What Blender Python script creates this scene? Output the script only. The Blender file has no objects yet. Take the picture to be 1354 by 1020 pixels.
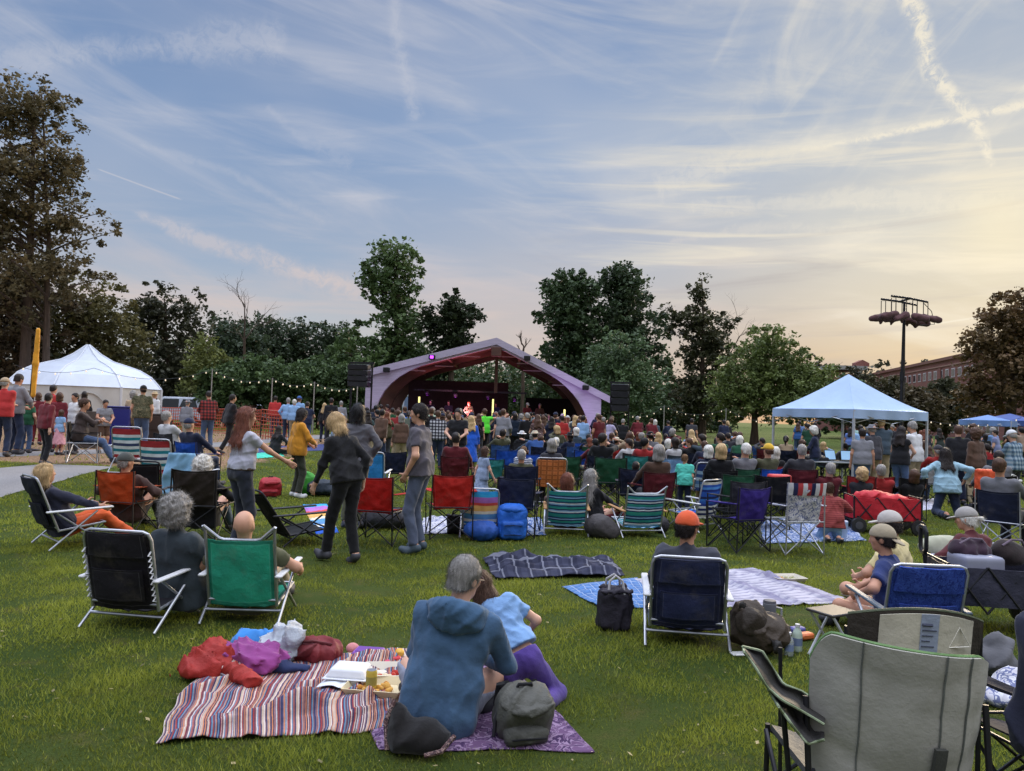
import bpy, math, random
import numpy as np
from mathutils import Vector, Matrix
from math import sin, cos, pi, radians

random.seed(7); np.random.seed(7)
scn = bpy.context.scene
COL = scn.collection

def S(r, g, b):
    f = lambda c: (c/12.92 if c <= .04045 else ((c+.055)/1.055)**2.4)
    return (f(r/255), f(g/255), f(b/255), 1.0)

# ------------------------------------------------------------------ camera
W, H, F = 1354.0, 1020.0, 1000.0
CAM = np.array([0.0, 0.0, 1.70])
TILT, ROLL = math.atan(38/1000.0), radians(1.9)
fw = np.array([0, cos(TILT), sin(TILT)])
r0 = np.array([1.0, 0, 0]); u0 = np.array([0, -sin(TILT), cos(TILT)])
rt = r0*cos(ROLL) + u0*sin(ROLL)
up = u0*cos(ROLL) - r0*sin(ROLL)
cam_d = bpy.data.cameras.new('camera')
cam = bpy.data.objects.new('camera', cam_d); COL.objects.link(cam)
m = Matrix.Identity(4)
for i in range(3):
    m[i][0] = rt[i]; m[i][1] = up[i]; m[i][2] = -fw[i]; m[i][3] = CAM[i]
cam.matrix_world = m
cam_d.sensor_fit = 'HORIZONTAL'; cam_d.sensor_width = 36.0
cam_d.lens = 36.0*F/W
cam_d.clip_start = .05; cam_d.clip_end = 3000
scn.camera = cam

def ray(px, py):
    d = fw + (px-W/2)/F*rt - (py-H/2)/F*up
    return d/np.linalg.norm(d)
def project(p):
    q = np.array(p, float)-CAM
    z = q@fw
    return W/2+F*(q@rt)/z, H/2-F*(q@up)/z
def sst(a, b, x):
    t = min(1, max(0, (x-a)/(b-a))); return t*t*(3-2*t)
def gz(x, y):
    return .35*sst(-4.6, -8.5, x)*sst(9, 14, y)*(1-.6*sst(60, 90, y)) + .35*sst(55, 110, y)
def G(px, py):
    d = ray(px, py)
    t = .5
    while t < 400:
        p = CAM+d*t
        if p[2] <= gz(p[0], p[1]):
            lo, hi = t-max(.02, t*.01), t
            for _ in range(30):
                mid = (lo+hi)/2; p = CAM+d*mid
                if p[2] <= gz(p[0], p[1]): hi = mid
                else: lo = mid
            p = CAM+d*hi
            return np.array([p[0], p[1], gz(p[0], p[1])])
        t += max(.02, t*.01)
    return CAM+d*300
def D(px, Z, h=0.0):
    """ground point at depth Z whose height-h point falls in picture column px"""
    x = Z*(px-W/2)/F
    for _ in range(8):
        z = gz(x, Z)
        x += (px-project((x, Z, z+h))[0])*Z/F
    return np.array([x, Z, gz(x, Z)])
def hy(px, py, Z):
    """height above z=0 of picture point (px,py) at depth Z, and its x"""
    d = ray(px, py); t = Z/d[1]
    p = CAM+d*t
    return p

# ------------------------------------------------------------------ sky
SUN_AZ, SUN_EL = radians(33), radians(13)
world = bpy.data.worlds.new('World'); scn.world = world
world.use_nodes = True
wt = world.node_tree; wt.nodes.clear()

class NT:
    def __init__(s, nt): s.nt = nt
    def n(s, t, **kw):
        nd = s.nt.nodes.new(t)
        for k, v in kw.items(): setattr(nd, k, v)
        return nd
    def put(s, sock, v):
        if isinstance(v, bpy.types.NodeSocket): s.nt.links.new(v, sock)
        elif v is not None: sock.default_value = v
    def m(s, op, a, b=None, c=None, clamp=False):
        nd = s.n('ShaderNodeMath', operation=op); nd.use_clamp = clamp
        s.put(nd.inputs[0], a); s.put(nd.inputs[1], b)
        if c is not None: s.put(nd.inputs[2], c)
        return nd.outputs[0]
    def ss(s, x, a, b):
        nd = s.n('ShaderNodeMapRange', interpolation_type='SMOOTHSTEP')
        s.put(nd.inputs[0], x); nd.inputs[1].default_value = a; nd.inputs[2].default_value = b
        return nd.outputs[0]
    def lin(s, x, a, b, c=0., d=1.):
        nd = s.n('ShaderNodeMapRange')
        s.put(nd.inputs[0], x)
        for i, v in enumerate((a, b, c, d)): nd.inputs[i+1].default_value = v
        return nd.outputs[0]
    def mix(s, f, a, b, blend='MIX'):
        nd = s.n('ShaderNodeMix', data_type='RGBA', blend_type=blend)
        nd.clamp_factor = True
        s.put(nd.inputs[0], f); s.put(nd.inputs[6], a); s.put(nd.inputs[7], b)
        return nd.outputs[2]
    def ramp(s, x, stops, interp='LINEAR'):
        nd = s.n('ShaderNodeValToRGB'); cr = nd.color_ramp; cr.interpolation = interp
        while len(cr.elements) < len(stops): cr.elements.new(.5)
        for e, (p, c) in zip(cr.elements, stops): e.position = p; e.color = c
        s.put(nd.inputs[0], x)
        return nd.outputs[0]
    def noise(s, vec, scale, detail=4, rough=.5, dist=0., dims='3D'):
        nd = s.n('ShaderNodeTexNoise', noise_dimensions=dims)
        if vec is not None: s.put(nd.inputs['Vector'], vec)
        nd.inputs['Scale'].default_value = scale; nd.inputs['Detail'].default_value = detail
        nd.inputs['Roughness'].default_value = rough; nd.inputs['Distortion'].default_value = dist
        return nd.outputs['Fac']
    def vec(s, x, y, z=0.):
        nd = s.n('ShaderNodeCombineXYZ')
        for i, v in enumerate((x, y, z)): s.put(nd.inputs[i], v)
        return nd.outputs[0]
    def map(s, v, scale=(1, 1, 1), rot=(0, 0, 0), loc=(0, 0, 0)):
        nd = s.n('ShaderNodeMapping')
        s.put(nd.inputs[0], v); nd.inputs['Scale'].default_value = scale
        nd.inputs['Rotation'].default_value = rot; nd.inputs['Location'].default_value = loc
        return nd.outputs[0]
    def sep(s, v):
        nd = s.n('ShaderNodeSeparateXYZ'); s.put(nd.inputs[0], v)
        return nd.outputs

def build_sky():
    k = NT(wt)
    tc = k.n('ShaderNodeTexCoord').outputs['Generated']
    x, y, z = k.sep(tc)
    az = k.m('ARCTAN2', x, y); el = k.m('ARCSINE', z)
    sd = (sin(SUN_AZ)*cos(SUN_EL), cos(SUN_AZ)*cos(SUN_EL), sin(SUN_EL))
    dp = k.n('ShaderNodeVectorMath', operation='DOT_PRODUCT')
    k.put(dp.inputs[0], tc); dp.inputs[1].default_value = sd
    ds = k.m('MAXIMUM', dp.outputs['Value'], 0.0)
    e01 = k.lin(el, 0, .6)
    cool = k.ramp(e01, [(0, S(212, 204, 192)), (.14, S(196, 200, 204)), (.3, S(160, 179, 204)), (.55, S(134, 160, 198)), (.85, S(112, 140, 184)), (1, S(108, 136, 182))])
    mid = k.ramp(e01, [(0, S(206, 188, 174)), (.16, S(198, 190, 188)), (.32, S(186, 190, 202)), (.55, S(150, 174, 208)), (.85, S(122, 150, 194)), (1, S(112, 140, 186))])
    warm = k.ramp(e01, [(0, S(216, 162, 100)), (.14, S(212, 182, 138)), (.25, S(208, 198, 176)), (.4, S(204, 205, 200)), (.6, S(180, 190, 203)), (.9, S(150, 170, 200)), (1, S(140, 162, 196))])
    base = k.mix(k.ss(az, -.35, .1), cool, mid)
    base = k.mix(k.ss(az, .05, .58), base, warm)
    # thin cirrus streaks
    wv = k.vec(az, el)
    def cirrus(rot, scale, sc, lo, hi, dist=.8, loc=(0, 0, 0)):
        v = k.map(k.map(wv, rot=(0, 0, rot)), scale=scale, loc=loc)
        return k.ss(k.noise(v, sc, 7, .58, dist), lo, hi)
    c1 = cirrus(.22, (1.2, 6.5, 1), 2.2, .45, .78)
    c2 = cirrus(-.06, (1.5, 12, 1), 2.0, .46, .80, .5, (3, 1, 0))
    c3 = k.m('MULTIPLY', cirrus(-.85, (1.7, 5.5, 1), 2.6, .48, .82, 1.2, (7, 2, 0)), k.m('MULTIPLY', k.ss(az, .08, .35), k.ss(el, .2, .36)))
    low = k.m('SUBTRACT', 1.0, k.ss(el, .3, .55))
    cl = k.m('ADD', k.m('MULTIPLY', c1, .46), k.m('MULTIPLY', k.m('MULTIPLY', c2, low), .50))
    cl = k.m('ADD', cl, k.m('MULTIPLY', c3, .38))
    # soft veil, patchy
    veil = k.ss(k.noise(k.map(wv, scale=(2.0, 5, 1), loc=(4, 9, 0)), 1.3, 3, .5, .4), .38, .7)
    cl = k.m('ADD', cl, k.m('MULTIPLY', veil, .26))
    n_w = k.noise(wv, 9, 4, .6); n_f = k.noise(wv, 70, 8, .72, .9)
    def pa(px, py):
        d = ray(px, py); return math.atan2(d[0], d[1]), math.asin(d[2])
    def trail(pts, w0, w1, amp, wob=.006, rough=.7, end0=.08, end1=.12):
        tot = None
        for i in range(len(pts)-1):
            a = pa(*pts[i]); b = pa(*pts[i+1])
            dx, dy = b[0]-a[0], b[1]-a[1]; L = math.hypot(dx, dy); dx /= L; dy /= L
            X = k.m('SUBTRACT', az, a[0]); Y = k.m('SUBTRACT', el, a[1])
            t = k.m('ADD', k.m('MULTIPLY', X, dx), k.m('MULTIPLY', Y, dy))
            tcl = k.m('DIVIDE', k.m('MINIMUM', k.m('MAXIMUM', t, 0.), L), L)
            ex = k.m('SUBTRACT', X, k.m('MULTIPLY', tcl, dx*L)); ey = k.m('SUBTRACT', Y, k.m('MULTIPLY', tcl, dy*L))
            dd = k.m('SQRT', k.m('ADD', k.m('MULTIPLY', ex, ex), k.m('MULTIPLY', ey, ey)))
            dd = k.m('ADD', dd, k.m('MULTIPLY', k.m('SUBTRACT', n_w, .5), wob))
            n = len(pts)-1
            wa, wb = w0+(w1-w0)*i/n, w0+(w1-w0)*(i+1)/n
            wid = k.m('ADD', k.m('MULTIPLY', tcl, (wb-wa)/F), wa/F)
            q = k.m('SUBTRACT', 1.0, k.m('DIVIDE', dd, wid), clamp=True)
            if i == 0 and end0: q = k.m('MULTIPLY', q, k.ss(tcl, 0., end0))
            if i == n-1 and end1: q = k.m('MULTIPLY', q, k.m('SUBTRACT', 1., k.ss(tcl, 1-end1, 1.)))
            tot = q if tot is None else k.m('MAXIMUM', tot, q)
        tot = k.m('MULTIPLY', tot, k.m('ADD', 1-.85*rough, k.m('MULTIPLY', k.ss(n_f, .34, .66), .85*rough)))
        return k.m('MULTIPLY', k.ss(tot, 0., .8), amp)
    T = [trail([(1185, -40), (1215, 25), (1232, 95), (1272, 140), (1295, 172), (1312, 225)], 19, 9, 1.0, .016, .95),
         trail([(1360, 138), (1285, 153), (1160, 180), (1050, 200)], 9, 5, 1.0, .002, .85, 0),
         trail([(1060, 198), (960, 215), (860, 248)], 10, 34, .42, .03, .85),
         trail([(518, -30), (526, 60), (552, 165)], 13, 18, .34, .012, .75),
         trail([(125, 222), (245, 266)], 1.3, 1.6, .5, .0, .2),
         trail([(165, 275), (300, 330), (490, 388)], 6, 30, .5, .03, .7, .2, .25),
         trail([(330, 322), (400, 360), (500, 392)], 8, 20, .4, .016, .7, .2, .2),
         trail([(180, 190), (300, 225), (440, 300)], 5, 12, .2, .02, .7),
         trail([(-20, 85), (150, 66), (390, 48)], 16, 34, .36, .05, .7),
         trail([(350, 140), (400, 185), (470, 220)], 7, 16, .18, .03, .8),
         trail([(1225, 430), (1300, 419)], 1.6, 1.6, .7, 0, .2),
         trail([(900, 275), (1120, 262), (1380, 270)], 10, 20, .4, .04, .7),
         trail([(880, 320), (1010, 300), (1180, 305)], 6, 16, .3, .04, .7),
         trail([(1060, 200), (1110, 120), (1170, 30)], 16, 34, .15, .05, .8),
         trail([(960, 180), (1010, 110), (1050, 20)], 16, 38, .12, .05, .8)]
    cc = k.mix(k.ss(az, -.2, .5), S(206, 208, 218), S(240, 233, 216))
    cc = k.mix(k.m('MULTIPLY', k.m('SUBTRACT', 1., k.ss(el, .1, .3)), k.m('SUBTRACT', 1., k.ss(az, .2, .5))), cc, S(226, 204, 194))
    col = k.mix(k.m('MINIMUM', cl, .85), base, cc)
    for t_ in T: col = k.mix(t_, col, cc)
    hz_ = k.m('MULTIPLY', cirrus(.05, (1.0, 15, 1), 2.8, .46, .70, .9, (2, 8, 0)), k.m('MULTIPLY', k.ss(az, -.05, .25), k.m('MULTIPLY', k.ss(el, .10, .20), k.m('SUBTRACT', 1., k.ss(el, .30, .42)))))
    col = k.mix(k.m('MULTIPLY', hz_, .6), col, S(244, 234, 212))
    # grey cloud bars low on the right
    g1 = k.m('MULTIPLY', cirrus(-.04, (1.1, 11, 1), 2.6, .50, .72, .6, (11, 5, 0)), k.m('MULTIPLY', k.ss(az, -.1, .3), k.m('SUBTRACT', 1., k.ss(el, .2, .32))))
    col = k.mix(k.m('MULTIPLY', g1, .5), col, S(176, 170, 172))
    glow = k.m('POWER', ds, 700.)
    glow2 = k.m('POWER', ds, 40.)
    col = k.mix(k.m('MULTIPLY', glow2, .04), col, S(246, 240, 222))
    col = k.mix(k.m('MULTIPLY', glow, .55), col, (1.0, .88, .60, 1))
    sky = k.n('ShaderNodeTexSky', sky_type='NISHITA')
    sky.sun_disc = False; sky.sun_elevation = SUN_EL; sky.sun_rotation = SUN_AZ
    sc_ = k.mix(1., sky.outputs[0], (.09, .09, .09, 1), 'MULTIPLY')
    col = k.mix(.04, col, sc_)
    # unseen high sky and sky behind the camera brightened as added fill light
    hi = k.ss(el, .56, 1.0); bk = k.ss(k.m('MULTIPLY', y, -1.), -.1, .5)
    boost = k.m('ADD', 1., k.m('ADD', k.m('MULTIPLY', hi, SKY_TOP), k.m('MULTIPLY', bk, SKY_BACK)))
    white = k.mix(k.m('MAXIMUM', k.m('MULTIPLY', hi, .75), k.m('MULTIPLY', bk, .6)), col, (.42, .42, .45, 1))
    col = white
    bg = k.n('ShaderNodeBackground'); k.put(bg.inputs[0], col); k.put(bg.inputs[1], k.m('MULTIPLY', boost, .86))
    out = k.n('ShaderNodeOutputWorld'); wt.links.new(bg.outputs[0], out.inputs[0])
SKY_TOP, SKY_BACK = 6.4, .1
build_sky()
try: world.cycles.sampling_method = 'MANUAL'; world.cycles.sample_map_resolution = 512
except Exception: pass

sun_d = bpy.data.lights.new('sun', 'SUN'); sun_d.energy = 2.2; sun_d.angle = radians(16); sun_d.color = (1, .80, .55)
sun = bpy.data.objects.new('sun', sun_d); COL.objects.link(sun)
sun.rotation_euler = Vector((-sin(SUN_AZ)*cos(SUN_EL), -cos(SUN_AZ)*cos(SUN_EL), -sin(SUN_EL))).to_track_quat('-Z', 'Y').to_euler()
sun.location = (30, 50, 40)
vs = scn.view_settings
vs.view_transform = 'Standard'; vs.look = 'None'; vs.gamma = 1; vs.use_curve_mapping = False; vs.exposure = 0.18
try: scn.cycles.max_bounces = 6; scn.cycles.transparent_max_bounces = 8
except Exception: pass

# ------------------------------------------------------------------ mesh helpers
THINGS = []
def tag(o, label, cat, group=None):
    o['label'] = label; o['category'] = cat
    if group: o['group'] = group
    THINGS.append(o)
    return o
def empty(name, loc, rz=0.0, label=None, cat=None, group=None, sc=1.0):
    o = bpy.data.objects.new(name, None); COL.objects.link(o)
    o.empty_display_size = .1
    o.location = loc; o.rotation_euler = (0, 0, rz); o.scale = (sc,)*3
    if label: tag(o, label, cat, group)
    return o
def npmesh(name, v, f, smooth=True, uv=None):
    v = np.asarray(v, np.float32); me = bpy.data.meshes.new(name)
    if isinstance(f, np.ndarray):
        n, kk = f.shape
        me.vertices.add(len(v)); me.vertices.foreach_set('co', v.ravel())
        me.loops.add(n*kk); me.loops.foreach_set('vertex_index', f.ravel().astype(np.int32))
        me.polygons.add(n); me.polygons.foreach_set('loop_start', np.arange(0, n*kk, kk, dtype=np.int32))
        try: me.polygons.foreach_set('loop_total', np.full(n, kk, np.int32))
        except Exception: pass
        me.update(calc_edges=True)
    else:
        me.from_pydata(v.tolist(), [], f)
    if smooth: me.polygons.foreach_set('use_smooth', np.ones(len(me.polygons), bool))
    if uv is not None:
        lay = me.uv_layers.new(name='UV')
        li = np.zeros(len(me.loops), np.int32); me.loops.foreach_get('vertex_index', li)
        lay.data.foreach_set('uv', np.asarray(uv, np.float32)[li].ravel())
    me.update()
    return me
def link(name, me, mat=None, parent=None, color=None):
    if mat is not None and not me.materials: me.materials.append(mat)
    o = bpy.data.objects.new(name, me); COL.objects.link(o)
    if parent is not None: o.parent = parent
    if color is not None: o.color = color
    return o
def rotz(a):
    c, s = cos(a), sin(a); return np.array([[c, -s, 0], [s, c, 0], [0, 0, 1]])
def rotx(a):
    c, s = cos(a), sin(a); return np.array([[1, 0, 0], [0, c, -s], [0, s, c]])
def roty(a):
    c, s = cos(a), sin(a); return np.array([[c, 0, s], [0, 1, 0], [-s, 0, c]])
def unit(v):
    v = np.asarray(v, float); return v/(np.linalg.norm(v)+1e-9)

class MB:
    def __init__(s): s.v = []; s.f = []; s.uv = []
    def add(s, v, f, uv=None):
        o = len(s.v); s.v += [tuple(map(float, p)) for p in v]
        s.f += [tuple(i+o for i in q) for q in f]
        s.uv += list(uv) if uv is not None else [(0, 0)]*len(v)
        return s
    def box(s, c, size, R=None, bev=0.0):
        hx, hyy, hz = [d/2 for d in size]
        if bev <= 0:
            P = np.array([(x, y, z) for x in (-hx, hx) for y in (-hyy, hyy) for z in (-hz, hz)])
            Fc = [(0, 1, 3, 2), (4, 6, 7, 5), (0, 4, 5, 1), (2, 3, 7, 6), (0, 2, 6, 4), (1, 5, 7, 3)]
        else:
            P = []; idx = {}
            for i, x in enumerate((-hx, hx)):
                for j, y in enumerate((-hyy, hyy)):
                    for k, z in enumerate((-hz, hz)):
                        for a in range(3):
                            q = [x, y, z]
                            for b in range(3):
                                if b != a: q[b] -= math.copysign(bev, q[b])
                            idx[i, j, k, a] = len(P); P.append(q)
            P = np.array(P); Fc = []
            def fc(l):
                pts = P[l]; n = np.cross(pts[1]-pts[0], pts[2]-pts[0])
                Fc.append(tuple(l) if n@pts.mean(0) > 0 else tuple(l[::-1]))
            for a in range(3):
                b, c2 = [q for q in range(3) if q != a]
                for v_ in (0, 1):
                    l = []
                    for (p, q) in ((0, 0), (0, 1), (1, 1), (1, 0)):
                        t = [0, 0, 0]; t[a] = v_; t[b] = p; t[c2] = q; l.append(idx[t[0], t[1], t[2], a])
                    fc(l)
                for p in (0, 1):
                    for q in (0, 1):
                        l = []
                        for (v_, w) in ((0, b), (0, c2), (1, c2), (1, b)):
                            t = [0, 0, 0]; t[a] = v_; t[b] = p; t[c2] = q; l.append(idx[t[0], t[1], t[2], w])
                        fc(l)
            for i in (0, 1):
                for j in (0, 1):
                    for k in (0, 1): fc([idx[i, j, k, 0], idx[i, j, k, 1], idx[i, j, k, 2]])
        if R is not None: P = P@np.asarray(R).T
        return s.add(P+np.asarray(c), Fc)
    def tube(s, pts, r, n=8, closed=False):
        pts = [np.asarray(p, float) for p in pts]; N = len(pts)
        rr = r if hasattr(r, '__len__') else [r]*N
        V = []; Fc = []
        prev = None
        for i, p in enumerate(pts):
            a = pts[(i-1) % N] if (closed or i > 0) else p
            b = pts[(i+1) % N] if (closed or i < N-1) else p
            t = unit(b-a)
            if prev is None:
                h = np.array([0, 0, 1.]) if abs(t[2]) < .9 else np.array([1., 0, 0])
                x = unit(np.cross(h, t))
            else: x = unit(prev-t*(prev@t))
            prev = x; y = np.cross(t, x)
            for k in range(n):
                a_ = 2*pi*k/n; V.append(p+rr[i]*(x*cos(a_)+y*sin(a_)))
        for i in range(N if closed else N-1):
            for k in range(n):
                Fc.append((i*n+k, i*n+(k+1) % n, ((i+1) % N)*n+(k+1) % n, ((i+1) % N)*n+k))
        if not closed:
            Fc.append(tuple(range(n))[::-1]); Fc.append(tuple((N-1)*n+k for k in range(n)))
        return s.add(V, Fc)
    def lathe(s, prof, c=(0, 0, 0), n=16, R=None):
        V = []; Fc = []
        for (r, z) in prof:
            for k in range(n): V.append((r*cos(2*pi*k/n), r*sin(2*pi*k/n), z))
        for i in range(len(prof)-1):
            for k in range(n): Fc.append((i*n+k, i*n+(k+1) % n, (i+1)*n+(k+1) % n, (i+1)*n+k))
        Fc.append(tuple(range(n))[::-1]); Fc.append(tuple((len(prof)-1)*n+k for k in range(n)))
        V = np.array(V)
        if R is not None: V = V@np.asarray(R).T
        return s.add(V+np.asarray(c), Fc)
    def sheet(s, P, th=.006, uvs=None):
        P = np.asarray(P, float); nu, nv = P.shape[:2]
        du = np.gradient(P, axis=0); dv = np.gradient(P, axis=1)
        nn = np.cross(du, dv); nn /= np.linalg.norm(nn, axis=2, keepdims=True)+1e-9
        A = (P+nn*th/2).reshape(-1, 3); B = (P-nn*th/2).reshape(-1, 3); o = nu*nv
        Fc = []
        for i in range(nu-1):
            for j in range(nv-1):
                a = i*nv+j; q = (a, a+nv, a+nv+1, a+1)
                Fc.append(q); Fc.append(tuple(x+o for x in q[::-1]))
        rim = [i*nv for i in range(nu)]+[(nu-1)*nv+j for j in range(1, nv)]+[i*nv+nv-1 for i in range(nu-2, -1, -1)]+[j for j in range(nv-2, 0, -1)]
        for a, b in zip(rim, rim[1:]+rim[:1]): Fc.append((b, a, a+o, b+o))
        uu = [(i/(nu-1), j/(nv-1)) for i in range(nu) for j in range(nv)]
        return s.add(np.vstack([A, B]), Fc, uu+uu)
    def prism(s, outline, th, O, X, Y):
        """outline of (u,v) in plane O + uX + vY, extruded th along XxY"""
        X = unit(X); Y = np.asarray(Y, float); Z = unit(np.cross(X, Y)); n = len(outline)
        a = [np.asarray(O)+u*X+v*Y for u, v in outline]
        b = [p+Z*th for p in a]
        Fc = [tuple(range(n))[::-1], tuple(range(n, 2*n))]
        for i in range(n): j = (i+1) % n; Fc.append((i, j, n+j, n+i))
        return s.add(a+b, Fc)
    def strip(s, A, B, th, d):
        """solid band between polylines A and B, thickness th along d"""
        d = unit(d)*th; n = len(A)
        V = list(A)+list(B)+[np.asarray(p)+d for p in A]+[np.asarray(p)+d for p in B]
        Fc = []
        for i in range(n-1):
            Fc += [(i, i+1, n+i+1, n+i), (2*n+i, 3*n+i, 3*n+i+1, 2*n+i+1), (i, 2*n+i, 2*n+i+1, i+1), (n+i, n+i+1, 3*n+i+1, 3*n+i)]
        Fc += [(0, n, 3*n, 2*n), (n-1, 3*n-1, 4*n-1, 2*n-1)]
        return s.add(V, Fc)
    def mesh(s, name, smooth=True): return npmesh(name, np.array(s.v), s.f, smooth, s.uv)
    def build(s, name, mat, parent=None, color=None, smooth=True, auto=True):
        me = s.mesh(name, smooth)
        if smooth and auto:
            try: me.set_sharp_from_angle(angle=radians(38))
            except Exception: pass
        return link(name, me, mat, parent, color)
# ------------------------------------------------------------------ implicit modelling (bodies, garments, bags)
class SDF:
    def __init__(s): s.p = []; s.clips = []; s.noise = None
    def rc(s, a, b, r1, r2, k=.03, flat=False, inf=0.):
        a = np.asarray(a, float); b = np.asarray(b, float); R = max(r1, r2)+inf
        ba = b-a; L2 = ba@ba+1e-12; bd = ba/math.sqrt(L2)
        def fn(P):
            t = np.clip(((P-a)@ba)/L2, 0, 1)
            d = np.linalg.norm(P-a-t[..., None]*ba, axis=-1)-(r1+inf+(r2-r1)*t)
            if flat: d = np.maximum(d, (P-b)@bd)
            return d
        s.p.append((fn, np.minimum(a, b)-R, np.maximum(a, b)+R, k)); return s
    def ell(s, c, r, R=None, k=.02, inf=0.):
        c = np.asarray(c, float); r = np.asarray(r, float)+inf
        def fn(P):
            q = P-c
            if R is not None: q = q@R
            k0 = np.linalg.norm(q/r, axis=-1); k1 = np.linalg.norm(q/(r*r), axis=-1)+1e-9
            return k0*(k0-1)/k1
        m_ = r.max(); e = np.array([m_]*3) if R is not None else r
        s.p.append((fn, c-e, c+e, k)); return s
    def rbox(s, c, h, r, R=None, k=.02):
        c = np.asarray(c, float); h = np.asarray(h, float)
        def fn(P):
            q = P-c
            if R is not None: q = q@R
            d = np.abs(q)-(h-r)
            return np.linalg.norm(np.maximum(d, 0), axis=-1)+np.minimum(d.max(-1), 0)-r
        e = np.array([np.linalg.norm(h)]*3) if R is not None else h
        s.p.append((fn, c-e, c+e, k)); return s
    def clip(s, o, n):
        s.clips.append((np.asarray(o, float), unit(n))); return s
    def mesh(s, vox):
        lo = np.min([p[1] for p in s.p], 0)-2.5*vox-.01; hi = np.max([p[2] for p in s.p], 0)+2.5*vox+.01
        n = np.ceil((hi-lo)/vox).astype(int)+1
        D_ = np.full(n, .15)
        ax = [lo[i]+vox*np.arange(n[i]) for i in range(3)]
        for fn, a, b, k in s.p:
            pad = k+2*vox+.015
            i0 = np.maximum(((a-pad-lo)/vox).astype(int), 0); i1 = np.minimum(((b+pad-lo)/vox).astype(int)+2, n)
            sl = tuple(slice(i0[j], i1[j]) for j in range(3))
            P = np.stack(np.meshgrid(ax[0][sl[0]], ax[1][sl[1]], ax[2][sl[2]], indexing='ij'), -1)
            d = fn(P); o = D_[sl]
            h = np.maximum(k-np.abs(o-d), 0)/k
            D_[sl] = np.minimum(o, d)-h*h*k*.25
        P = None
        if s.noise or s.clips:
            P = np.stack(np.meshgrid(*ax, indexing='ij'), -1)
        if s.noise: D_ = D_+s.noise(P)
        for o, nn in s.clips: D_ = np.maximum(D_, (P-o)@nn)
        return nets(D_, lo, vox)
def nets(D_, lo, vox):
    n = D_.shape; ins = D_ < 0
    c = ins[:-1, :-1, :-1].astype(np.int8)
    for dx, dy, dz in ((1, 0, 0), (0, 1, 0), (0, 0, 1), (1, 1, 0), (1, 0, 1), (0, 1, 1), (1, 1, 1)):
        c = c+ins[dx:n[0]-1+dx, dy:n[1]-1+dy, dz:n[2]-1+dz]
    act = (c > 0) & (c < 8); idx = np.argwhere(act)
    N = len(idx); acc = np.zeros((N, 3)); cnt = np.zeros(N)
    cor = [(x, y, z) for x in (0, 1) for y in (0, 1) for z in (0, 1)]
    for a in cor:
        for ax in range(3):
            if a[ax] == 0:
                b = list(a); b[ax] = 1
                da = D_[tuple((idx+a).T)]; db = D_[tuple((idx+b).T)]
                m_ = (da < 0) != (db < 0)
                t = np.where(m_, da/np.where(m_, da-db, 1), 0)
                p = np.array(a, float)[None].repeat(N, 0); p[:, ax] += t
                acc += p*m_[:, None]; cnt += m_
    V = lo+vox*(idx+acc/cnt[:, None])
    ids = np.full(act.shape, -1, np.int64); ids[act] = np.arange(N)
    Fs = []
    for ax in range(3):
        b, c2 = (ax+1) % 3, (ax+2) % 3
        sl0 = [slice(None)]*3; sl1 = [slice(None)]*3
        sl0[ax] = slice(0, n[ax]-1); sl1[ax] = slice(1, n[ax])
        A = ins[tuple(sl0)]; B = ins[tuple(sl1)]
        e = np.argwhere(A != B)
        e = e[(e[:, b] > 0) & (e[:, c2] > 0) & (e[:, b] < n[b]-1) & (e[:, c2] < n[c2]-1)]
        fl = A[tuple(e.T)]
        q = []
        for (i, j) in ((-1, -1), (0, -1), (0, 0), (-1, 0)):
            w = e.copy(); w[:, b] += i; w[:, c2] += j; q.append(ids[tuple(w.T)])
        q = np.stack(q, 1); q[~fl] = q[~fl][:, ::-1]
        Fs.append(q)
    return V, np.concatenate(Fs)
def folds(amp, f=14., seed=0):
    r = np.random.RandomState(abs(int(seed)) % 99991); ks = [r.normal(size=3)*f*np.array([1, 1, .6]) for _ in range(5)]; ph = r.rand(5)*6.28
    ks += [k_*2.1 for k_ in ks[:3]]; ph = np.concatenate([ph, r.rand(3)*6.28])
    def fn(P):
        t = 0
        for k_, p in zip(ks, ph): t = t+np.sin(P@k_+p+1.3*np.sin(P@k_[::-1]*.6))
        return t*amp/4
    return fn
def ridges(amp, f=14., seed=0):
    r = np.random.RandomState(abs(int(seed)) % 99991); ks = [unit(r.normal(size=3)*np.array([1, 1, .8]))*f*q for q in (.7, .9, 1.2, 1.6, 2.3)]; ph = r.rand(5)*6.28
    def fn(P):
        t = 0
        for i, (k_, p) in enumerate(zip(ks, ph)):
            w = np.sin(P@k_+p+1.6*np.sin(P@ks[(i+2) % 5]*.55+p*2)); t = t+(1-np.abs(w))**2*(1.0, 1.0, .8, .6, .4)[i]
        return -(t-1.0)*amp/1.6
    return fn
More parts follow.
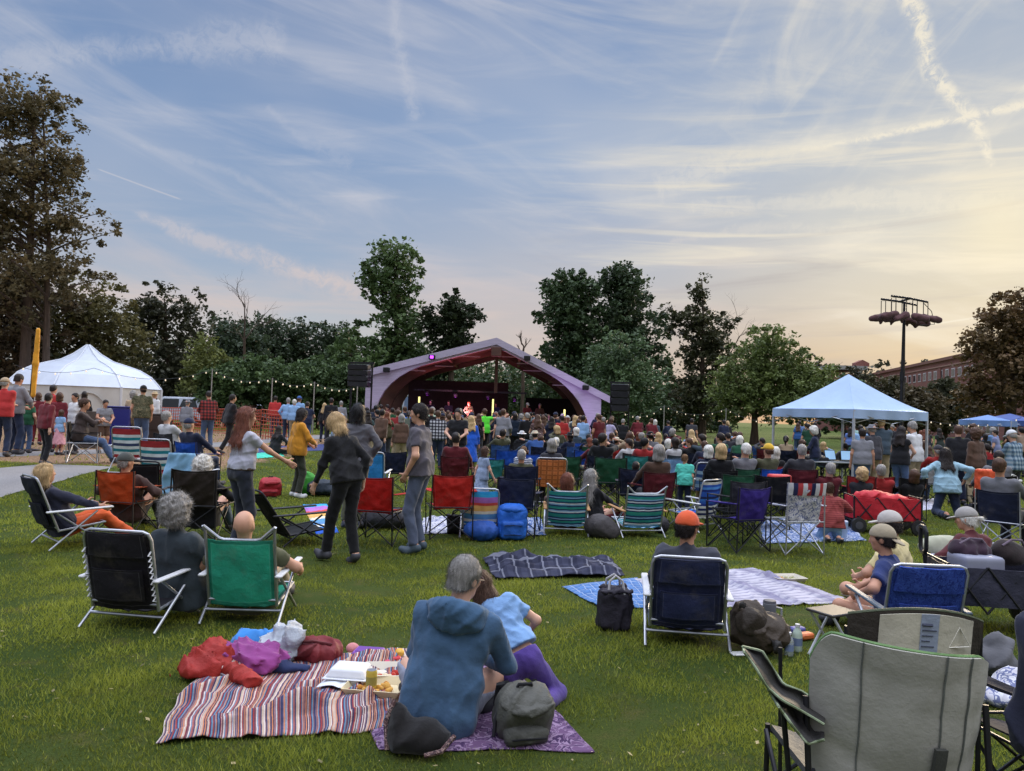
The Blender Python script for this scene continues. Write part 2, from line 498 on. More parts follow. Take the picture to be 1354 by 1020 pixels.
def strands(v, f, n, L, wdt, mode, J, seed=0):
    """fine hair strands standing a little off a hair surface"""
    rs = np.random.RandomState(seed); f = np.asarray(f)
    a, b, c = v[f[:, 0]], v[f[:, 1]], v[f[:, 2]]; nn = np.cross(b-a, c-a); ar = np.linalg.norm(nn, axis=1); pr = ar/ar.sum()
    i = rs.choice(len(f), n, p=pr); w = rs.rand(n, 4); w /= w.sum(1)[:, None]
    P = (v[f[i]]*w[..., None]).sum(1); N_ = nn[i]/(ar[i][:, None]+1e-12)
    h = J['head']; up_, bk = J['hu'], -J['hf']
    if mode == 'curly': d = rs.normal(size=(n, 3))+N_*1.2
    else:
        g = np.array([0, 0, -1.0]) if mode in ('long', 'bob', 'tail') else -up_*.7+bk*.6
        d = g[None]+rs.normal(size=(n, 3))*.22+N_*(.22 if mode in ('long', 'bob') else .42)
    d -= N_*np.minimum(0, (d*N_).sum(1)-.08)[:, None]; d /= np.linalg.norm(d, axis=1)[:, None]
    s_ = np.cross(d, N_); s_ /= np.linalg.norm(s_, axis=1)[:, None]+1e-9
    l = L*(.5+rs.rand(n))[:, None]
    V = np.stack([P-s_*wdt-N_*.001, P+s_*wdt-N_*.001, P+d*l+N_*.002], 1).reshape(-1, 3)
    T = np.arange(n*3).reshape(n, 3)+len(v)
    return np.vstack([v, V]), f.tolist()+T.tolist()
def sdf_obj(sd, vox, name, mat, parent=None, color=None):
    v, f = sd.mesh(vox)
    return link(name, npmesh(name, v, f), mat, parent, color)

def ik(a, c, l1, l2, pole):
    a = np.asarray(a, float); c = np.asarray(c, float); d = c-a
    L0 = np.linalg.norm(d); L = min(max(L0, abs(l1-l2)+.02), l1+l2-.004); d = d/L0
    x = (l1*l1-l2*l2+L*L)/(2*L); h = math.sqrt(max(l1*l1-x*x, 0))
    pole = np.asarray(pole, float); q = pole-d*(pole@d)
    return a+d*x+unit(q)*h, a+d*L

def pose(pelvis=(0, 0, .965), lean=2, side=0, twist=0, hands=((-.26, .03, .86), (.26, .03, .86)), ep=((-.4, -1, 0), (.4, -1, 0)),
         feet=((-.11, 0, .085), (.11, 0, .085)), kp=((0, 1, 0), (0, 1, 0)), toe=((-.15, 1, -.3), (.15, 1, -.3)), yaw=0, pitch=0, tiltz=0, curl=.5, fat=1., fem=False, neckf=.02):
    J = {}
    pelvis = np.array(pelvis, float); la, sa = radians(lean), radians(side)
    u = unit((sin(sa), sin(la), cos(la)*cos(sa)))
    r = unit(np.array([1., 0, 0])-u*u[0]); f = np.cross(u, r)
    ta = radians(twist); r2 = r*cos(ta)+f*sin(ta); f2 = np.cross(u, r2)
    J['u'], J['r'], J['f'], J['r0'], J['f0'] = u, r2, f2, r, f
    J['pelvis'] = pelvis; J['waist'] = pelvis+u*.15; J['chest'] = pelvis+u*.34; J['shc'] = pelvis+u*.47
    sw = .155 if fem else .178
    hu = unit(u*.5+np.array([0, 0, .5]))
    ya = radians(yaw); rr = r2*cos(ya)+f2*sin(ya); ff = unit(np.cross(hu, rr)); rr = np.cross(ff, hu)
    pa_ = radians(pitch); ff, hu2 = ff*cos(pa_)+hu*sin(pa_), hu*cos(pa_)-ff*sin(pa_)
    ti = radians(tiltz); rr, hu2 = rr*cos(ti)-hu2*sin(ti), hu2*cos(ti)+rr*sin(ti)
    J['neck'] = J['shc']+u*.05; J['head'] = J['neck']+unit(u*.5+hu2*.5)*.165+f2*neckf
    J['hr'], J['hf'], J['hu'] = rr, ff, hu2
    for i, s_ in enumerate((-1, 1)):
        sh = J['shc']+r2*s_*sw-u*.005
        e, w = ik(sh, hands[i], .285, .255, ep[i])
        J['sh', i], J['el', i], J['wr', i] = sh, e, w
        hp = pelvis+r*s_*.09-u*.03
        kn, an = ik(hp, feet[i], .44, .43, kp[i])
        J['hip', i], J['kn', i], J['an', i] = hp, kn, an
        J['toe', i] = an+unit(toe[i])*.165
    J['curl'] = curl; J['fat'] = fat; J['fem'] = fem
    return J
def torso(s, J, inf=0., k=.07, hips=True):
    ft = J['fat']; r, f, u = J['r'], J['f'], J['u']; fem = J['fem']
    def cap(c, hw, rad, off=0., rr=None):
        rr = r if rr is None else rr
        s.rc(c-rr*hw+f*off, c+rr*hw+f*off, rad, rad, k, inf=inf)
    sw = .115 if fem else .135
    cap(J['shc']-u*.035, sw, .068)
    cap(J['chest']-u*.03, (.075 if fem else .095), .108*ft, .012)
    if fem:
        for q in (-1, 1): s.ell(J['chest']+r*q*.07+f*.085-u*.03, (.06,)*3, None, .05, inf)
    cap(J['waist'], .055 if fem else .07, (.100 if fem else .112)*ft, .005*ft)
    if hips: cap(J['pelvis']+u*.01, .082 if fem else .07, (.112 if fem else .108)*ft, -.012, J['r0'])
def arm(s, J, i, inf=0., t0=0., to=2.0, k=.03, flat=True):
    a, e, w = J['sh', i], J['el', i], J['wr', i]; ft = .5+.5*J['fat']; q = (.88 if J['fem'] else 1.)*ft
    if to <= 1: s.rc(a, a+(e-a)*to, .054*q, (.054-.012*to)*q, k, flat, inf)
    else:
        s.rc(a, e, .054*q, .042*q, k, False, inf)
        s.rc(e, e+(w-e)*(to-1), .041*q, (.041-.013*(to-1))*q, k, flat, inf)
def leg(s, J, i, inf=0., to=2.0, k=.03, flare=0.):
    a, e, w = J['hip', i], J['kn', i], J['an', i]; ft = .5+.5*J['fat']
    if to <= 1: s.rc(a, a+(e-a)*to, .088*ft, (.088-.03*to)*ft+flare, k, True, inf)
    else:
        s.rc(a, e, .088*ft, .058*ft, k, False, inf)
        s.rc(e, e+(w-e)*(to-1), .056*ft, (.056-.018*(to-1))*ft+flare, k, True, inf)
def hand(s, J, i, fine):
    e, w = J['el', i], J['wr', i]; d = unit(w-e)
    side = -1 if i == 0 else 1
    # palm normal faces the body
    n = J['r']*(-side)+J['f']*.2; n = unit(n-d*(n@d)); ac = np.cross(d, n)
    if ac@J['f'] < 0: ac = -ac
    if not fine:
        s.rc(w, w+d*.07, .027, .033, .02); s.rc(w+d*.07, w+d*.13+n*.02, .03, .022, .02)
        s.rc(w+d*.02, w+d*.075+ac*.045+n*.012, .014, .011, .01); return
    for q in (-.024, 0, .024): s.rc(w, w+d*.085+ac*q, .02, .015, .018)
    cu = J['curl']
    for q, L in ((-.031, .058), (-.011, .072), (.010, .078), (.030, .07)):
        b = w+d*.088+ac*q; m_ = b+unit(d+n*cu*.6+ac*q*2)*L*.52; t = m_+unit(d+n*cu*1.7)*L*.5
        s.rc(b, m_, .0105, .0095, .004); s.rc(m_, t, .0095, .008, .004)
    b = w+d*.03+ac*.028; m_ = b+unit(d*.6+ac+n*.3)*.045; t = m_+unit(d+ac*.25+n*.35)*.035
    s.rc(b, m_, .014, .011, .012); s.rc(m_, t, .011, .009, .004)
def head(s, J, fine):
    h, r, f, u = J['head'], J['hr'], J['hf'], J['hu']; R = np.stack([r, f, u], 1)
    s.rc(J['neck']-J['u']*.05, h-u*.045-f*.012, .06 if not J['fem'] else .052, .05 if not J['fem'] else .044, .03)
    s.ell(h+u*.025-f*.008, (.076, .096, .092), R, .02)
    s.ell(h-u*.03+f*.022, (.060, .07, .082), R, .03)
    s.rc(h-u*.085+f*.055-r*.012, h-u*.085+f*.055+r*.012, .022, .022, .03)
    for q in (-1, 1): s.ell(h+r*q*.076-u*.012-f*.008, (.011, .02, .032), R, .008)
    s.rc(h+u*.012+f*.085, h-u*.028+f*.103, .010, .0145, .012)
    if fine:
        s.rc(h+u*.026+f*.078-r*.035, h+u*.026+f*.078+r*.035, .014, .014, .015)
        s.rc(h-u*.056+f*.080-r*.018, h-u*.056+f*.080+r*.018, .010, .010, .008)
        for q in (-1, 1): s.ell(h+r*q*.04-u*.015+f*.06, (.022, .02, .02), R, .02)
def foot(s, J, i, inf=0.):
    an, to = J['an', i], J['toe', i]; d = unit(to-an)
    s.rc(an-d*.035+np.array([0, 0, -.02]), an+d*.09+np.array([0, 0, -.022]), .040, .038, .03, inf=inf)
    s.rc(an+d*.09+np.array([0, 0, -.022]), an+d*.155+np.array([0, 0, .018]), .036, .030, .03, inf=inf)
    s.rc(an+np.array([0, 0, .03]), an, .045, .04, .02, inf=inf)
def body_sdf(J, fine=False):
    s = SDF(); torso(s, J)
    for i in (0, 1):
        arm(s, J, i, flat=False); hand(s, J, i, fine); leg(s, J, i, to=1.98); foot(s, J, i)
    head(s, J, fine)
    return s
def shirt_sdf(J, sleeve=.6, inf=.014, hem=.02, amp=.006, loose=0., seed=1, neck=True):
    s = SDF(); torso(s, J, inf+loose*.5)
    r, f, u = J['r0'], J['f0'], J['u']; p = J['pelvis']
    s.rc(p+u*.12-r*.085, p+u*.12+r*.085, .118*J['fat'], .118*J['fat'], .07, inf=inf+loose)
    s.rc(p-u*.05-r*.085, p-u*.05+r*.085, .125*J['fat'], .125*J['fat'], .07, inf=inf+loose)
    for i in (0, 1): arm(s, J, i, inf+loose*.3, to=sleeve, k=.03)
    if neck: s.rc(J['neck']-u*.05, J['neck']+u*.005, .075, .062, .03)
    s.clip(p+u*hem, -u)
    if amp: s.noise = ridges(amp*1.7, 15, seed)
    return s
def trousers_sdf(J, to=1.93, inf=.014, amp=.006, flare=.012, seed=2, top=.07):
    s = SDF(); r, f, u = J['r0'], J['f0'], J['u']; p = J['pelvis']
    s.rc(p-r*.08+u*.02-f*.012, p+r*.08+u*.02-f*.012, .112*J['fat'], .112*J['fat'], .05, inf=inf)
    s.rc(p-r*.07+u*.09, p+r*.07+u*.09, .100*J['fat'], .100*J['fat'], .05, inf=inf)
    for i in (0, 1): leg(s, J, i, inf, to, .035, flare)
    s.clip(p+u*top, u)
    if amp: s.noise = ridges(amp*1.6, 17, seed)
    return s
def skirt_sdf(J, L=.55, seed=3):
    s = SDF(); p = J['pelvis']; u = J['u']
    s.rc(p+u*.12, p-u*L, .12, .24, .05, True, .01)
    s.rc(p-J['r0']*.07, p+J['r0']*.07, .12, .12, .05, inf=.012)
    s.noise = folds(.014, 16, seed); return s
def shoe_sdf(J, i):
    s = SDF(); foot(s, J, i, .010); s.clip(J['an', i]+np.array([0, 0, .035]), (0, 0, 1)); s.clip(np.array([0, 0, J['an', i][2]-.078]), (0, 0, -1)); return s
def hair_sdf(J, style, hat=False, seed=5):
    h, r, f, u = J['head'], J['hr'], J['hf'], J['hu']; R = np.stack([r, f, u], 1); s = SDF()
    def cran(inf, k=.02): s.ell(h+u*.028-f*.010, (.076, .096, .092), R, k, inf)
    if style == 'short':
        cran(.011); s.rc(h-u*.05-f*.055-r*.03, h-u*.05-f*.055+r*.03, .04, .04, .03)
        s.clip(h+f*.055+u*.02, f*.85-u*.6); s.clip(h-u*.055-f*.02, -u+f*.25); s.noise = folds(.004, 45, seed)
    elif style == 'fringe':
        cran(.007); s.rc(h-u*.04-f*.055-r*.04, h-u*.04-f*.055+r*.04, .035, .035, .03)
        s.clip(h+u*.012, u*.8+f*.3); s.clip(h-f*.0, f); s.noise = folds(.003, 45, seed)
    elif style == 'curly':
        cran(.04, .03)
        for q in (-1, 1): s.ell(h+r*q*.055-u*.05-f*.03, (.06, .06, .07), R, .03)
        s.ell(h-u*.06-f*.06, (.08, .06, .07), R, .03)
        s.clip(h+f*.06, f*.9-u*.35); fa, fb = folds(.010, 45, seed), ridges(.012, 95, seed+1); s.noise = lambda P: fa(P)+fb(P)
    elif style == 'bob':
        cran(.018)
        for a in (-80, -45, -15, 15, 45, 80):
            d = r*sin(radians(a))-f*cos(radians(a))
            s.rc(h+d*.06+u*.02, h+d*.075-u*.115, .035, .028, .03)
        s.clip(h+f*.06+u*.01, f*.9-u*.4); s.noise = folds(.006, 34, seed)
    elif style == 'long':
        cran(.016)
        rs = np.random.RandomState(seed)
        for a in (-78, -55, -35, -15, 5, 25, 45, 62, 80):
            d = r*sin(radians(a))-f*cos(radians(a))
            L = .33+.08*rs.rand()
            tip = J['shc']-J['f']*(.105+.01*rs.rand())+J['r']*sin(radians(a))*.115-J['u']*(L-.26)
            mid_ = h+d*.09-u*.13
            s.rc(h+d*.06+u*.02, mid_, .034, .032, .03); s.rc(mid_, tip, .032, .020, .03)
        s.clip(h+f*.062+u*.01, f*.95-u*.3); s.noise = folds(.005, 40, seed)
    elif style == 'bun':
        cran(.013); s.rc(h-u*.05-f*.055-r*.03, h-u*.05-f*.055+r*.03, .04, .04, .03)
        s.ell(h+u*.02-f*.125, (.045, .04, .045), R, .015)
        s.clip(h+f*.055+u*.02, f*.85-u*.6); s.clip(h-u*.06-f*.02, -u+f*.25); s.noise = folds(.004, 45, seed)
    elif style == 'tail':
        cran(.013); s.rc(h-u*.05-f*.055-r*.03, h-u*.05-f*.055+r*.03, .04, .04, .03)
        s.rc(h+u*.03-f*.11, h-u*.06-f*.15, .03, .034, .02); s.rc(h-u*.06-f*.15, h-u*.22-f*.13, .034, .012, .03)
        s.clip(h+f*.055+u*.02, f*.85-u*.6); s.noise = folds(.004, 45, seed)
    if hat: s.clip(h+u*.022, u)
    return s
def hat_sdf(J, style):
    h, r, f, u = J['head'], J['hr'], J['hf'], J['hu']; R = np.stack([r, f, u], 1); s = SDF()
    if style in ('cap', 'backcap'):
        q = 1 if style == 'cap' else -1
        s.ell(h+u*.032-f*.006, (.090, .110, .100), R, .01); s.clip(h+u*.018, -u-f*.1*q)
        tl_ = .18 if q > 0 else -.55; f2, u2 = f*cos(tl_*q)-u*sin(abs(tl_)), u*cos(tl_)+f*q*sin(abs(tl_))
        s2 = SDF(); s2.ell(h+u*.030+f*q*.118-u*(.012 if q > 0 else .045), (.070, .075, .013), np.stack([r, unit(f*q*cos(abs(tl_))-u*sin(abs(tl_))), unit(u*cos(abs(tl_))+f*q*sin(abs(tl_)))], 1), .01); s2.clip(h+f*.078*q, -f*q)
        return s, s2
    if style == 'beanie':
        s.ell(h+u*.03-f*.010, (.088, .108, .108), R, .01); s.clip(h+u*.015, -u-f*.35); return s, None
    if style == 'bucket':
        s.rc(h+u*.035, h+u*.115, .098, .07, .02); s.clip(h+u*.04, -u); s.clip(h+u*.125, u)
        s2 = SDF(); s2.ell(h+u*.038, (.165, .165, .014), R, .01); return s, s2
# ------------------------------------------------------------------ materials
def new_mat(name):
    m_ = bpy.data.materials.new(name); m_.use_nodes = True
    k = NT(m_.node_tree); b = m_.node_tree.nodes['Principled BSDF']
    return m_, k, b
def bump(k, b, h, st=.3, dist=.01):
    nd = k.n('ShaderNodeBump'); nd.inputs['Strength'].default_value = st; nd.inputs['Distance'].default_value = dist
    k.put(nd.inputs['Height'], h); k.put(b.inputs['Normal'], nd.outputs[0])
def ocoord(k): return k.n('ShaderNodeTexCoord').outputs['Object']
def ocol(k): return k.n('ShaderNodeObjectInfo').outputs['Color']
def vary(k, col, vec, sc, lo, hi, detail=4):
    n = k.noise(vec, sc, detail, .6)
    v = k.lin(n, .3, .7, lo, hi)
    nd = k.n('ShaderNodeHueSaturation'); k.put(nd.inputs['Color'], col); k.put(nd.inputs['Value'], v)
    return nd.outputs[0]
def simple(name, col=None, rough=.8, sc=6, lo=.8, hi=1.15, bst=.3, bsc=40, metal=0., bd=.004, sheen=0., spec=.4):
    m_, k, b = new_mat(name); v = ocoord(k)
    c = ocol(k) if col is None else col
    k.put(b.inputs['Base Color'], vary(k, c, v, sc, lo, hi))
    b.inputs['Roughness'].default_value = rough; b.inputs['Metallic'].default_value = metal
    b.inputs['Specular IOR Level'].default_value = spec
    if sheen: b.inputs['Sheen Weight'].default_value = sheen
    if bst: bump(k, b, k.noise(v, bsc, 5, .65), bst, bd)
    return m_
M = {}
M['cloth'] = simple('cloth', None, .92, 4, .80, 1.16, .45, 8, 0, .022, .15, .2)
M['nylon'] = simple('nylon_fabric', None, .62, 5, .78, 1.15, .7, 11, 0, .022, 0, .35)
M['canvas'] = simple('padded_canvas', None, .85, 3, .82, 1.14, .5, 7, 0, .018, .1, .2)
def sling():
    m_, k, b = new_mat('chair_fabric'); v = ocoord(k); x, y, z = k.sep(k.n('ShaderNodeUVMap').outputs[0])
    e = k.m('MINIMUM', k.m('MINIMUM', x, k.m('SUBTRACT', 1., x)), k.m('MINIMUM', y, k.m('SUBTRACT', 1., y)))
    c = vary(k, ocol(k), v, 5, .74, 1.2)
    c = k.mix(k.m('MULTIPLY', k.m('LESS_THAN', e, .045), .45), c, S(20, 20, 22))
    c = k.mix(k.m('MULTIPLY', k.m('LESS_THAN', k.m('ABSOLUTE', k.m('SUBTRACT', e, .055)), .004), .10), c, S(200, 200, 200))
    c = k.mix(k.m('MULTIPLY', k.ss(k.noise(v, 3.5, 6, .7), .52, .72), .25), c, S(120, 112, 98))
    k.put(b.inputs['Base Color'], c); b.inputs['Roughness'].default_value = .75; b.inputs['Specular IOR Level'].default_value = .25
    bump(k, b, k.m('ADD', k.noise(v, 9, 5, .6), k.m('MULTIPLY', k.noise(v, 130, 2), .12)), .7, .022)
    tr = k.n('ShaderNodeBsdfTranslucent'); k.put(tr.inputs[0], c); mx = k.n('ShaderNodeMixShader'); mx.inputs[0].default_value = .28
    k.nt.links.new(b.outputs[0], mx.inputs[1]); k.nt.links.new(tr.outputs[0], mx.inputs[2]); k.nt.links.new(mx.outputs[0], m_.node_tree.nodes['Material Output'].inputs[0])
    return m_
M['sling'] = sling()
M['skin'] = simple('skin', None, .55, 9, .88, 1.08, .15, 60, 0, .002)
M['leather'] = simple('shoe_leather', None, .6, 9, .8, 1.15, .3, 30)
M['plastic'] = simple('plastic', None, .45, 5, .9, 1.06, .08, 20, 0, .002, 0, .5)
M['paint'] = simple('painted_metal', None, .5, 8, .85, 1.1, .15, 40, 0, .002)
M['alu'] = simple('aluminium_tube', S(178, 180, 186), .38, 12, .85, 1.1, .15, 60, .85, .002)
M['steel'] = simple('dark_steel_tube', S(44, 44, 48), .42, 12, .8, 1.15, .15, 60, .55, .002)
M['wood'] = simple('wood', None, .7, 8, .75, 1.15, .4, 30)
M['straw'] = simple('straw', None, .9, 20, .7, 1.2, .6, 90)
m_, k, b = new_mat('hair'); v = ocoord(k); M['hair'] = m_
n1 = k.noise(k.map(v, (60, 60, 9)), 1.0, 5, .6, .4)
nd = k.n('ShaderNodeHueSaturation'); k.put(nd.inputs['Color'], ocol(k)); k.put(nd.inputs['Value'], k.lin(n1, .3, .7, .55, 1.35))
k.put(b.inputs['Base Color'], nd.outputs[0]); b.inputs['Roughness'].default_value = .55; b.inputs['Specular IOR Level'].default_value = .3
bump(k, b, n1, .8, .012)

def uv(k): return k.n('ShaderNodeUVMap').outputs[0]
def stripes(name, stops, axis=1, rep=1., rough=.85, wob=.0):
    m_, k, b = new_mat(name); u = uv(k); x, y, z = k.sep(u)
    t = (x, y)[axis]
    if rep != 1.: t = k.m('FRACT', k.m('MULTIPLY', t, rep))
    c = k.ramp(t, stops, 'CONSTANT')
    k.put(b.inputs['Base Color'], vary(k, c, ocoord(k), 9, .82, 1.12))
    b.inputs['Roughness'].default_value = rough; b.inputs['Specular IOR Level'].default_value = .25
    bump(k, b, k.noise(ocoord(k), 60, 4, .6), .35, .004)
    return m_
def even(cols):
    n = len(cols); return [(i/n, c) for i, c in enumerate(cols)]
tl, nv, lb, wh, gn, sk = S(40, 128, 132), S(28, 40, 84), S(130, 170, 205), S(206, 214, 222), S(52, 142, 128), S(70, 132, 170)
M['teal_stripe'] = stripes('teal_striped_sling', even([lb, nv, tl, gn, nv, lb, nv, tl, gn, tl, nv, wh, lb, nv, gn, tl, nv, lb, wh, nv, tl, gn, nv, lb, nv, tl, gn, tl]))
M['teal_stripe2'] = stripes('green_teal_striped_sling', even([sk, lb, wh, nv, gn, tl, nv, lb, nv, tl, gn, gn, nv, wh, nv, lb, tl, gn, nv, wh, nv, lb, gn, tl, nv, wh]))
bl = S(44, 88, 176)
M['blue_stripe'] = stripes('blue_striped_sling', even([S(206, 206, 196), S(40, 50, 90), S(206, 206, 200), S(30, 44, 100), S(210, 212, 206), S(34, 56, 130), bl, S(60, 120, 200), nv, bl, bl, S(30, 50, 120), S(80, 140, 210), bl, S(200, 200, 190)]))
M['multi_stripe'] = stripes('rainbow_striped_sling', even([S(40, 90, 190), S(60, 130, 210), S(220, 220, 214), S(90, 140, 190), S(90, 150, 190), S(226, 214, 190), S(222, 172, 96), S(226, 176, 100), S(206, 80, 70), S(172, 110, 180), S(172, 110, 190), S(60, 170, 226), S(50, 160, 226)]))
M['web_stripe'] = stripes('red_white_teal_webbing', even([S(150, 40, 44), S(208, 212, 212), S(40, 120, 136), S(208, 212, 212), S(56, 66, 96), S(200, 206, 210), S(40, 130, 146), S(206, 210, 212), S(150, 44, 48), S(140, 40, 44)]))
M['lightblue_stripe'] = stripes('pale_blue_striped_sling', even([S(60, 80, 130), S(150, 180, 210), S(90, 130, 180), S(180, 200, 215), S(60, 90, 140), S(160, 190, 215), S(40, 60, 120), S(36, 50, 100)]))
M['usa_web'] = stripes('red_white_blue_webbing', even([S(190, 190, 196), S(40, 44, 80), S(170, 60, 64), S(190, 190, 196), S(150, 50, 56), S(30, 36, 70), S(190, 190, 196), S(168, 60, 64), S(200, 200, 204)]), axis=0)
# long striped picnic cloth
rs = np.random.RandomState(4)
pc = [S(*c) for c in ((136, 84, 84), (176, 150, 140), (66, 56, 80), (160, 96, 90), (98, 126, 152), (186, 164, 146), (104, 58, 68), (56, 60, 92), (186, 122, 84), (140, 108, 110), (204, 192, 184), (88, 66, 84), (150, 60, 56), (100, 136, 160), (120, 90, 96))]
ramp_c = [pc[i] for i in rs.randint(0, len(pc), 31)]
def picnic():
    m_, k, b = new_mat('multicolour_striped_cotton'); x, y, z = k.sep(uv(k))
    c1 = k.ramp(k.m('FRACT', k.m('MULTIPLY', x, 7.3)), even(ramp_c), 'CONSTANT')
    c2 = k.ramp(k.m('FRACT', k.m('MULTIPLY', x, 11.3)), even(ramp_c[::-1]), 'CONSTANT')
    fac = k.m('GREATER_THAN', k.noise(k.vec(k.m('MULTIPLY', x, 40.), 0.), 1.0, 2), .52)
    c = k.mix(fac, c1, c2)
    k.put(b.inputs['Base Color'], vary(k, c, ocoord(k), 8, .85, 1.1)); b.inputs['Roughness'].default_value = .95
    b.inputs['Specular IOR Level'].default_value = .15
    bump(k, b, k.noise(ocoord(k), 9, 6, .6), .8, .03); return m_
M['picnic'] = picnic()
def plaid(name, c0, c1, c2, sx, sy, t1=.30, t2=.12):
    m_, k, b = new_mat(name); x, y, z = k.sep(uv(k))
    fx = k.m('FRACT', k.m('MULTIPLY', x, sx)); fy = k.m('FRACT', k.m('MULTIPLY', y, sy))
    a = k.m('LESS_THAN', fx, t1); bb = k.m('LESS_THAN', fy, t1)
    c = k.mix(k.m('MULTIPLY', k.m('ADD', a, bb), .5), c0, c1)
    l = k.m('MAXIMUM', k.m('LESS_THAN', k.m('ABSOLUTE', k.m('SUBTRACT', fx, .65)), t2/2), k.m('LESS_THAN', k.m('ABSOLUTE', k.m('SUBTRACT', fy, .65)), t2/2))
    c = k.mix(k.m('MULTIPLY', l, .6), c, c2)
    k.put(b.inputs['Base Color'], vary(k, c, ocoord(k), 10, .82, 1.12)); b.inputs['Roughness'].default_value = .95; b.inputs['Specular IOR Level'].default_value = .15
    bump(k, b, k.noise(ocoord(k), 50, 4, .6), .4, .005); return m_
M['navy_plaid'] = plaid('navy_plaid_wool', S(40, 42, 58), S(58, 60, 78), S(130, 132, 146), 9, 3, .4, .12)
M['grey_stripe_cloth'] = plaid('grey_white_woven_cloth', S(150, 148, 164), S(186, 182, 192), S(118, 112, 140), 3, 16, .45, .16)
M['blue_weave'] = plaid('blue_woven_cloth', S(70, 104, 156), S(84, 122, 174), S(176, 190, 208), 9, 12, .45, .10)
M['floral'] = None
def pattern(name, c0, c1, c2, sc, rough=.95):
    m_, k, b = new_mat(name); v = ocoord(k)
    n = k.noise(v, sc, 2, .5, 1.2); c = k.ramp(n, [(0, c0), (.44, c1), (.52, c2), (.60, c0)], 'CONSTANT')
    k.put(b.inputs['Base Color'], vary(k, c, v, 9, .85, 1.12)); b.inputs['Roughness'].default_value = rough; b.inputs['Specular IOR Level'].default_value = .2
    bump(k, b, k.noise(v, 60, 3, .6), .3, .004); return m_
M['purple_print'] = pattern('purple_tapestry_print', S(104, 78, 110), S(146, 122, 150), S(70, 50, 84), 16)
M['white_print'] = pattern('white_patterned_cotton', S(190, 188, 196), S(110, 116, 150), S(206, 206, 210), 14)
M['blue_print'] = pattern('blue_white_quilt', S(84, 108, 156), S(176, 184, 200), S(60, 84, 134), 10)
M['dark_print'] = pattern('dark_print_cotton', S(88, 66, 66), S(140, 116, 110), S(60, 50, 56), 30)
M['camo'] = pattern('camouflage_cotton', S(92, 90, 70), S(64, 66, 48), S(116, 108, 84), 9)
M['blue_pattern'] = pattern('blue_leaf_print_nylon', S(44, 66, 140), S(56, 80, 156), S(34, 50, 118), 26)
M['retro'] = plaid('orange_brown_jacquard', S(206, 128, 78), S(196, 112, 62), S(120, 60, 30), 5, 6, .4, .3)
def hoop(name, c0, c1, freq, axis=2):
    m_, k, b = new_mat(name); p = k.sep(ocoord(k))
    f_ = k.m('GREATER_THAN', k.m('FRACT', k.m('MULTIPLY', p[axis], freq)), .5)
    k.put(b.inputs['Base Color'], vary(k, k.mix(f_, c0, c1), ocoord(k), 9, .85, 1.1)); b.inputs['Roughness'].default_value = .92; return m_
M['breton'] = hoop('white_navy_hooped_cotton', S(40, 52, 96), S(200, 206, 214), 22)
M['maroon_hoop'] = hoop('maroon_striped_knit', S(122, 44, 46), S(146, 66, 62), 26)
def gingham(nm='black_white_check_flannel', c0=S(28, 28, 34), c1=S(90, 90, 96), c2=S(190, 190, 194)):
    m_, k, b = new_mat(nm); p = k.sep(ocoord(k))
    a = k.m('GREATER_THAN', k.m('FRACT', k.m('MULTIPLY', p[0], 11.)), .5); c = k.m('GREATER_THAN', k.m('FRACT', k.m('MULTIPLY', p[2], 11.)), .5)
    k.put(b.inputs['Base Color'], k.ramp(k.m('MULTIPLY', k.m('ADD', a, c), .5), [(0, c0), (.3, c1), (.8, c2)], 'CONSTANT')); b.inputs['Roughness'].default_value = .95; return m_
M['check'] = gingham()
M['red_check'] = gingham('red_black_plaid', S(34, 26, 28), S(96, 36, 36), S(150, 54, 50)); M['blue_check'] = gingham('blue_grey_check', S(64, 84, 104), S(104, 128, 146), S(156, 170, 180))
def emit(name, col, st):
    m_, k, b = new_mat(name); b.inputs['Base Color'].default_value = col
    b.inputs['Emission Color'].default_value = col; b.inputs['Emission Strength'].default_value = st; return m_
M['bulb'] = emit('warm_bulb', S(255, 234, 200), .5)
M['purple_lamp'] = emit('purple_lamp_lens', S(170, 60, 230), 3.5)
M['lampstrip'] = emit('lit_tube', S(250, 240, 150), 1.2)
m_, k, b = new_mat('clear_glass_plastic'); b.inputs['Base Color'].default_value = (.75, .82, .86, 1); b.inputs['Roughness'].default_value = .12; b.inputs['Transmission Weight'].default_value = .7; M['clear'] = m_
m_, k, b = new_mat('car_window_glass'); b.inputs['Base Color'].default_value = (.02, .025, .03, 1); b.inputs['Roughness'].default_value = .08; M['glass'] = m_
m_, k, b = new_mat('thin_white_bag_plastic'); b.inputs['Base Color'].default_value = S(206, 214, 224); b.inputs['Roughness'].default_value = .35; b.inputs['Transmission Weight'].default_value = .35
bump(k, b, k.noise(ocoord(k), 26, 5, .7), .8, .02); M['bagplastic'] = m_
m_, k, b = new_mat('tent_vinyl'); v = ocoord(k); k.put(b.inputs['Base Color'], vary(k, ocol(k), v, 1.2, .90, 1.05)); b.inputs['Roughness'].default_value = .55
bump(k, b, k.noise(v, 2.2, 5, .6, .6), .30, .05); M['vinyl'] = m_
m_, k, b = new_mat('bark'); v = ocoord(k); k.put(b.inputs['Base Color'], vary(k, S(74, 60, 50), k.map(v, (3, 3, .6)), 2, .6, 1.3)); b.inputs['Roughness'].default_value = .95; bump(k, b, k.noise(k.map(v, (4, 4, .7)), 2, 6, .7), .8, .06); M['bark'] = m_
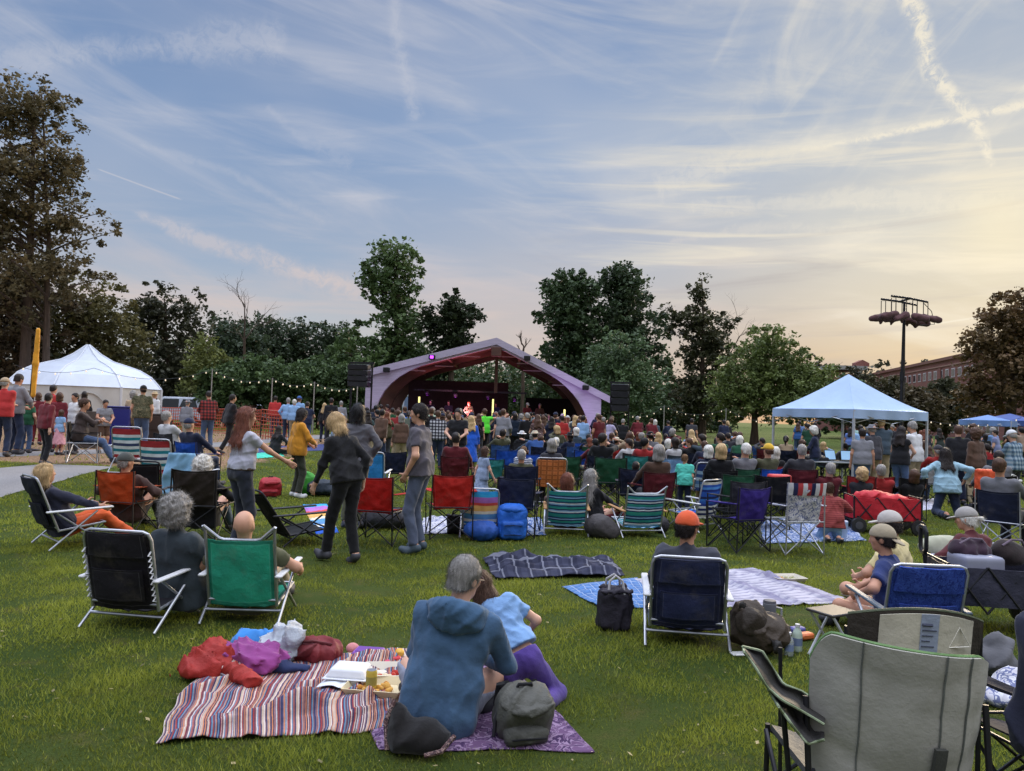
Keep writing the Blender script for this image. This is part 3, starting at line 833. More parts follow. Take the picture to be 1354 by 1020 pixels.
def leafmat(name, translucent=.25):
    m_, k, b = new_mat(name)
    at = k.n('ShaderNodeAttribute', attribute_name='tint').outputs['Fac']
    c = ocol(k)
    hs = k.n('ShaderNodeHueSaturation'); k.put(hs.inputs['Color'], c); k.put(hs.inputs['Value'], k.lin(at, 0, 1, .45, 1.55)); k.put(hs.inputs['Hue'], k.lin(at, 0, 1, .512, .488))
    k.put(b.inputs['Base Color'], hs.outputs[0]); b.inputs['Roughness'].default_value = .55; b.inputs['Specular IOR Level'].default_value = .3
    tr = k.n('ShaderNodeBsdfTranslucent'); k.put(tr.inputs[0], hs.outputs[0])
    mx = k.n('ShaderNodeMixShader'); mx.inputs[0].default_value = translucent
    k.nt.links.new(b.outputs[0], mx.inputs[1]); k.nt.links.new(tr.outputs[0], mx.inputs[2])
    k.nt.links.new(mx.outputs[0], m_.node_tree.nodes['Material Output'].inputs[0])
    return m_
M['leaf'] = leafmat('leaf'); M['grass'] = leafmat('grass_blade', .45)
def floral_mat():
    pass

# ------------------------------------------------------------------ people
SKIN = [S(206, 160, 136), S(196, 148, 122), S(186, 136, 110), S(150, 104, 80)]
HAIRC = {'dark': S(38, 30, 28), 'brown': S(78, 54, 40), 'blond': S(186, 156, 112), 'white': S(212, 208, 200), 'grey': S(140, 136, 132), 'auburn': S(112, 62, 44), 'red': S(150, 70, 40), 'black': S(20, 18, 20), 'light brown': S(128, 96, 68)}
CL = {'black': S(30, 30, 34), 'navy': S(36, 42, 66), 'charcoal': S(62, 62, 68), 'grey': S(126, 126, 132), 'white': S(206, 206, 208), 'red': S(176, 52, 52), 'maroon': S(104, 36, 44), 'blue': S(60, 96, 160), 'light blue': S(132, 166, 204), 'green': S(40, 90, 64), 'olive': S(84, 84, 62), 'brown': S(88, 66, 54), 'tan': S(172, 150, 122), 'mustard': S(188, 128, 38), 'purple': S(92, 70, 130), 'teal': S(56, 140, 140), 'pink': S(204, 150, 160), 'lime': S(92, 220, 60), 'jeans': S(74, 92, 124), 'dark jeans': S(44, 54, 78), 'khaki': S(160, 144, 116), 'lavender': S(176, 168, 196), 'yellow': S(214, 172, 60), 'orange': S(206, 92, 48), 'cream': S(200, 190, 168), 'bright blue': S(36, 88, 190), 'slate': S(70, 84, 96)}
POSES = {
 'stand': dict(),
 'stand_b': dict(feet=((-.13, .04, .085), (.10, -.06, .085)), hands=((-.27, .08, .84), (.24, -.04, .86)), twist=8, yaw=18),
 'armscross': dict(hands=((.06, .22, 1.16), (-.08, .25, 1.12)), ep=((-1, -.2, -.4), (1, -.2, -.4)), yaw=-12),
 'hips': dict(hands=((-.19, .06, 1.0), (.19, .06, 1.0)), ep=((-1, -.6, 0), (1, -.6, 0))),
 'pocket': dict(hands=((-.21, .10, .92), (.21, .10, .92)), ep=((-1, -1, 0), (1, -1, 0)), yaw=25),
 'phone': dict(hands=((-.03, .34, 1.50), (.22, .16, 1.0)), ep=((-.6, -.2, -1), (.5, -1, 0)), pitch=5),
 'armsup': dict(hands=((-.25, .12, 1.80), (.26, .12, 1.78)), ep=((-1, -.2, -.4), (1, -.2, -.4)), pitch=8),
 'walk': dict(feet=((-.09, .26, .09), (.09, -.28, .13)), hands=((-.22, -.12, .9), (.24, .24, .92)), toe=((-.1, 1, -.1), (.1, 1, -.7)), lean=5),
 'front': dict(hands=((-.10, .30, 1.05), (.12, .30, 1.08)), ep=((-1, -.5, -.3), (1, -.5, -.3)), pitch=-14),
 'chair': dict(pelvis=(0, -.10, .53), lean=-14, feet=((-.13, .40, .085), (.13, .42, .085)), hands=((-.26, .22, .66), (.26, .22, .66)), ep=((-1, -.6, -.3), (1, -.6, -.3)), kp=((0, 1, 1), (0, 1, 1))),
 'chair_b': dict(pelvis=(0, -.10, .53), lean=-8, feet=((-.13, .44, .085), (.10, .36, .085)), hands=((-.12, .30, .68), (.14, .28, .70)), ep=((-1, -.6, -.3), (1, -.6, -.3)), kp=((0, 1, 1), (0, 1, 1)), yaw=30),
 'chair_c': dict(pelvis=(0, -.08, .53), lean=14, feet=((-.15, .34, .085), (.16, .38, .085)), hands=((-.08, .42, .72), (.10, .42, .70)), ep=((-1, -.6, -.3), (1, -.6, -.3)), kp=((0, 1, 1), (0, 1, 1)), yaw=-15),
 'chair_d': dict(pelvis=(0, -.12, .52), lean=-20, side=5, feet=((-.13, .52, .085), (.16, .46, .085)), hands=((-.30, .16, .68), (.12, .18, 1.05)), ep=((-1, -.6, -.3), (1, -.6, -.3)), kp=((0, 1, 1), (0, 1, 1)), yaw=-48),
 'chair_e': dict(pelvis=(0, -.10, .53), lean=-4, side=-6, feet=((-.13, .42, .085), (.13, .40, .085)), hands=((-.05, .24, 1.15), (.24, .24, .66)), ep=((-1, -.3, -.6), (1, -.6, -.3)), kp=((0, 1, 1), (0, 1, 1)), yaw=55, pitch=-8),
 'low': dict(pelvis=(0, -.12, .24), lean=-22, feet=((-.13, .58, .085), (.13, .60, .085)), hands=((-.27, .20, .48), (.27, .20, .48)), ep=((-1, -.6, -.3), (1, -.6, -.3)), kp=((0, .4, 1), (0, .4, 1))),
 'cross': dict(pelvis=(0, 0, .13), lean=14, feet=((.14, .26, .07), (-.12, .36, .07)), hands=((-.14, .34, .30), (.16, .34, .30)), ep=((-1, -.4, 0), (1, -.4, 0)), kp=((-1, .5, .35), (1, .5, .35)), toe=((1, .3, -.1), (-1, .3, -.1))),
 'kneel': dict(pelvis=(0, -.02, .30), lean=10, feet=((-.10, -.20, .075), (.10, -.20, .075)), hands=((-.18, .34, .5), (.2, .34, .52)), ep=((-1, -.4, 0), (1, -.4, 0)), kp=((-.25, 1, -.2), (.25, 1, -.2)), toe=((-.1, -1, .05), (.1, -1, .05))),
}
_cache = {}
def part_mesh(key, make, vox):
    if key not in _cache:
        v, f = make().mesh(vox); _cache[key] = npmesh(key[0], v, f)
    return _cache[key]
def person(loc, rz, label, pz='stand', h=1.72, fem=False, shirt='black', pants='dark jeans', hair=('short', 'brown'), sleeve=1.92, hat=None, group=None,
           shorts=False, skirt=False, fine=False, vox=None, skin=None, shirt_mat=None, shoes='charcoal', fat=1., over=None, hem=None, loose=.0, cat='person', pants_mat=None, seed=None):
    if fem and fat == 1.: fat = .92
    kw = dict(POSES[pz]); kw.update(over or {}); kw['fem'] = fem; kw['fat'] = fat
    vx = vox or (.0105 if fine else .026)
    pk = (pz, fem, fat, vx, repr(sorted((over or {}).items())))
    J = _cache.get(('J', pk)) or pose(**kw); _cache['J', pk] = J
    sd = seed if seed is not None else (1 if not fine else int(abs(loc[0]*97+loc[1]*31)) % 1000)
    cvx = vx if not fine else .013
    me = part_mesh(('person_body', pk), lambda: body_sdf(J, fine), vx)
    sk = skin if skin is not None else SKIN[int(abs(loc[0]*53+loc[1]*17)*7) % 3]
    o = link('person', me, M['skin'], None, sk)
    hm = hem if hem is not None else (-.07 if pz not in ('cross', 'kneel') else -.05)
    me = part_mesh(('shirt', pk, sleeve, hm, loose, shirt_mat, sd), lambda: shirt_sdf(J, sleeve, .014, hm, .010 if fine else .004, loose, sd), cvx)
    s_ = link('shirt', me, None, o, CL[shirt] if isinstance(shirt, str) else shirt)
    if not me.materials: me.materials.append(M[shirt_mat or 'cloth'])
    if skirt:
        me = part_mesh(('skirt', pk, sd), lambda: skirt_sdf(J), cvx); 
        p_ = link('skirt', me, M[pants_mat or 'cloth'], o, CL[pants] if isinstance(pants, str) else pants)
    else:
        me = part_mesh(('shorts' if shorts else 'trousers', pk, sd), lambda: trousers_sdf(J, .85 if shorts else 1.93, seed=sd+3), cvx)
        p_ = link('shorts' if shorts else 'trousers', me, M[pants_mat or 'cloth'], o, CL[pants] if isinstance(pants, str) else pants)
    if shoes:
        for i in (0, 1):
            me = part_mesh(('shoe', pk, i), lambda: shoe_sdf(J, i), cvx)
            link('shoe', me, M['leather'], o, CL[shoes])
    if hair and hair[0] != 'bald':
        hk = ('hair', pk, hair[0], bool(hat))
        if fine and hk not in _cache:
            v_, f_ = hair_sdf(J, hair[0], bool(hat)).mesh(.0095)
            cfg = {'curly': (2600, .030, .0011), 'long': (2200, .11, .0013), 'bob': (1800, .07, .0013), 'short': (5200, .020, .0008), 'fringe': (1500, .016, .0009)}.get(hair[0], (1600, .03, .001))
            v_, f_ = strands(v_, f_, cfg[0], cfg[1], cfg[2], hair[0], J, 3); _cache[hk] = npmesh('hair', v_, f_)
        me = part_mesh(hk, lambda: hair_sdf(J, hair[0], bool(hat)), min(vx, .02))
        link('hair', me, M['hair'], o, HAIRC[hair[1]])
    if hat:
        a, b2 = hat_sdf(J, hat[0])
        me = part_mesh(('hat', pk, hat[0]), lambda: a, .016 if not fine else .009)
        ho = link('hat', me, M['straw'] if hat[1] == 'straw' else M['cloth'], o, S(196, 176, 140) if hat[1] == 'straw' else (CL[hat[1]] if isinstance(hat[1], str) else hat[1]))
        if b2: link('brim', part_mesh(('brim', pk, hat[0]), lambda: b2, .011 if not fine else .007), M['straw'] if hat[1] == 'straw' else M['cloth'], ho, ho.color)
    sc = h/1.75
    o.scale = (sc,)*3; o.location = loc; o.rotation_euler = (0, 0, rz)
    tag(o, label, cat, group)
    return o, J

# ------------------------------------------------------------------ chairs (all face +Y)
_cp = {}
def copy_tree(o, parent=None):
    c = o.copy(); COL.objects.link(c)
    if parent is not None: c.parent = parent; c.matrix_parent_inverse = o.matrix_parent_inverse
    for ch in list(o.children): copy_tree(ch, c)
    return c
def recolor(o, names, col):
    for c in o.children:
        if c.name.split('.')[0] in names: c.color = col
        recolor(c, names, col)
def panel(c00, c10, c01, c11, nu=14, nv=14, sag=.03, dirn=(0, 1, 0), th=.006, wr=.006, seed=0, dip=0.):
    """fabric between four corners (u: 00->10, v: 00->01), sagging along dirn"""
    c00, c10, c01, c11 = [np.asarray(q, float) for q in (c00, c10, c01, c11)]; d = np.asarray(dirn, float)
    P = np.zeros((nu, nv, 3)); fr_ = ridges(wr*1.6, 9, seed); ff_ = folds(wr*.6, 14, seed); fn = lambda p: fr_(p)+ff_(p)
    for i in range(nu):
        for j in range(nv):
            a, b_ = i/(nu-1), j/(nv-1)
            p = (c00*(1-a)+c10*a)*(1-b_)+(c01*(1-a)+c11*a)*b_
            e = 16*a*(1-a)*b_*(1-b_)
            P[i, j] = p+d*(sag*(4*a*(1-a)*.75+.25*e)+fn(p)*(1 if 0 < i < nu-1 else .3)); P[i, j, 2] -= dip*4*a*(1-a)*(2*b_-1)
    return P
def camp_chair(loc, rz, col, label, group=None, frame='steel', high=0., style='sling', sc=1.0):
    sd_ = (len(THINGS)*7) % 4; key = ('camp', frame, round(high, 2), style, sd_)
    if key in _cp:
        o = copy_tree(_cp[key])
    else:
        o = empty('camp_chair', (0, 0, 0))
        w, zt = .27, .88+high
        A = MB().sheet(panel((-w+.03, -.21, .40), (w-.03, -.21, .40), (-w-.01, -.31, zt), (w+.01, -.31, zt), 26, 24, sag=-.06, dirn=(0, 1, 0), wr=.014, seed=len(_cp)*7+int(sd_), dip=.025), .007).build('backrest', M[style], o)
        MB().sheet(panel((-.25, -.20, .46), (.25, -.20, .46), (-.27, .24, .44), (.27, .24, .44), sag=-.05, dirn=(0, 0, 1)), .007).build('seat', M[style], o)
        for s_ in (-1, 1):
            MB().sheet(panel((s_*.33, -.28, .66), (s_*.25, -.28, .66), (s_*.35, .27, .64), (s_*.27, .27, .64), 5, 10, -.012, (0, 0, 1)), .009).build('armrest', M[style], o)
        t = MB()
        for s_ in (-1, 1):
            t.tube([(s_*.28, -.30, .02), (s_*.27, -.32, zt)], .0095, 6)            # back posts
            t.tube([(s_*.31, .27, .02), (s_*.33, .27, .65)], .0095, 6)            # front posts
            t.tube([(s_*.28, -.30, .02), (s_*.27, .25, .44)], .008, 6); t.tube([(s_*.31, .27, .02), (s_*.265, -.22, .46)], .008, 6)
        for y in (-.30, .27):
            t.tube([(-.29, y, .02), (.265, y*.8, .45)], .008, 6); t.tube([(.29, y+.015, .02), (-.265, y*.8+.015, .45)], .008, 6)
        t.tube([(-.272, -.312, .45), (.272, -.312, .45)], .007, 6)
        for s_ in (-1, 1): t.tube([(s_*.275, -.31, .44), (s_*.322, .27, .44)], .007, 6)
        t.tube([(-.32, .27, .43), (.32, .27, .43)], .007, 6)
        t.build('frame', M[frame], o)
        _cp[key] = o
    o.location = loc; o.rotation_euler = (0, 0, rz); o.scale = (sc,)*3
    recolor(o, ('backrest', 'seat', 'armrest'), col)
    tag(o, label, 'folding chair', group); return o
def beach_chair(loc, rz, fab, label, col=(1, 1, 1, 1), group=None, seat=.20, bl=.66, w=.28, rec=24, top='bar', frame='alu', arm='white', pocket=False, sc=1.0, name='beach_chair', straps=False, lattice=False):
    o = empty(name, loc, rz, label, 'folding chair', group, sc)
    if fab == 'nylon': fab = 'sling'
    a = radians(rec); by, bz = -.22, seat-.03
    dv = np.array([0, -sin(a), cos(a)]); B = np.array([0, by, bz])
    nrm = np.array([0, -cos(a), -sin(a)])
    T = B+dv*bl
    e = np.array([1., 0, 0])
    hw = w-.015
    b0 = .015
    topd = bl-.03 if top != 'flare' else bl-.11
    MB().sheet(panel(B-e*hw+dv*b0, B+e*hw+dv*b0, B-e*hw+dv*topd, B+e*hw+dv*topd, 16, 22, .045, nrm, wr=.007), .007).build('backrest', M[fab], o, col)
    MB().sheet(panel((-hw, by, seat-.02), (hw, by, seat-.02), (-hw, .25, seat+.04), (hw, .25, seat+.04), 14, 14, -.03, (0, 0, 1)), .007).build('seat', M[fab], o, col)
    t = MB()
    R_ = .0125
    if top == 'flare':
        t.tube([B-e*w, B-e*w+dv*(bl-.05), B-e*(w+.01)+dv*bl+np.array([0, -.01, 0])], R_, 8)
        t.tube([B+e*w, B+e*w+dv*(bl-.05), B+e*(w+.01)+dv*bl+np.array([0, -.01, 0])], R_, 8)
        t.tube([B-e*(w+.01)+dv*bl+np.array([0, -.01, 0]), B-e*(w-.10)+dv*(bl-.10), B-e*(w-.14)+dv*(bl-.112), B+e*(w-.14)+dv*(bl-.112), B+e*(w-.10)+dv*(bl-.10), B+e*(w+.01)+dv*bl+np.array([0, -.01, 0])], R_, 8)
    else:
        c = .06
        t.tube([B-e*w, B-e*w+dv*(bl-c), B-e*(w-.02)+dv*(bl-.015), B-e*(w-c)+dv*bl, B+e*(w-c)+dv*bl, B+e*(w-.02)+dv*(bl-.015), B+e*w+dv*(bl-c), B+e*w], R_, 8)
    t.tube([(-w, by, seat-.02), (-w, .26, seat+.045), (w, .26, seat+.045), (w, by, seat-.02)], R_, 8)
    t.tube([B-e*w+dv*.05, B+e*w+dv*.05], R_, 8)
    t.build('back_frame', M[frame], o)
    az_ = max(seat+.21, .40)
    ab = B+dv*((az_-bz)/cos(a))
    for s_ in (-1, 1):
        l = MB(); l.tube([(s_*(w+.035), -.32-.10*(seat > .3), .012), (s_*(w+.035), .16, az_-.02)], .0115, 8)
        l.build('leg', M[frame], o)
        l = MB(); l.tube([(s_*(w+.018), .30, .012), (s_*(w+.018), ab[1]+.06, az_-.03)], .0115, 8); l.build('leg', M[frame], o)
        ar = MB(); ar.box((s_*(w+.03), (ab[1]+.28)/2, az_), (.055, .28-ab[1]+.10, .022), rotx(radians(2)), .008); ar.build('armrest', M['plastic'] if arm != 'wood' else M['wood'], o, CL.get(arm, CL['white']) if arm != 'wood' else S(170, 128, 84))
    y0_ = -.32-.10*(seat > .3); z_ = .10; yb = y0_+(.16-y0_)*(z_-.012)/(az_-.032)
    l = MB(); l.tube([(-(w+.035), yb, z_), (w+.035, yb, z_)], .0115, 8); l.build('rear_bar', M[frame], o)
    if pocket:
        MB().sheet(panel(B-e*(hw-.05)+dv*.10+nrm*.055, B+e*(hw-.05)+dv*.10+nrm*.055, B-e*(hw-.05)+dv*(bl*.55)+nrm*.05, B+e*(hw-.05)+dv*(bl*.55)+nrm*.05, 10, 10, .03, nrm, seed=3), .012).build('pocket', M[fab], o, tuple(min(1, c*1.15) for c in col[:3])+(1,))
        MB().sheet(panel(B-e*(hw-.01)+dv*(bl-.19)+nrm*.03, B+e*(hw-.01)+dv*(bl-.19)+nrm*.03, B-e*(hw-.03)+dv*(bl-.005)+nrm*.02, B+e*(hw-.03)+dv*(bl-.005)+nrm*.02, 14, 8, .02, nrm, wr=.008, seed=5), .022).build('headrest', M[fab], o, tuple(min(1, c*1.1) for c in col[:3])+(1,))
    if straps:
        for s_ in (-1, 1):
            q = MB(); q.tube([B+e*s_*.15+dv*.14+nrm*.09, B+e*s_*.16+dv*(bl*.5)+nrm*.12, B+e*s_*.12+dv*(bl-.06)+nrm*.07], .012, 6); q.build('strap', M['cloth'], o, CL['black'])
    if lattice:
        for s_ in (-1, 1):
            q = MB(); n = 9
            for i in range(n):
                p = B+e*s_*(w-.005)+dv*(.08+.40*i/n); q.tube([p+nrm*.01, p+dv*.022+nrm*.045, p+dv*.04+nrm*.01], .006, 5)
            q.build('bungee_cord', M['plastic'], o, CL['white'])
    return o
# ------------------------------------------------------------------ ground
def structure(o): o['kind'] = 'structure'; return o
PATH_L = [(-60, 664), (30, 643), (75, 620), (150, 612)]
def ground_mat():
    m_, k, b = new_mat('lawn_soil'); v = ocoord(k)
    n1 = k.noise(v, .35, 5, .6); n2 = k.noise(v, 3.2, 6, .7); n3 = k.noise(v, 85, 5, .8)
    c = k.mix(k.ss(n1, .35, .68), S(66, 86, 32), S(92, 104, 44))
    c = k.mix(k.ss(n2, .48, .74), c, S(112, 106, 58))
    c = k.mix(k.m('MULTIPLY', k.ss(n3, .42, .58), .7), c, S(52, 66, 26))
    x, y, z = k.sep(v)
    # wood-chip area round the tents on the left (its own edge, worn into the lawn)
    ed = k.m('ADD', x, k.m('MULTIPLY', k.m('SUBTRACT', k.noise(v, .8, 4), .5), 1.6))
    mk = k.m('MULTIPLY', k.m('SUBTRACT', 1., k.ss(k.m('ADD', ed, k.m('MULTIPLY', k.m('SUBTRACT', y, 17.), .03)), -6.9, -6.4)), k.m('MULTIPLY', k.ss(y, 15.6, 16.2), k.m('SUBTRACT', 1., k.ss(y, 36., 40.))))
    n4 = k.noise(v, 14, 5, .8)
    mul = k.ramp(n4, [(.3, S(84, 66, 50)), (.5, S(146, 118, 92)), (.7, S(190, 160, 130))])
    c = k.mix(mk, c, mul)
    k.put(b.inputs['Base Color'], c); b.inputs['Roughness'].default_value = .95; b.inputs['Specular IOR Level'].default_value = .15
    bump(k, b, k.m('ADD', n3, k.noise(v, 9, 4)), .8, .05)
    return m_
M['ground'] = ground_mat()
def ground():
    xs = np.concatenate([[-900, -400, -200, -110, -70, -45], np.arange(-32, 33, .8), [45, 70, 110, 200, 400, 900]])
    ys = np.concatenate([[-400, -100, -30, -8], np.arange(0, 40, .8), np.arange(40, 124, 4), [160, 260, 500, 1200]])
    V = np.array([(x, y, gz(x, y)) for y in ys for x in xs]); nx = len(xs)
    Fq = np.array([(j*nx+i, j*nx+i+1, (j+1)*nx+i+1, (j+1)*nx+i) for j in range(len(ys)-1) for i in range(nx-1)])
    structure(link('ground', npmesh('ground', V, Fq), M['ground']))
ground()
m_, k, b = new_mat('asphalt'); v = ocoord(k)
n = k.noise(v, 60, 4, .7); c = k.ramp(n, [(.3, S(104, 102, 102)), (.7, S(146, 142, 140))])
k.put(b.inputs['Base Color'], vary(k, c, v, .9, .85, 1.1)); b.inputs['Roughness'].default_value = .9; bump(k, b, n, .5, .01); M['asphalt'] = m_
def ribbon(name, left, right, mat, n=26, lift=.006):
    """a path sheet lying on the lawn between two polylines of ground points"""
    def samp(pl):
        pl = np.array(pl); d = np.concatenate([[0], np.cumsum(np.linalg.norm(np.diff(pl, axis=0), axis=1))]); t = np.linspace(0, d[-1], n)
        return np.stack([np.interp(t, d, pl[:, i]) for i in range(3)], 1)
    A, B = samp(left), samp(right)
    V = []; Fq = []; mm = 8
    for i in range(n):
        for j in range(mm):
            p = A[i]+(B[i]-A[i])*j/(mm-1); V.append((p[0], p[1], gz(p[0], p[1])+lift))
    for i in range(n-1):
        for j in range(mm-1): Fq.append((i*mm+j, i*mm+j+1, (i+1)*mm+j+1, (i+1)*mm+j))
    structure(link(name, npmesh(name, V, np.array(Fq)[:, ::-1]), mat))
ribbon('path', [G(-240, 668), G(-120, 640), G(-30, 622), G(60, 614)], [G(-140, 700), G(20, 652), G(80, 637), G(150, 618)], M['asphalt'])
ribbon('pavement', [G(-200, 606), G(200, 592), G(330, 582), G(460, 573)], [G(-200, 611), G(200, 598), G(330, 588), G(460, 578)], M['asphalt'])

# ------------------------------------------------------------------ trees
def leaves(centres, radii, per, size, tint, rs, flat=0.):
    """leaf-sized faces scattered in clumps"""
    nC = len(centres); N = nC*per
    d = rs.normal(size=(N, 3)); d /= np.linalg.norm(d, axis=1)[:, None]
    rad = rs.rand(N)**.45
    P = np.repeat(centres, per, 0)+d*rad[:, None]*np.repeat(radii, per)[:, None]*np.array([1, 1, .8-flat])
    a = rs.normal(size=(N, 3)); a[:, 2] *= .6; a /= np.linalg.norm(a, axis=1)[:, None]
    b_ = np.cross(a, rs.normal(size=(N, 3))); b_ /= np.linalg.norm(b_, axis=1)[:, None]
    L = size*(.45+1.1*rs.rand(N)**1.5)[:, None]
    V = np.stack([P-a*L*.5, P+b_*L*.32, P+a*L*.5, P-b_*L*.32], 1).reshape(-1, 3)
    Fq = np.arange(N*4).reshape(N, 4)
    t = np.clip(np.repeat(tint, per)+rs.normal(size=N)*.12, 0, 1)
    return V, Fq, np.repeat(t, 4)
def leaf_obj(name, V, Fq, T, parent, col, mat='leaf'):
    me = npmesh(name, V, Fq, False)
    at = me.attributes.new('tint', 'FLOAT', 'POINT'); at.data.foreach_set('value', T.astype(np.float32))
    return link(name, me, M[mat], parent, col)
def tree(base, label, blobs, col, name='tree', n=240, per=26, leaf=.3, clump=.75, trunk=.25, seed=0, group=None, cat='tree', shell=.6, limbs=9, th=None, trunks=None, fork=.35):
    """blobs: (dx, dy, z, rx, ry, rz) crown lobes relative to base"""
    rs = np.random.RandomState(seed)
    o = empty(name, base, 0, label, cat, group)
    bl = np.array(blobs, float); wgt = bl[:, 3]*bl[:, 5]*(bl[:, 4]**.5); wgt /= wgt.sum()
    C = []; R = []; T = []
    for i in rs.choice(len(bl), n, p=wgt):
        q = bl[i]; d = rs.normal(size=3); d /= np.linalg.norm(d)
        rr = rs.rand()**(1-shell*.9) if rs.rand() < .8 else rs.rand()
        rr *= 1+.10*rs.normal(); spr = rs.rand() < .22
        if spr: rr = 1.0+.22*rs.rand()
        c = q[:3]+d*q[3:]*rr
        if c[2] < .3: c[2] = .3+rs.rand()*.4
        C.append(c); R.append(clump*((.55+.8*rs.rand()) if not spr else .3+.3*rs.rand()))
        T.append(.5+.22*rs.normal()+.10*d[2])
    C = np.array(C); R = np.array(R); T = np.array(T)
    V, Fq, tt = leaves(C, R, per, leaf, T, rs)
    leaf_obj('crown', V, Fq, tt, o, tuple(c*1.3 for c in col[:3])+(1,))
    zt = max(q[2]+q[5]*.55 for q in bl) if th is None else th
    t = MB()
    for (bx, rad) in (trunks or [(0., trunk)]):
        top = bl[np.argmax(bl[:, 2]+bl[:, 5])]
        pts = [np.array([bx, 0, -.1])]
        for i in range(1, 8):
            a = i/7; pts.append(np.array([bx+(top[0]-bx)*a*a*.8, top[1]*a*a*.8, zt*a])+rs.normal(size=3)*np.array([.10, .10, 0])*a)
        t.tube(pts, [rad*(1.35 if i == 0 else 1)*(1-.85*i/7) for i in range(8)], 8)
        hi = [c for c in C if c[2] > zt*fork]
        rs.shuffle(hi)
        for c in hi[:limbs]:
            a = np.clip((c[2]-.55*np.hypot(c[0]-bx, c[1]))/zt, fork*.7, .93)
            i = a*7; i0 = min(6, int(i)); s_ = pts[i0]+(pts[i0+1]-pts[i0])*(i-i0)
            m1 = s_+(c-s_)*.5+np.array([0, 0, .12*np.linalg.norm(c-s_)])*.4
            r_ = rad*(1-.85*a)*.55
            t.tube([s_, s_+(m1-s_)*.5+rs.normal(size=3)*.05, m1+rs.normal(size=3)*.08, c], [r_, r_*.75, r_*.5, r_*.18], 5)
    t.build('trunk', M['bark'], o)
    return o
def blob(px0, px1, py0, py1, Z, base, ry=None):
    """crown lobe filling the picture box when it stands at depth Z"""
    a = hy(px0, (py0+py1)/2, Z); c = hy(px1, (py0+py1)/2, Z); t_ = hy((px0+px1)/2, py0, Z); u_ = hy((px0+px1)/2, py1, Z)
    rx = (c[0]-a[0])/2; rz_ = (t_[2]-u_[2])/2
    return ((a[0]+c[0])/2-base[0], 0, (t_[2]+u_[2])/2-base[2], rx, ry or rx*.9, rz_)
def tree_px(pxb, Z, label, boxes, col, **kw):
    base = D(pxb, Z)
    return tree(base, label, [blob(*b_, Z, base) for b_ in boxes], col, **kw)
DK, OL, GR, LG, RB = S(58, 70, 44), S(84, 80, 46), S(66, 84, 48), S(88, 104, 62), S(78, 66, 48)
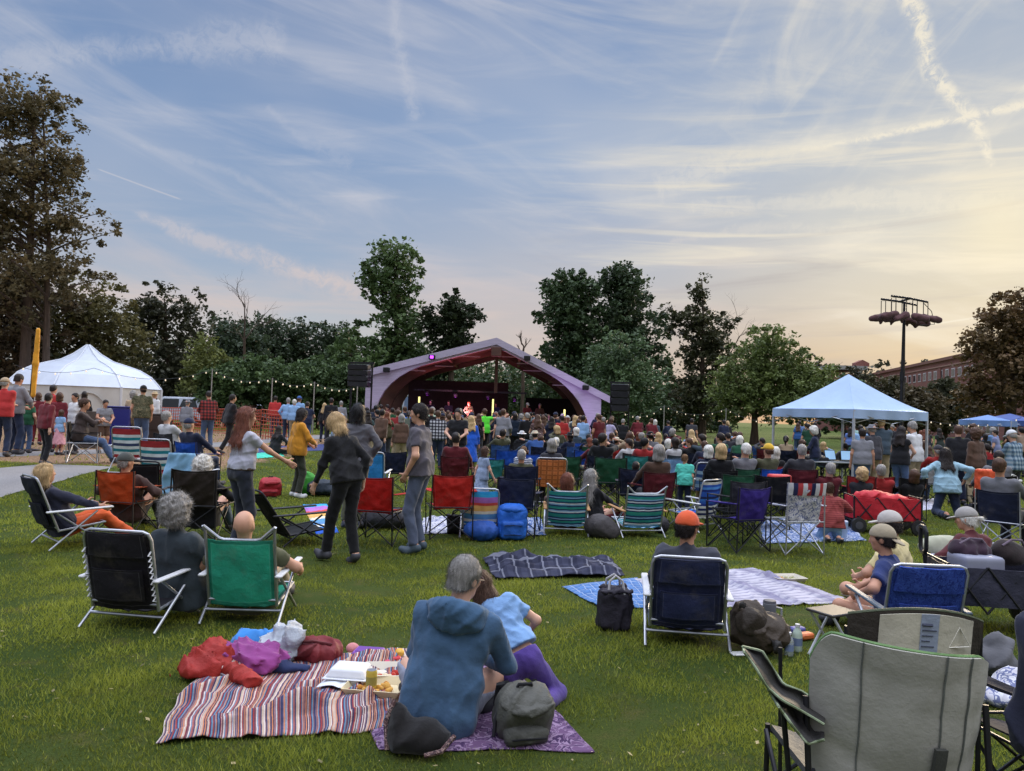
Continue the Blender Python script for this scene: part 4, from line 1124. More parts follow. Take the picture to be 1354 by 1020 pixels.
def trees():
    tree_px(28, 38, 'tall airy tree with reddish brown foliage at the left edge', [(-10, 100, 105, 190), (-40, 60, 110, 200), (30, 132, 185, 260), (-40, 100, 190, 280), (20, 140, 255, 330), (-60, 60, 260, 350), (-10, 125, 315, 390), (-90, 20, 170, 400), (-70, 90, 340, 440)],
            S(84, 76, 52), name='ash_tree', n=760, per=46, leaf=.20, clump=.62, trunk=.34, seed=1, limbs=46, shell=.35, trunks=[(0, .30), (1.1, .2)])
    tree_px(-10, 41, 'broad olive tree mass behind the white tent under the tall airy tree', [(-110, 20, 335, 480), (-60, 95, 350, 500), (-90, 95, 430, 560)], RB, n=520, per=40, leaf=.24, clump=.8, seed=2)
    tree_px(115, 43, 'olive rounded tree directly behind the white tent peak', [(45, 165, 365, 480), (90, 190, 405, 540), (60, 150, 440, 560)], OL, n=400, per=40, leaf=.24, clump=.75, seed=3)
    tree_px(222, 50, 'dark ragged tree right of the white tent with open top', [(176, 245, 378, 460), (232, 276, 384, 470), (165, 215, 400, 470), (185, 280, 440, 560)], S(52, 54, 38), n=400, per=32, leaf=.26, clump=.65, seed=4, limbs=16, shell=.4)
    tree_px(272, 47, 'small light green tree beside the dark ragged one', [(245, 300, 440, 520), (240, 310, 475, 560)], S(92, 98, 52), n=200, per=40, leaf=.22, clump=.6, seed=5)
    for i, (a, c, t_, Z, l) in enumerate([(268, 330, 424, 105, 'dark green woodland tree right of the bare dead tree'), (322, 382, 428, 108, 'dark green woodland tree with flat top beyond the hedge'), (368, 420, 430, 112, 'dark bluish woodland tree in the middle of the far row'), (410, 470, 434, 110, 'dark woodland tree last in the far row before the lobed tall tree'), (290, 345, 438, 96, 'low dark woodland tree in front of the bare dead tree')]):
        tree_px((a+c)/2, Z, l, [(a-8, c+8, t_, 520), (a, c, t_-8, 480)], S(48, 60, 42), n=230, per=26, leaf=.5, clump=1.5, seed=10+i, group='woodland trees behind the hedge', trunk=.3)
    # hedge bushes behind the string lights
    hb = [(270, 322, 484, 46), (308, 366, 478, 48), (352, 405, 482, 47), (392, 446, 476, 49), (432, 482, 484, 48)]
    for i, (a, c, t_, Z) in enumerate(hb):
        tree_px((a+c)/2, Z, 'leafy mid green hedge bush behind the string lights', [(a-6, c+6, t_, 556), (a, c, t_-2, 530)], S(66, 84, 50), name='bush', n=240, per=40, leaf=.24, clump=.6, seed=20+i, group='hedge bushes behind the string lights', cat='bush', trunk=.1, th=1.6)
    tree_px(522, 62, 'tall lobed green tree behind the left end of the stage roof', [(480, 558, 322, 400), (500, 545, 320, 360), (476, 520, 345, 395), (485, 565, 380, 440), (470, 575, 420, 500), (440, 480, 418, 470), (430, 575, 450, 560)], GR, n=480, per=44, leaf=.34, clump=.85, trunk=.4, seed=30, limbs=16, shell=.5)
    tree_px(594, 60, 'dark vine-covered tree with drooping arms left of the stage peak', [(585, 615, 386, 430), (575, 605, 400, 520), (606, 637, 404, 432), (555, 585, 396, 450), (590, 622, 410, 480)], S(44, 54, 34), n=260, per=40, leaf=.3, clump=.6, trunk=.35, seed=31)
    tree_px(750, 80, 'large dense dark tree right of the stage peak, left of the twin pair', [(715, 790, 368, 470), (720, 790, 364, 420), (718, 800, 430, 560)], S(56, 72, 46), n=460, per=44, leaf=.42, clump=1.1, trunk=.5, seed=32, shell=.5)
    tree_px(825, 82, 'large dense dark tree with the highest crown, right of the twin pair', [(785, 858, 350, 430), (770, 876, 390, 480), (790, 886, 440, 560), (798, 842, 346, 390)], S(52, 66, 44), n=520, per=44, leaf=.42, clump=1.1, trunk=.5, seed=33, shell=.5)
    tree_px(815, 66, 'mid green lower tree standing before the big twin trees', [(775, 855, 436, 520), (765, 880, 470, 560)], S(74, 92, 62), n=320, per=40, leaf=.3, clump=.8, seed=34)
    tree_px(928, 74, 'dark spire-topped tree with ragged arms', [(908, 942, 370, 420), (918, 934, 362, 392), (892, 962, 405, 450), (900, 975, 425, 490), (880, 905, 400, 440), (885, 970, 470, 560), (955, 976, 415, 440)], S(58, 60, 40), name='spruce_tree', n=420, per=34, leaf=.34, clump=.7, trunk=.35, seed=35, limbs=24, shell=.35, fork=.2)
    tree_px(997, 58, 'rounded bright green tree standing on the open grass', [(960, 1060, 440, 530), (935, 1010, 475, 555), (1020, 1105, 470, 545), (985, 1030, 434, 480), (960, 1090, 490, 560)], S(86, 98, 54), n=640, per=44, leaf=.26, clump=.75, trunk=.30, seed=36, shell=.55)
    for i, (a, c, t_, Z) in enumerate([(840, 890, 520, 92), (880, 935, 508, 94), (915, 965, 512, 93), (690, 760, 500, 88), (600, 700, 480, 90), (1085, 1150, 505, 84), (530, 605, 462, 78), (780, 842, 512, 92)]):
        tree_px((a+c)/2, Z, 'low rounded bush at the far edge of the grass', [(a-10, c+10, t_, 572), (a, c, t_-3, 550)], S(58, 74, 46), name='bush', n=220, per=34, leaf=.4, clump=1.0, seed=40+i, group='bushes along the far edge of the grass', cat='bush', trunk=.12, th=2)
    tree_px(1335, 50, 'big brown leaved tree at the right edge', [(1290, 1370, 392, 460), (1310, 1420, 385, 470), (1272, 1350, 430, 490), (1290, 1430, 440, 560), (1262, 1330, 480, 560)], S(84, 68, 42), n=560, per=36, leaf=.28, clump=.7, trunk=.4, seed=50, limbs=20, shell=.4)
    for i, (a, c, t_, Z, cl) in enumerate([(1140, 1200, 505, 72, S(66, 64, 44)), (1185, 1240, 518, 66, S(74, 66, 46)), (1225, 1275, 508, 68, S(60, 62, 44)), (1110, 1150, 490, 90, S(56, 56, 40))]):
        tree_px((a+c)/2, Z, ['olive tree behind the peak of the blue canopy', 'brownish tree right of the light tower pole', 'dark tree between light tower and the right edge tree', 'small dark tree by the left end of the brick building'][i], [(a-8, c+8, t_, 568), (a, c, t_-4, 545)], cl, n=260, per=34, leaf=.34, clump=.8, seed=60+i, group='trees before the brick building')
    # far wooded horizon beyond everything
    for i in range(9):
        a = 1060+i*40
        tree_px(a, 230, 'distant dusky treetop on the skyline at right', [(a-28, a+28, 478+8*((i*7) % 3), 560)], S(56, 56, 44), n=90, per=26, leaf=1.2, clump=2.6, seed=80+i, group='distant skyline trees', trunk=.5)
    for i in range(16):
        a = -140+i*62 if i < 9 else 440+(i-9)*58
        tree_px(a, 150, 'distant dark tree in the background wood', [(a-40, a+40, 446+10*((i*5) % 3)+a*.02, 570)], S(50, 58, 42), n=130, per=24, leaf=.9, clump=2.0, seed=100+i, group='distant trees of the background wood', trunk=.4)
    # bare trees
    def bare(pxb, Z, top, bottom, label, seed, spread=.35, r=.075):
        rs = np.random.RandomState(seed); base = D(pxb, Z); o = empty('dead_tree', base, 0, label, 'tree')
        t = MB(); ht = hy(pxb, top, Z)[2]-base[2]; hb = max(.5, hy(pxb, bottom, Z)[2]-base[2])
        t.tube([(0, 0, -.1), (.1, 0, hb*.5), (0, 0, hb)], [r*1.8, r*1.5, r*1.2], 7); t.build('trunk', M['bark'], o)
        br = MB()
        def grow(p, d, L, r_, lv):
            q = p+d*L*.55+rs.normal(size=3)*.06*L; e = q+unit(d+rs.normal(size=3)*.22)*L*.45
            br.tube([p, q, e], [r_, r_*.75, r_*.5], 5)
            if lv > 0:
                for w in range(3 if lv > 1 else 2):
                    grow(p+(e-p)*(.45+.5*rs.rand()) if w else e, unit(d+rs.normal(size=3)*spread*np.array([1.5, .8, .7])+np.array([0, 0, .12])), L*(.5+.25*rs.rand()), r_*.5, lv-1)
        L = ht-hb
        grow(np.array([0, 0, hb]), unit((-.06, 0, 1)), L*.55, r, 4)
        grow(np.array([0, 0, hb]), unit((.5, .1, 1)), L*.42, r*.7, 3)
        grow(np.array([0, 0, hb*.97]), unit((-.6, .1, .9)), L*.3, r*.6, 3)
        br.build('branches', M['bark'], o)
    bare(318, 60, 376, 450, 'bare dead tree with forked branches above the hedge', 5, .4)
    bare(962, 82, 396, 470, 'thin bare branches beside the spire-topped tree', 8, .4, .09)
    bare(688, 62, 440, 466, 'broken dead snag poking above the stage roof ridge', 11, .25, .10)
trees()

# ------------------------------------------------------------------ brick building and far things
def building():
    A = hy(1330, 480, 104); A = np.array([A[0], 104, 0]); B = hy(1150, 490, 172); B = np.array([B[0], 172., 0])
    o = empty('brick_building', (A[0], A[1], gz(A[0], A[1])), 0, 'long four storey red brick building with rows of pale windows on the skyline', 'building')
    X = unit(B-A); L = np.linalg.norm(B-A); hA = hy(1290, 468, 112)[2]-.2; N = np.cross(X, [0, 0, 1.])
    if N@A > 0: N = -N
    m_, k, b = new_mat('red_brick'); v = ocoord(k)
    br = k.n('ShaderNodeTexBrick'); k.put(br.inputs['Vector'], k.map(v, (1, 1, 1), (pi/2, 0, 0))); br.inputs['Scale'].default_value = 3
    br.inputs['Color1'].default_value = S(136, 84, 76); br.inputs['Color2'].default_value = S(116, 70, 64); br.inputs['Mortar'].default_value = S(140, 106, 96)
    k.put(b.inputs['Base Color'], vary(k, br.outputs[0], v, .25, .85, 1.1)); b.inputs['Roughness'].default_value = .95; M['brick'] = m_
    H_ = hA
    def slab(name, a, c, d, z0, z1, mat, parent=o, col=None, off=0.):
        q = MB(); p = [X*a+N*off, X*c+N*off, X*c-N*(d-off), X*a-N*(d-off)]
        vv = [np.array([t[0], t[1], z0]) for t in p]+[np.array([t[0], t[1], z1]) for t in p]
        q.add(vv, [(3, 2, 1, 0), (4, 5, 6, 7), (0, 1, 5, 4), (1, 2, 6, 5), (2, 3, 7, 6), (3, 0, 4, 7)])
        return q.build(name, mat, parent, col, False)
    slab('wall', -14, L, 18, 0, H_, M['brick'])
    slab('cornice', -14.3, L+.3, 18.6, H_, H_+.5, M['paint'], o, S(120, 74, 66), .3)
    slab('string_course', -14, L, .2, H_-1.0, H_-.8, M['paint'], o, S(150, 110, 100), .12)
    w0 = None
    nW = 0
    for r_ in range(4):
        for i in range(24):
            a = 2+i*(L-4)/24
            if w0 is None:
                w0 = slab('window', 0, 1.5, .2, 0, 1.5, M['paint'], o, S(196, 186, 190), .05)
                g = slab('pane', .18, 1.32, .1, .18, 1.32, M['glass'], w0, None, .09)
                w = w0
            else:
                w = copy_tree(w0, o)
            w.location = (X[0]*a, X[1]*a, H_-3.0-r_*3.0); nW += 1
    for a in (L*.35, L*.68): slab('wall_pier', a, a+1.2, .5, 0, H_-1.2, M['brick'], o, None, .25)
    q = hy(1128, 487, 168); e = empty('flat_roofed_wing', (q[0], 168, gz(q[0], 168)), 0, 'low dark brick wing with pale flat roof left of the long building', 'building')
    MB().box((0, 5, q[2]/2-.8), (8.6, 10, q[2]-1.6)).build('wall', M['brick'], e, smooth=False)
    MB().box((-1.2, 5, q[2]-.3), (8.4, 11, .9)).build('roof', M['paint'], e, S(150, 150, 150), smooth=False)
    MB().prism([(-1.5, 0), (1.5, 0), (1.5, .8), (0, 1.5), (-1.5, .8)], 2, (2.6, 3, q[2]+.16), (1, 0, 0), (0, 0, 1)).build('roof_house', M['brick'], e, smooth=False)
building()
def car(pos, rz, col, label, kind='suv'):
    o = empty('parked_car', pos, rz, label, 'car')
    W_ = .92
    prof = [(-2.3, .35), (-2.32, .75), (-2.25, 1.0), (-1.95, 1.6), (-1.6, 1.72), (0.2, 1.72), (.95, 1.15), (2.0, 1.02), (2.3, .85), (2.34, .35)]
    if kind == 'sedan': prof = [(-2.3, .35), (-2.32, .85), (-1.6, .98), (-.95, 1.42), (-.2, 1.46), (.45, 1.42), (1.15, .98), (2.0, .9), (2.3, .75), (2.34, .35)]
    def ins(p):
        return [W_*(1.0 if z < 1.0 else 1-.28*(z-1.0)) for x, z in p]
    wd = ins(prof); n = len(prof); V = []
    for sgn in (-1, 1):
        for (x, z), w in zip(prof, wd): V.append((x, sgn*w, z))
    b_ = MB(); b_.add(V, [tuple(range(n)), tuple(range(n, 2*n))[::-1]]+[(i, n+i, n+(i+1) % n, (i+1) % n) for i in range(n)])
    ob = b_.build('body', M['paint'], o, col, False)
    bm = ob.modifiers.new('b', 'BEVEL'); bm.width = .07; bm.segments = 2
    for sgn in (-1, 1):
        for a, c in ((-1.75, -.75), (-.68, .3)):
            z1 = 1.6 if kind == 'suv' else 1.36
            ff = .25 if c > 0 else .05
            wl = lambda z: sgn*(W_*(1-.28*(z-1.0))+.012)
            V = [(a, wl(1.08), 1.08), (c+ff, wl(1.08), 1.08), (c-.15, wl(z1), z1), (a+(.2 if a < -1.5 else 0), wl(z1), z1)]
            q = MB(); q.add(V+[(x, y-sgn*.03, z) for x, y, z in V], [(0, 1, 2, 3), (7, 6, 5, 4), (0, 4, 5, 1), (1, 5, 6, 2), (2, 6, 7, 3), (3, 7, 4, 0)]); q.build('window', M['glass'], o, smooth=False)
        for x in (-1.45, 1.45):
            R = rotx(pi/2)
            q = MB(); q.lathe([(.2, -.11), (.33, -.1), (.345, 0), (.33, .1), (.2, .11)], (x, sgn*.84, .345), 18, R); wl_ = q.build('wheel', M['plastic'], o, S(24, 24, 26))
            q = MB(); q.lathe([(.02, -.125), (.2, -.12), (.21, 0), (.2, .12), (.02, .125)], (x, sgn*.84, .345), 14, R); q.build('rim', M['alu'], wl_)
        q = MB(); q.box((-2.28, sgn*.72, .92), (.12, .3, .22), None, .03); q.build('tail_light', M['plastic'], o, S(150, 24, 24))
        q = MB(); q.box((2.24, sgn*.68, .8), (.2, .34, .16), None, .03); q.build('headlight', M['clear'], o)
    return o
p = D(222, 45); car(p, radians(180+14), S(190, 198, 214), 'white estate car parked behind the orange mesh fence by the white tent')
p = D(352, 52); car(p, radians(176), S(176, 186, 204), 'white saloon car mostly hidden behind the orange fence near the hedge', 'sedan')
p = D(938, 98); car(p, radians(10), S(58, 62, 82), 'dark car parked at the far edge of the grass beneath the bushes')
p = D(1390, 60); car(p, radians(170), S(60, 60, 66), 'dark car at far right behind the crowd', 'sedan') if False else None

# ------------------------------------------------------------------ stage
def stage():
    ZL, ZR = 41., 41.
    L = hy(486, 493, ZL); R_ = hy(794, 522, ZR); Ap = hy(657, 451, (ZL+ZR)/2)
    base = np.array([(L[0]+R_[0])/2, (ZL+ZR)/2, 0]); base[2] = 0
    X = unit([R_[0]-L[0], ZR-ZL, 0]); Yb = np.array([-X[1], X[0], 0]); Wd = math.hypot(R_[0]-L[0], ZR-ZL); hw = Wd/2
    gzb = gz(base[0], base[1]); base[2] = gzb
    o = empty('pavilion_stage', base, math.atan2(X[1], X[0]), 'open timber pavilion stage with arched purple lit frame and low gabled roof', 'stage')
    hl, hr, ha = L[2]-gzb, R_[2]-gzb, Ap[2]-gzb; ax = (Ap[0]-base[0])*X[0]+(Ap[1]-base[1])*X[1]
    DEP = 8.5
    def roofz(x): return hl+(ha-hl)*(x+hw)/(ax+hw) if x < ax else ha+(hr-ha)*(x-ax)/(hw-ax)
    m_, k, b = new_mat('shingle_roof'); v = ocoord(k); k.put(b.inputs['Base Color'], vary(k, S(104, 98, 104), k.map(v, (1, 6, 6)), 2, .75, 1.15)); b.inputs['Roughness'].default_value = .95; M['roof'] = m_
    m_, k, b = new_mat('stained_timber_ceiling'); v = ocoord(k); k.put(b.inputs['Base Color'], vary(k, S(92, 58, 48), k.map(v, (.6, 9, 1)), 2, .6, 1.25)); b.inputs['Roughness'].default_value = .6; M['ceil'] = m_
    m_, k, b = new_mat('painted_glulam'); v = ocoord(k); k.put(b.inputs['Base Color'], vary(k, S(182, 172, 194), k.map(v, (.7, 1, 7)), 2, .85, 1.08)); b.inputs['Roughness'].default_value = .7; M['glulam'] = m_
    # roof slabs: shingles above, timber below
    for (x0, x1) in ((-hw-.15, ax), (ax, hw+.45)):
        sl = (roofz(x1)-roofz(x0)) if False else None
        z0 = roofz(max(-hw, min(hw, x0)))+(0 if -hw <= x0 <= hw else (x0+hw)*(ha-hl)/(ax+hw) if x0 < 0 else 0)
        z1 = roofz(max(-hw, min(hw, x1)))+(0 if -hw <= x1 <= hw else (x1-hw)*(hr-ha)/(hw-ax))
        for nm, a, c, mt, y0, y1 in (('roof', .0, .10, 'roof', -.45, DEP+.4), ('ceiling', -.06, -.004, 'ceil', -.3, DEP+.3)):
            q = MB(); vv = []
            for y in (y0, y1):
                vv += [(x0, y, z0+a), (x1, y, z1+a), (x1, y, z1+c), (x0, y, z0+c)]
            q.add(vv, [(0, 1, 2, 3), (7, 6, 5, 4), (0, 4, 5, 1), (1, 5, 6, 2), (2, 6, 7, 3), (3, 7, 4, 0)]); q.build(nm, M[mt], o, smooth=False)
        q = MB(); vv = []
        for y in (-.52, -.455): vv += [(x0, y, z0-.24), (x1, y, z1-.24), (x1, y, z1+.13), (x0, y, z0+.13)]
        q.add(vv, [(0, 1, 2, 3), (7, 6, 5, 4), (0, 4, 5, 1), (1, 5, 6, 2), (2, 6, 7, 3), (3, 7, 4, 0)]); q.build('fascia_board', M['glulam'], o, S(160, 152, 166), smooth=False)
    def frame(y, mat, th):
        for s_ in (-1, 1):
            xe = s_*hw; he = hl if s_ < 0 else hr; q = MB()
            # outer edge: base, eave, apex ; inner edge: curved knee
            n = 22; A = []; B = []
            pw = .52; dep = .36
            xi = xe-s_*pw
            sl = (ha-he)/abs(ax-xe)
            kx = xe-s_*min(3.3, abs(ax-xe)*.47)
            zk = he+sl*abs(kx-xe)-dep
            for i in range(n):
                t = i/(n-1)
                if t < .30:
                    u_ = t/.30; A.append((xe, y, (he-.07)*u_)); B.append((xi, y, max(0, (he-2.3))*u_))
                else:
                    u_ = (t-.30)/.70
                    xo = xe+(ax-xe)*u_; A.append((xo, y, he+sl*abs(xo-xe)-.07))
                    if u_ < .5:
                        w = u_/.5; p0 = np.array([xi, max(0, he-2.3)]); p1 = np.array([xi+(kx-xi)*.10, he-.25]); p2 = np.array([kx, zk])
                        p = p0*(1-w)**2+2*p1*w*(1-w)+p2*w*w; B.append((p[0], y, p[1]))
                    else:
                        w = (u_-.5)/.5; xx = kx+(ax-kx)*w; B.append((xx, y, he+sl*abs(xx-xe)-dep))
            q.strip([np.array(p) for p in A], [np.array(p) for p in B], th, (0, 1, 0)); q.build('arch_frame', M[mat], o, smooth=False)
    frame(-.40, 'glulam', .30)
    frame(DEP*.52, 'ceil', .28); frame(DEP, 'ceil', .28)
    # king post, purlins, tie
    q = MB(); q.box((ax, 1.3, ha-1.5), (.18, .18, 2.6)); q.box((ax, -.30, ha-.62), (.55, .5, .5), None, .03); q.build('king_post', M['ceil'], o, smooth=False)
    q = MB()
    for x in (-hw*.66, -hw*.33, hw*.3, hw*.62): q.box((x, DEP/2, roofz(x)-.16), (.14, DEP, .2))
    q.build('purlin', M['ceil'], o, smooth=False)
    q = MB(); q.box((-.9, 3.2, 2.95), (6.6, .12, .10)); q.build('lighting_bar', M['steel'], o, smooth=False)
    # deck with skirt, back screens
    q = MB(); q.box((0, DEP/2+.2, .32), (Wd-1.4, DEP-.4, .6)); q.build('stage_deck', M['wood'], o, S(60, 52, 50), smooth=False)
    q = MB(); q.box((-1.9, DEP-1.0, 2.15), (6.4, .12, 3.1)); q.build('back_screen', M['cloth'], o, S(62, 48, 50), smooth=False)
    q = MB(); q.box((hw-2.2, DEP-.7, 1.7), (3.4, .12, 2.2)); q.build('side_screen', M['cloth'], o, S(30, 26, 28), smooth=False)
    q = MB(); q.box((hw-1.4, 3, 3.05), (3.6, 5, .1)); q.build('side_soffit', M['ceil'], o, smooth=False) if False else None
    for x in (-3.6, .5):
        q = MB(); q.box((x, 1.0, 1.55), (.09, .09, 1.9)); q.build('lit_tube', M['lampstrip'], o, smooth=False)
    q = MB(); q.box((4.4, -.2, 1.1), (.09, .09, 1.9)); q.build('lit_tube', M['lampstrip'], o, smooth=False)
    # lamps: purple cans on the bar and at the eaves (they are lit in the photograph)
    cans = [(-3.4, 3.05, 2.72), (-1.75, 3.05, 2.66), (0.15, 3.05, 2.6), (1.7, 3.05, 2.52)]
    for (x, y, z) in cans:
        q = MB(); q.lathe([(.10, 0), (.13, .06), (.12, .26), (.06, .3)], (x, y, z), 12, rotx(radians(60))); f_ = q.build('stage_lamp', M['steel'], o)
        q = MB(); q.lathe([(.095, -.012), (.1, .0)], (x, y, z), 12, rotx(radians(60))); q.build('lens', M['purple_lamp'], f_)
    for (x, y, z, s_) in ((-hw*.44, -.75, roofz(-hw*.44)-.1, 1), (-hw*.82, -.7, hl+.15, 0), (hw*.36, -.75, roofz(hw*.36)-.15, 0), (hw*.86, -.7, roofz(hw*.86)-.1, 0)):
        q = MB(); q.box((x, y, z), (.34, .3, .26), None, .03); q.box((x, y+.16, z+.1), (.1, .3, .1)); f_ = q.build('floodlight', M['steel'], o)
        if s_: q = MB(); q.box((x, y-.17, z), (.17, .02, .14)); q.build('lens', M['purple_lamp'], f_)
    tub = [(-4.0, 2.0, -.35), (-2.6, 4.4, -.3), (-.9, 2.2, -.3), (1.2, 2.2, -.4), (2.7, 3.8, -.35), (4.4, 2.4, -.4), (2.3, 1.2, -.3)]
    for (x, y, dz) in tub:
        q = MB(); q.box((x, y, roofz(x)+dz), (1.1, .07, .05)); q.build('ceiling_tube', M['paint'], o, S(200, 186, 190))
    def lamp(nm, loc, e, col, size=.3, tgt=None, typ='POINT', ang=100):
        d = bpy.data.lights.new(nm, typ); d.energy = e; d.color = col; d.shadow_soft_size = size
        if typ == 'SPOT': d.spot_size = radians(ang); d.spot_blend = .6
        l = bpy.data.objects.new(nm, d); COL.objects.link(l); l.parent = o; l.location = loc
        if tgt is not None: l.rotation_euler = (Vector(tgt)-Vector(loc)).to_track_quat('-Z', 'Y').to_euler()
    pu = (.66, .38, 1.0)
    lamp('frame_lamp_light', (-hw*.55, -3.2, .9), 270, pu, .2, (-hw*.8, -.4, 2.4), 'SPOT', 95)
    lamp('frame_lamp_light', (hw*.55, -3.2, .9), 270, pu, .2, (hw*.85, -.4, 2.2), 'SPOT', 95)
    for (x, y, z) in cans[:4]: lamp('can_light', (x, y-.35, z-.1), 10, (.75, .15, .9), .12)
    lamp('ceiling_wash_light', (-1.5, 2.0, 1.4), 620, (.95, .30, .42), .2, (-1.0, 2.5, 5), 'SPOT', 130)
    lamp('singer_light', (-.6, -1.2, 3.2), 70, (1, .35, .3), .15, (-.6, 2.6, 1.6), 'SPOT', 50)
    mw = np.array([[X[0], Yb[0]], [X[1], Yb[1]]])
    def st(x, y, z=.62): q_ = mw@np.array([x, y]); return np.array([base[0]+q_[0], base[1]+q_[1], base[2]+z])
    return st
ST = stage()
def hang_speaker(px, py0, py1, Z, label):
    b0 = D(px, Z); z1 = hy(px, py0, Z)[2]-b0[2]; z0 = hy(px, py1, Z)[2]-b0[2]
    o = empty('speaker_tower', b0, radians(-8), label, 'loudspeaker')
    q = MB()
    for x in (-.55, .55): q.tube([(x, .35, 0), (x, .35, z1+.1)], .05, 6)
    q.box((0, .35, z1+.1), (1.3, .1, .1)); q.box((0, .35, .05), (1.6, 1.2, .1)); q.build('stand', M['steel'], o)
    n = 4; h_ = (z1-z0)/n
    for i in range(n):
        q = MB(); a = rotx(radians(3*i-3)); q.box((0, -.05*i*.3, z0+h_*(i+.5)), (1.05, .6, h_*.94), a, .03); c_ = q.build('speaker_cabinet', M['plastic'], o, S(24, 24, 28))
        q = MB(); q.box((0, -.05*i*.3-.31, z0+h_*(i+.5)), (.95, .02, h_*.8), a); q.build('grille', M['cloth'], c_, S(40, 40, 44))
hang_speaker(472, 482, 512, 38.5, 'black stack of loudspeakers hung left of the stage')
hang_speaker(818, 508, 545, 46.5, 'black stack of loudspeakers hung right of the stage')
# ------------------------------------------------------------------ tents, poles, fence
def white_tent():
    Z = 35; c = D(118, Z+3.2); zb = c[2]
    xl = hy(16, 505, Z+3)[0]; xr = hy(206, 510, Z+3)[0]; R_ = (xr-xl)/2; c[0] = (xl+xr)/2
    ze = hy(120, 511, Z)[2]-zb; za = hy(121, 457, Z+3.2)[2]-zb
    o = empty('marquee_tent', c, 0, 'large white peaked eight sided marquee tent with arched wall panels', 'tent')
    N_ = 8; off = radians(-90+22.5-14)
    prof = [(1.0, ze), (.86, ze+(za-ze)*.27), (.70, ze+(za-ze)*.43), (.52, ze+(za-ze)*.53), (.34, ze+(za-ze)*.62), (.18, ze+(za-ze)*.78), (.02, za)]
    def ring(r, z): return [np.array([R_*r*cos(off+2*pi*k/N_), R_*r*sin(off+2*pi*k/N_), z]) for k in range(N_)]
    q = MB(); V = []
    for r, z in prof: V += ring(r, z)
    Fq = [(i*N_+k, i*N_+(k+1) % N_, (i+1)*N_+(k+1) % N_, (i+1)*N_+k) for i in range(len(prof)-1) for k in range(N_)]+[tuple((len(prof)-1)*N_+k for k in range(N_))]
    q.add(V, Fq); ob = q.build('roof', M['vinyl'], o, S(206, 214, 228), False)
    q = MB()
    for k in range(N_): q.tube([ring(r, z+.01)[k] for r, z in prof], .045, 6)
    q.build('roof_seam', M['vinyl'], o, S(214, 220, 232))
    w0, w1 = ring(1.0, 0), ring(1.0, ze-.003)
    for k in range(N_):
        a, b_ = w0[k]*[.985, .985, 1], w0[(k+1) % N_]*[.985, .985, 1]; d = b_-a; L = np.linalg.norm(d); d = d/L; nn = np.cross(d, [0, 0, 1.])
        P = np.array([[a+d*L*i/11+np.array([0, 0, ze*j/5])+nn*(.04*sin(i*1.3+k)*sin(pi*j/5)) for j in range(6)] for i in range(12)])
        q = MB(); q.sheet(P, .02); q.build('wall_panel', M['vinyl'], o, S(196, 194, 190))
        # arched door panel welt
        pts = [a+d*(L*.5+L*.36*cos(t))+nn*.06+np.array([0, 0, ze*.86*sin(t)]) for t in np.linspace(0, pi, 15)]
        q = MB(); q.tube(pts, .035, 5); q.build('arch_welt', M['vinyl'], o, S(176, 172, 168))
        q = MB(); q.tube([w0[k], w1[k]], .06, 6); q.build('corner_pole', M['vinyl'], o, S(204, 206, 212))
white_tent()

def pavilion_canopy(centre, rz, half, ze, za, val, label, col, side=None):
    o = empty('pop_up_canopy', centre, rz, label, 'canopy tent')
    cs = [(-half, -half), (half, -half), (half, half), (-half, half)]
    q = MB()
    for k in range(4):
        a, b_ = np.array(cs[k]), np.array(cs[(k+1) % 4]); n = 14; P = np.zeros((n, 12, 3))
        for i in range(n):
            for j in range(12):
                t = j/11; e = a+(b_-a)*i/(n-1); p = e*(1-t)
                z = ze+(za-ze)*(t**1.25)*.96+(za-ze)*.04*t-.10*sin(pi*i/(n-1))*sin(pi*t)*(1-t)
                P[i, j] = (p[0], p[1], z)
        m_ = MB(); m_.sheet(P, .006); m_.build('roof_panel', M['vinyl'], o, col)
        P = np.array([[np.append(a+(b_-a)*i/13, ze-val*j/4)+np.append(unit(a+b_)*(.012*j*sin(i*1.7)), 0) for j in range(5)] for i in range(14)])
        m_ = MB(); m_.sheet(P, .008); m_.build('valance', M['vinyl'], o, tuple(c*.95 for c in col[:3])+(1,))
    for (x, y) in cs:
        m_ = MB(); m_.box((x*.985, y*.985, (ze-.02)/2), (.05, .05, ze-.02)); m_.box((x*.985, y*.985, .01), (.12, .12, .02)); m_.build('leg', M['paint'], o, S(176, 178, 184), smooth=False)
    m_ = MB()
    for k in range(4):
        a, b_ = np.array(cs[k])*.985, np.array(cs[(k+1) % 4])*.985; mid = (a+b_)/2
        m_.tube([np.append(a, ze-.35), np.append(mid, ze-.06)], .012, 5); m_.tube([np.append(a, ze-.06), np.append(mid, ze-.35)], .012, 5)
        m_.tube([np.append(b_, ze-.35), np.append(mid, ze-.06)], .012, 5); m_.tube([np.append(b_, ze-.06), np.append(mid, ze-.35)], .012, 5)
    m_.build('truss', M['alu'], o)
    return o
fc = D(1129, 18.9, 1.0); lc = D(1023, 21.2, 1.9); rc_ = D(1222, 20.6, 1.9)
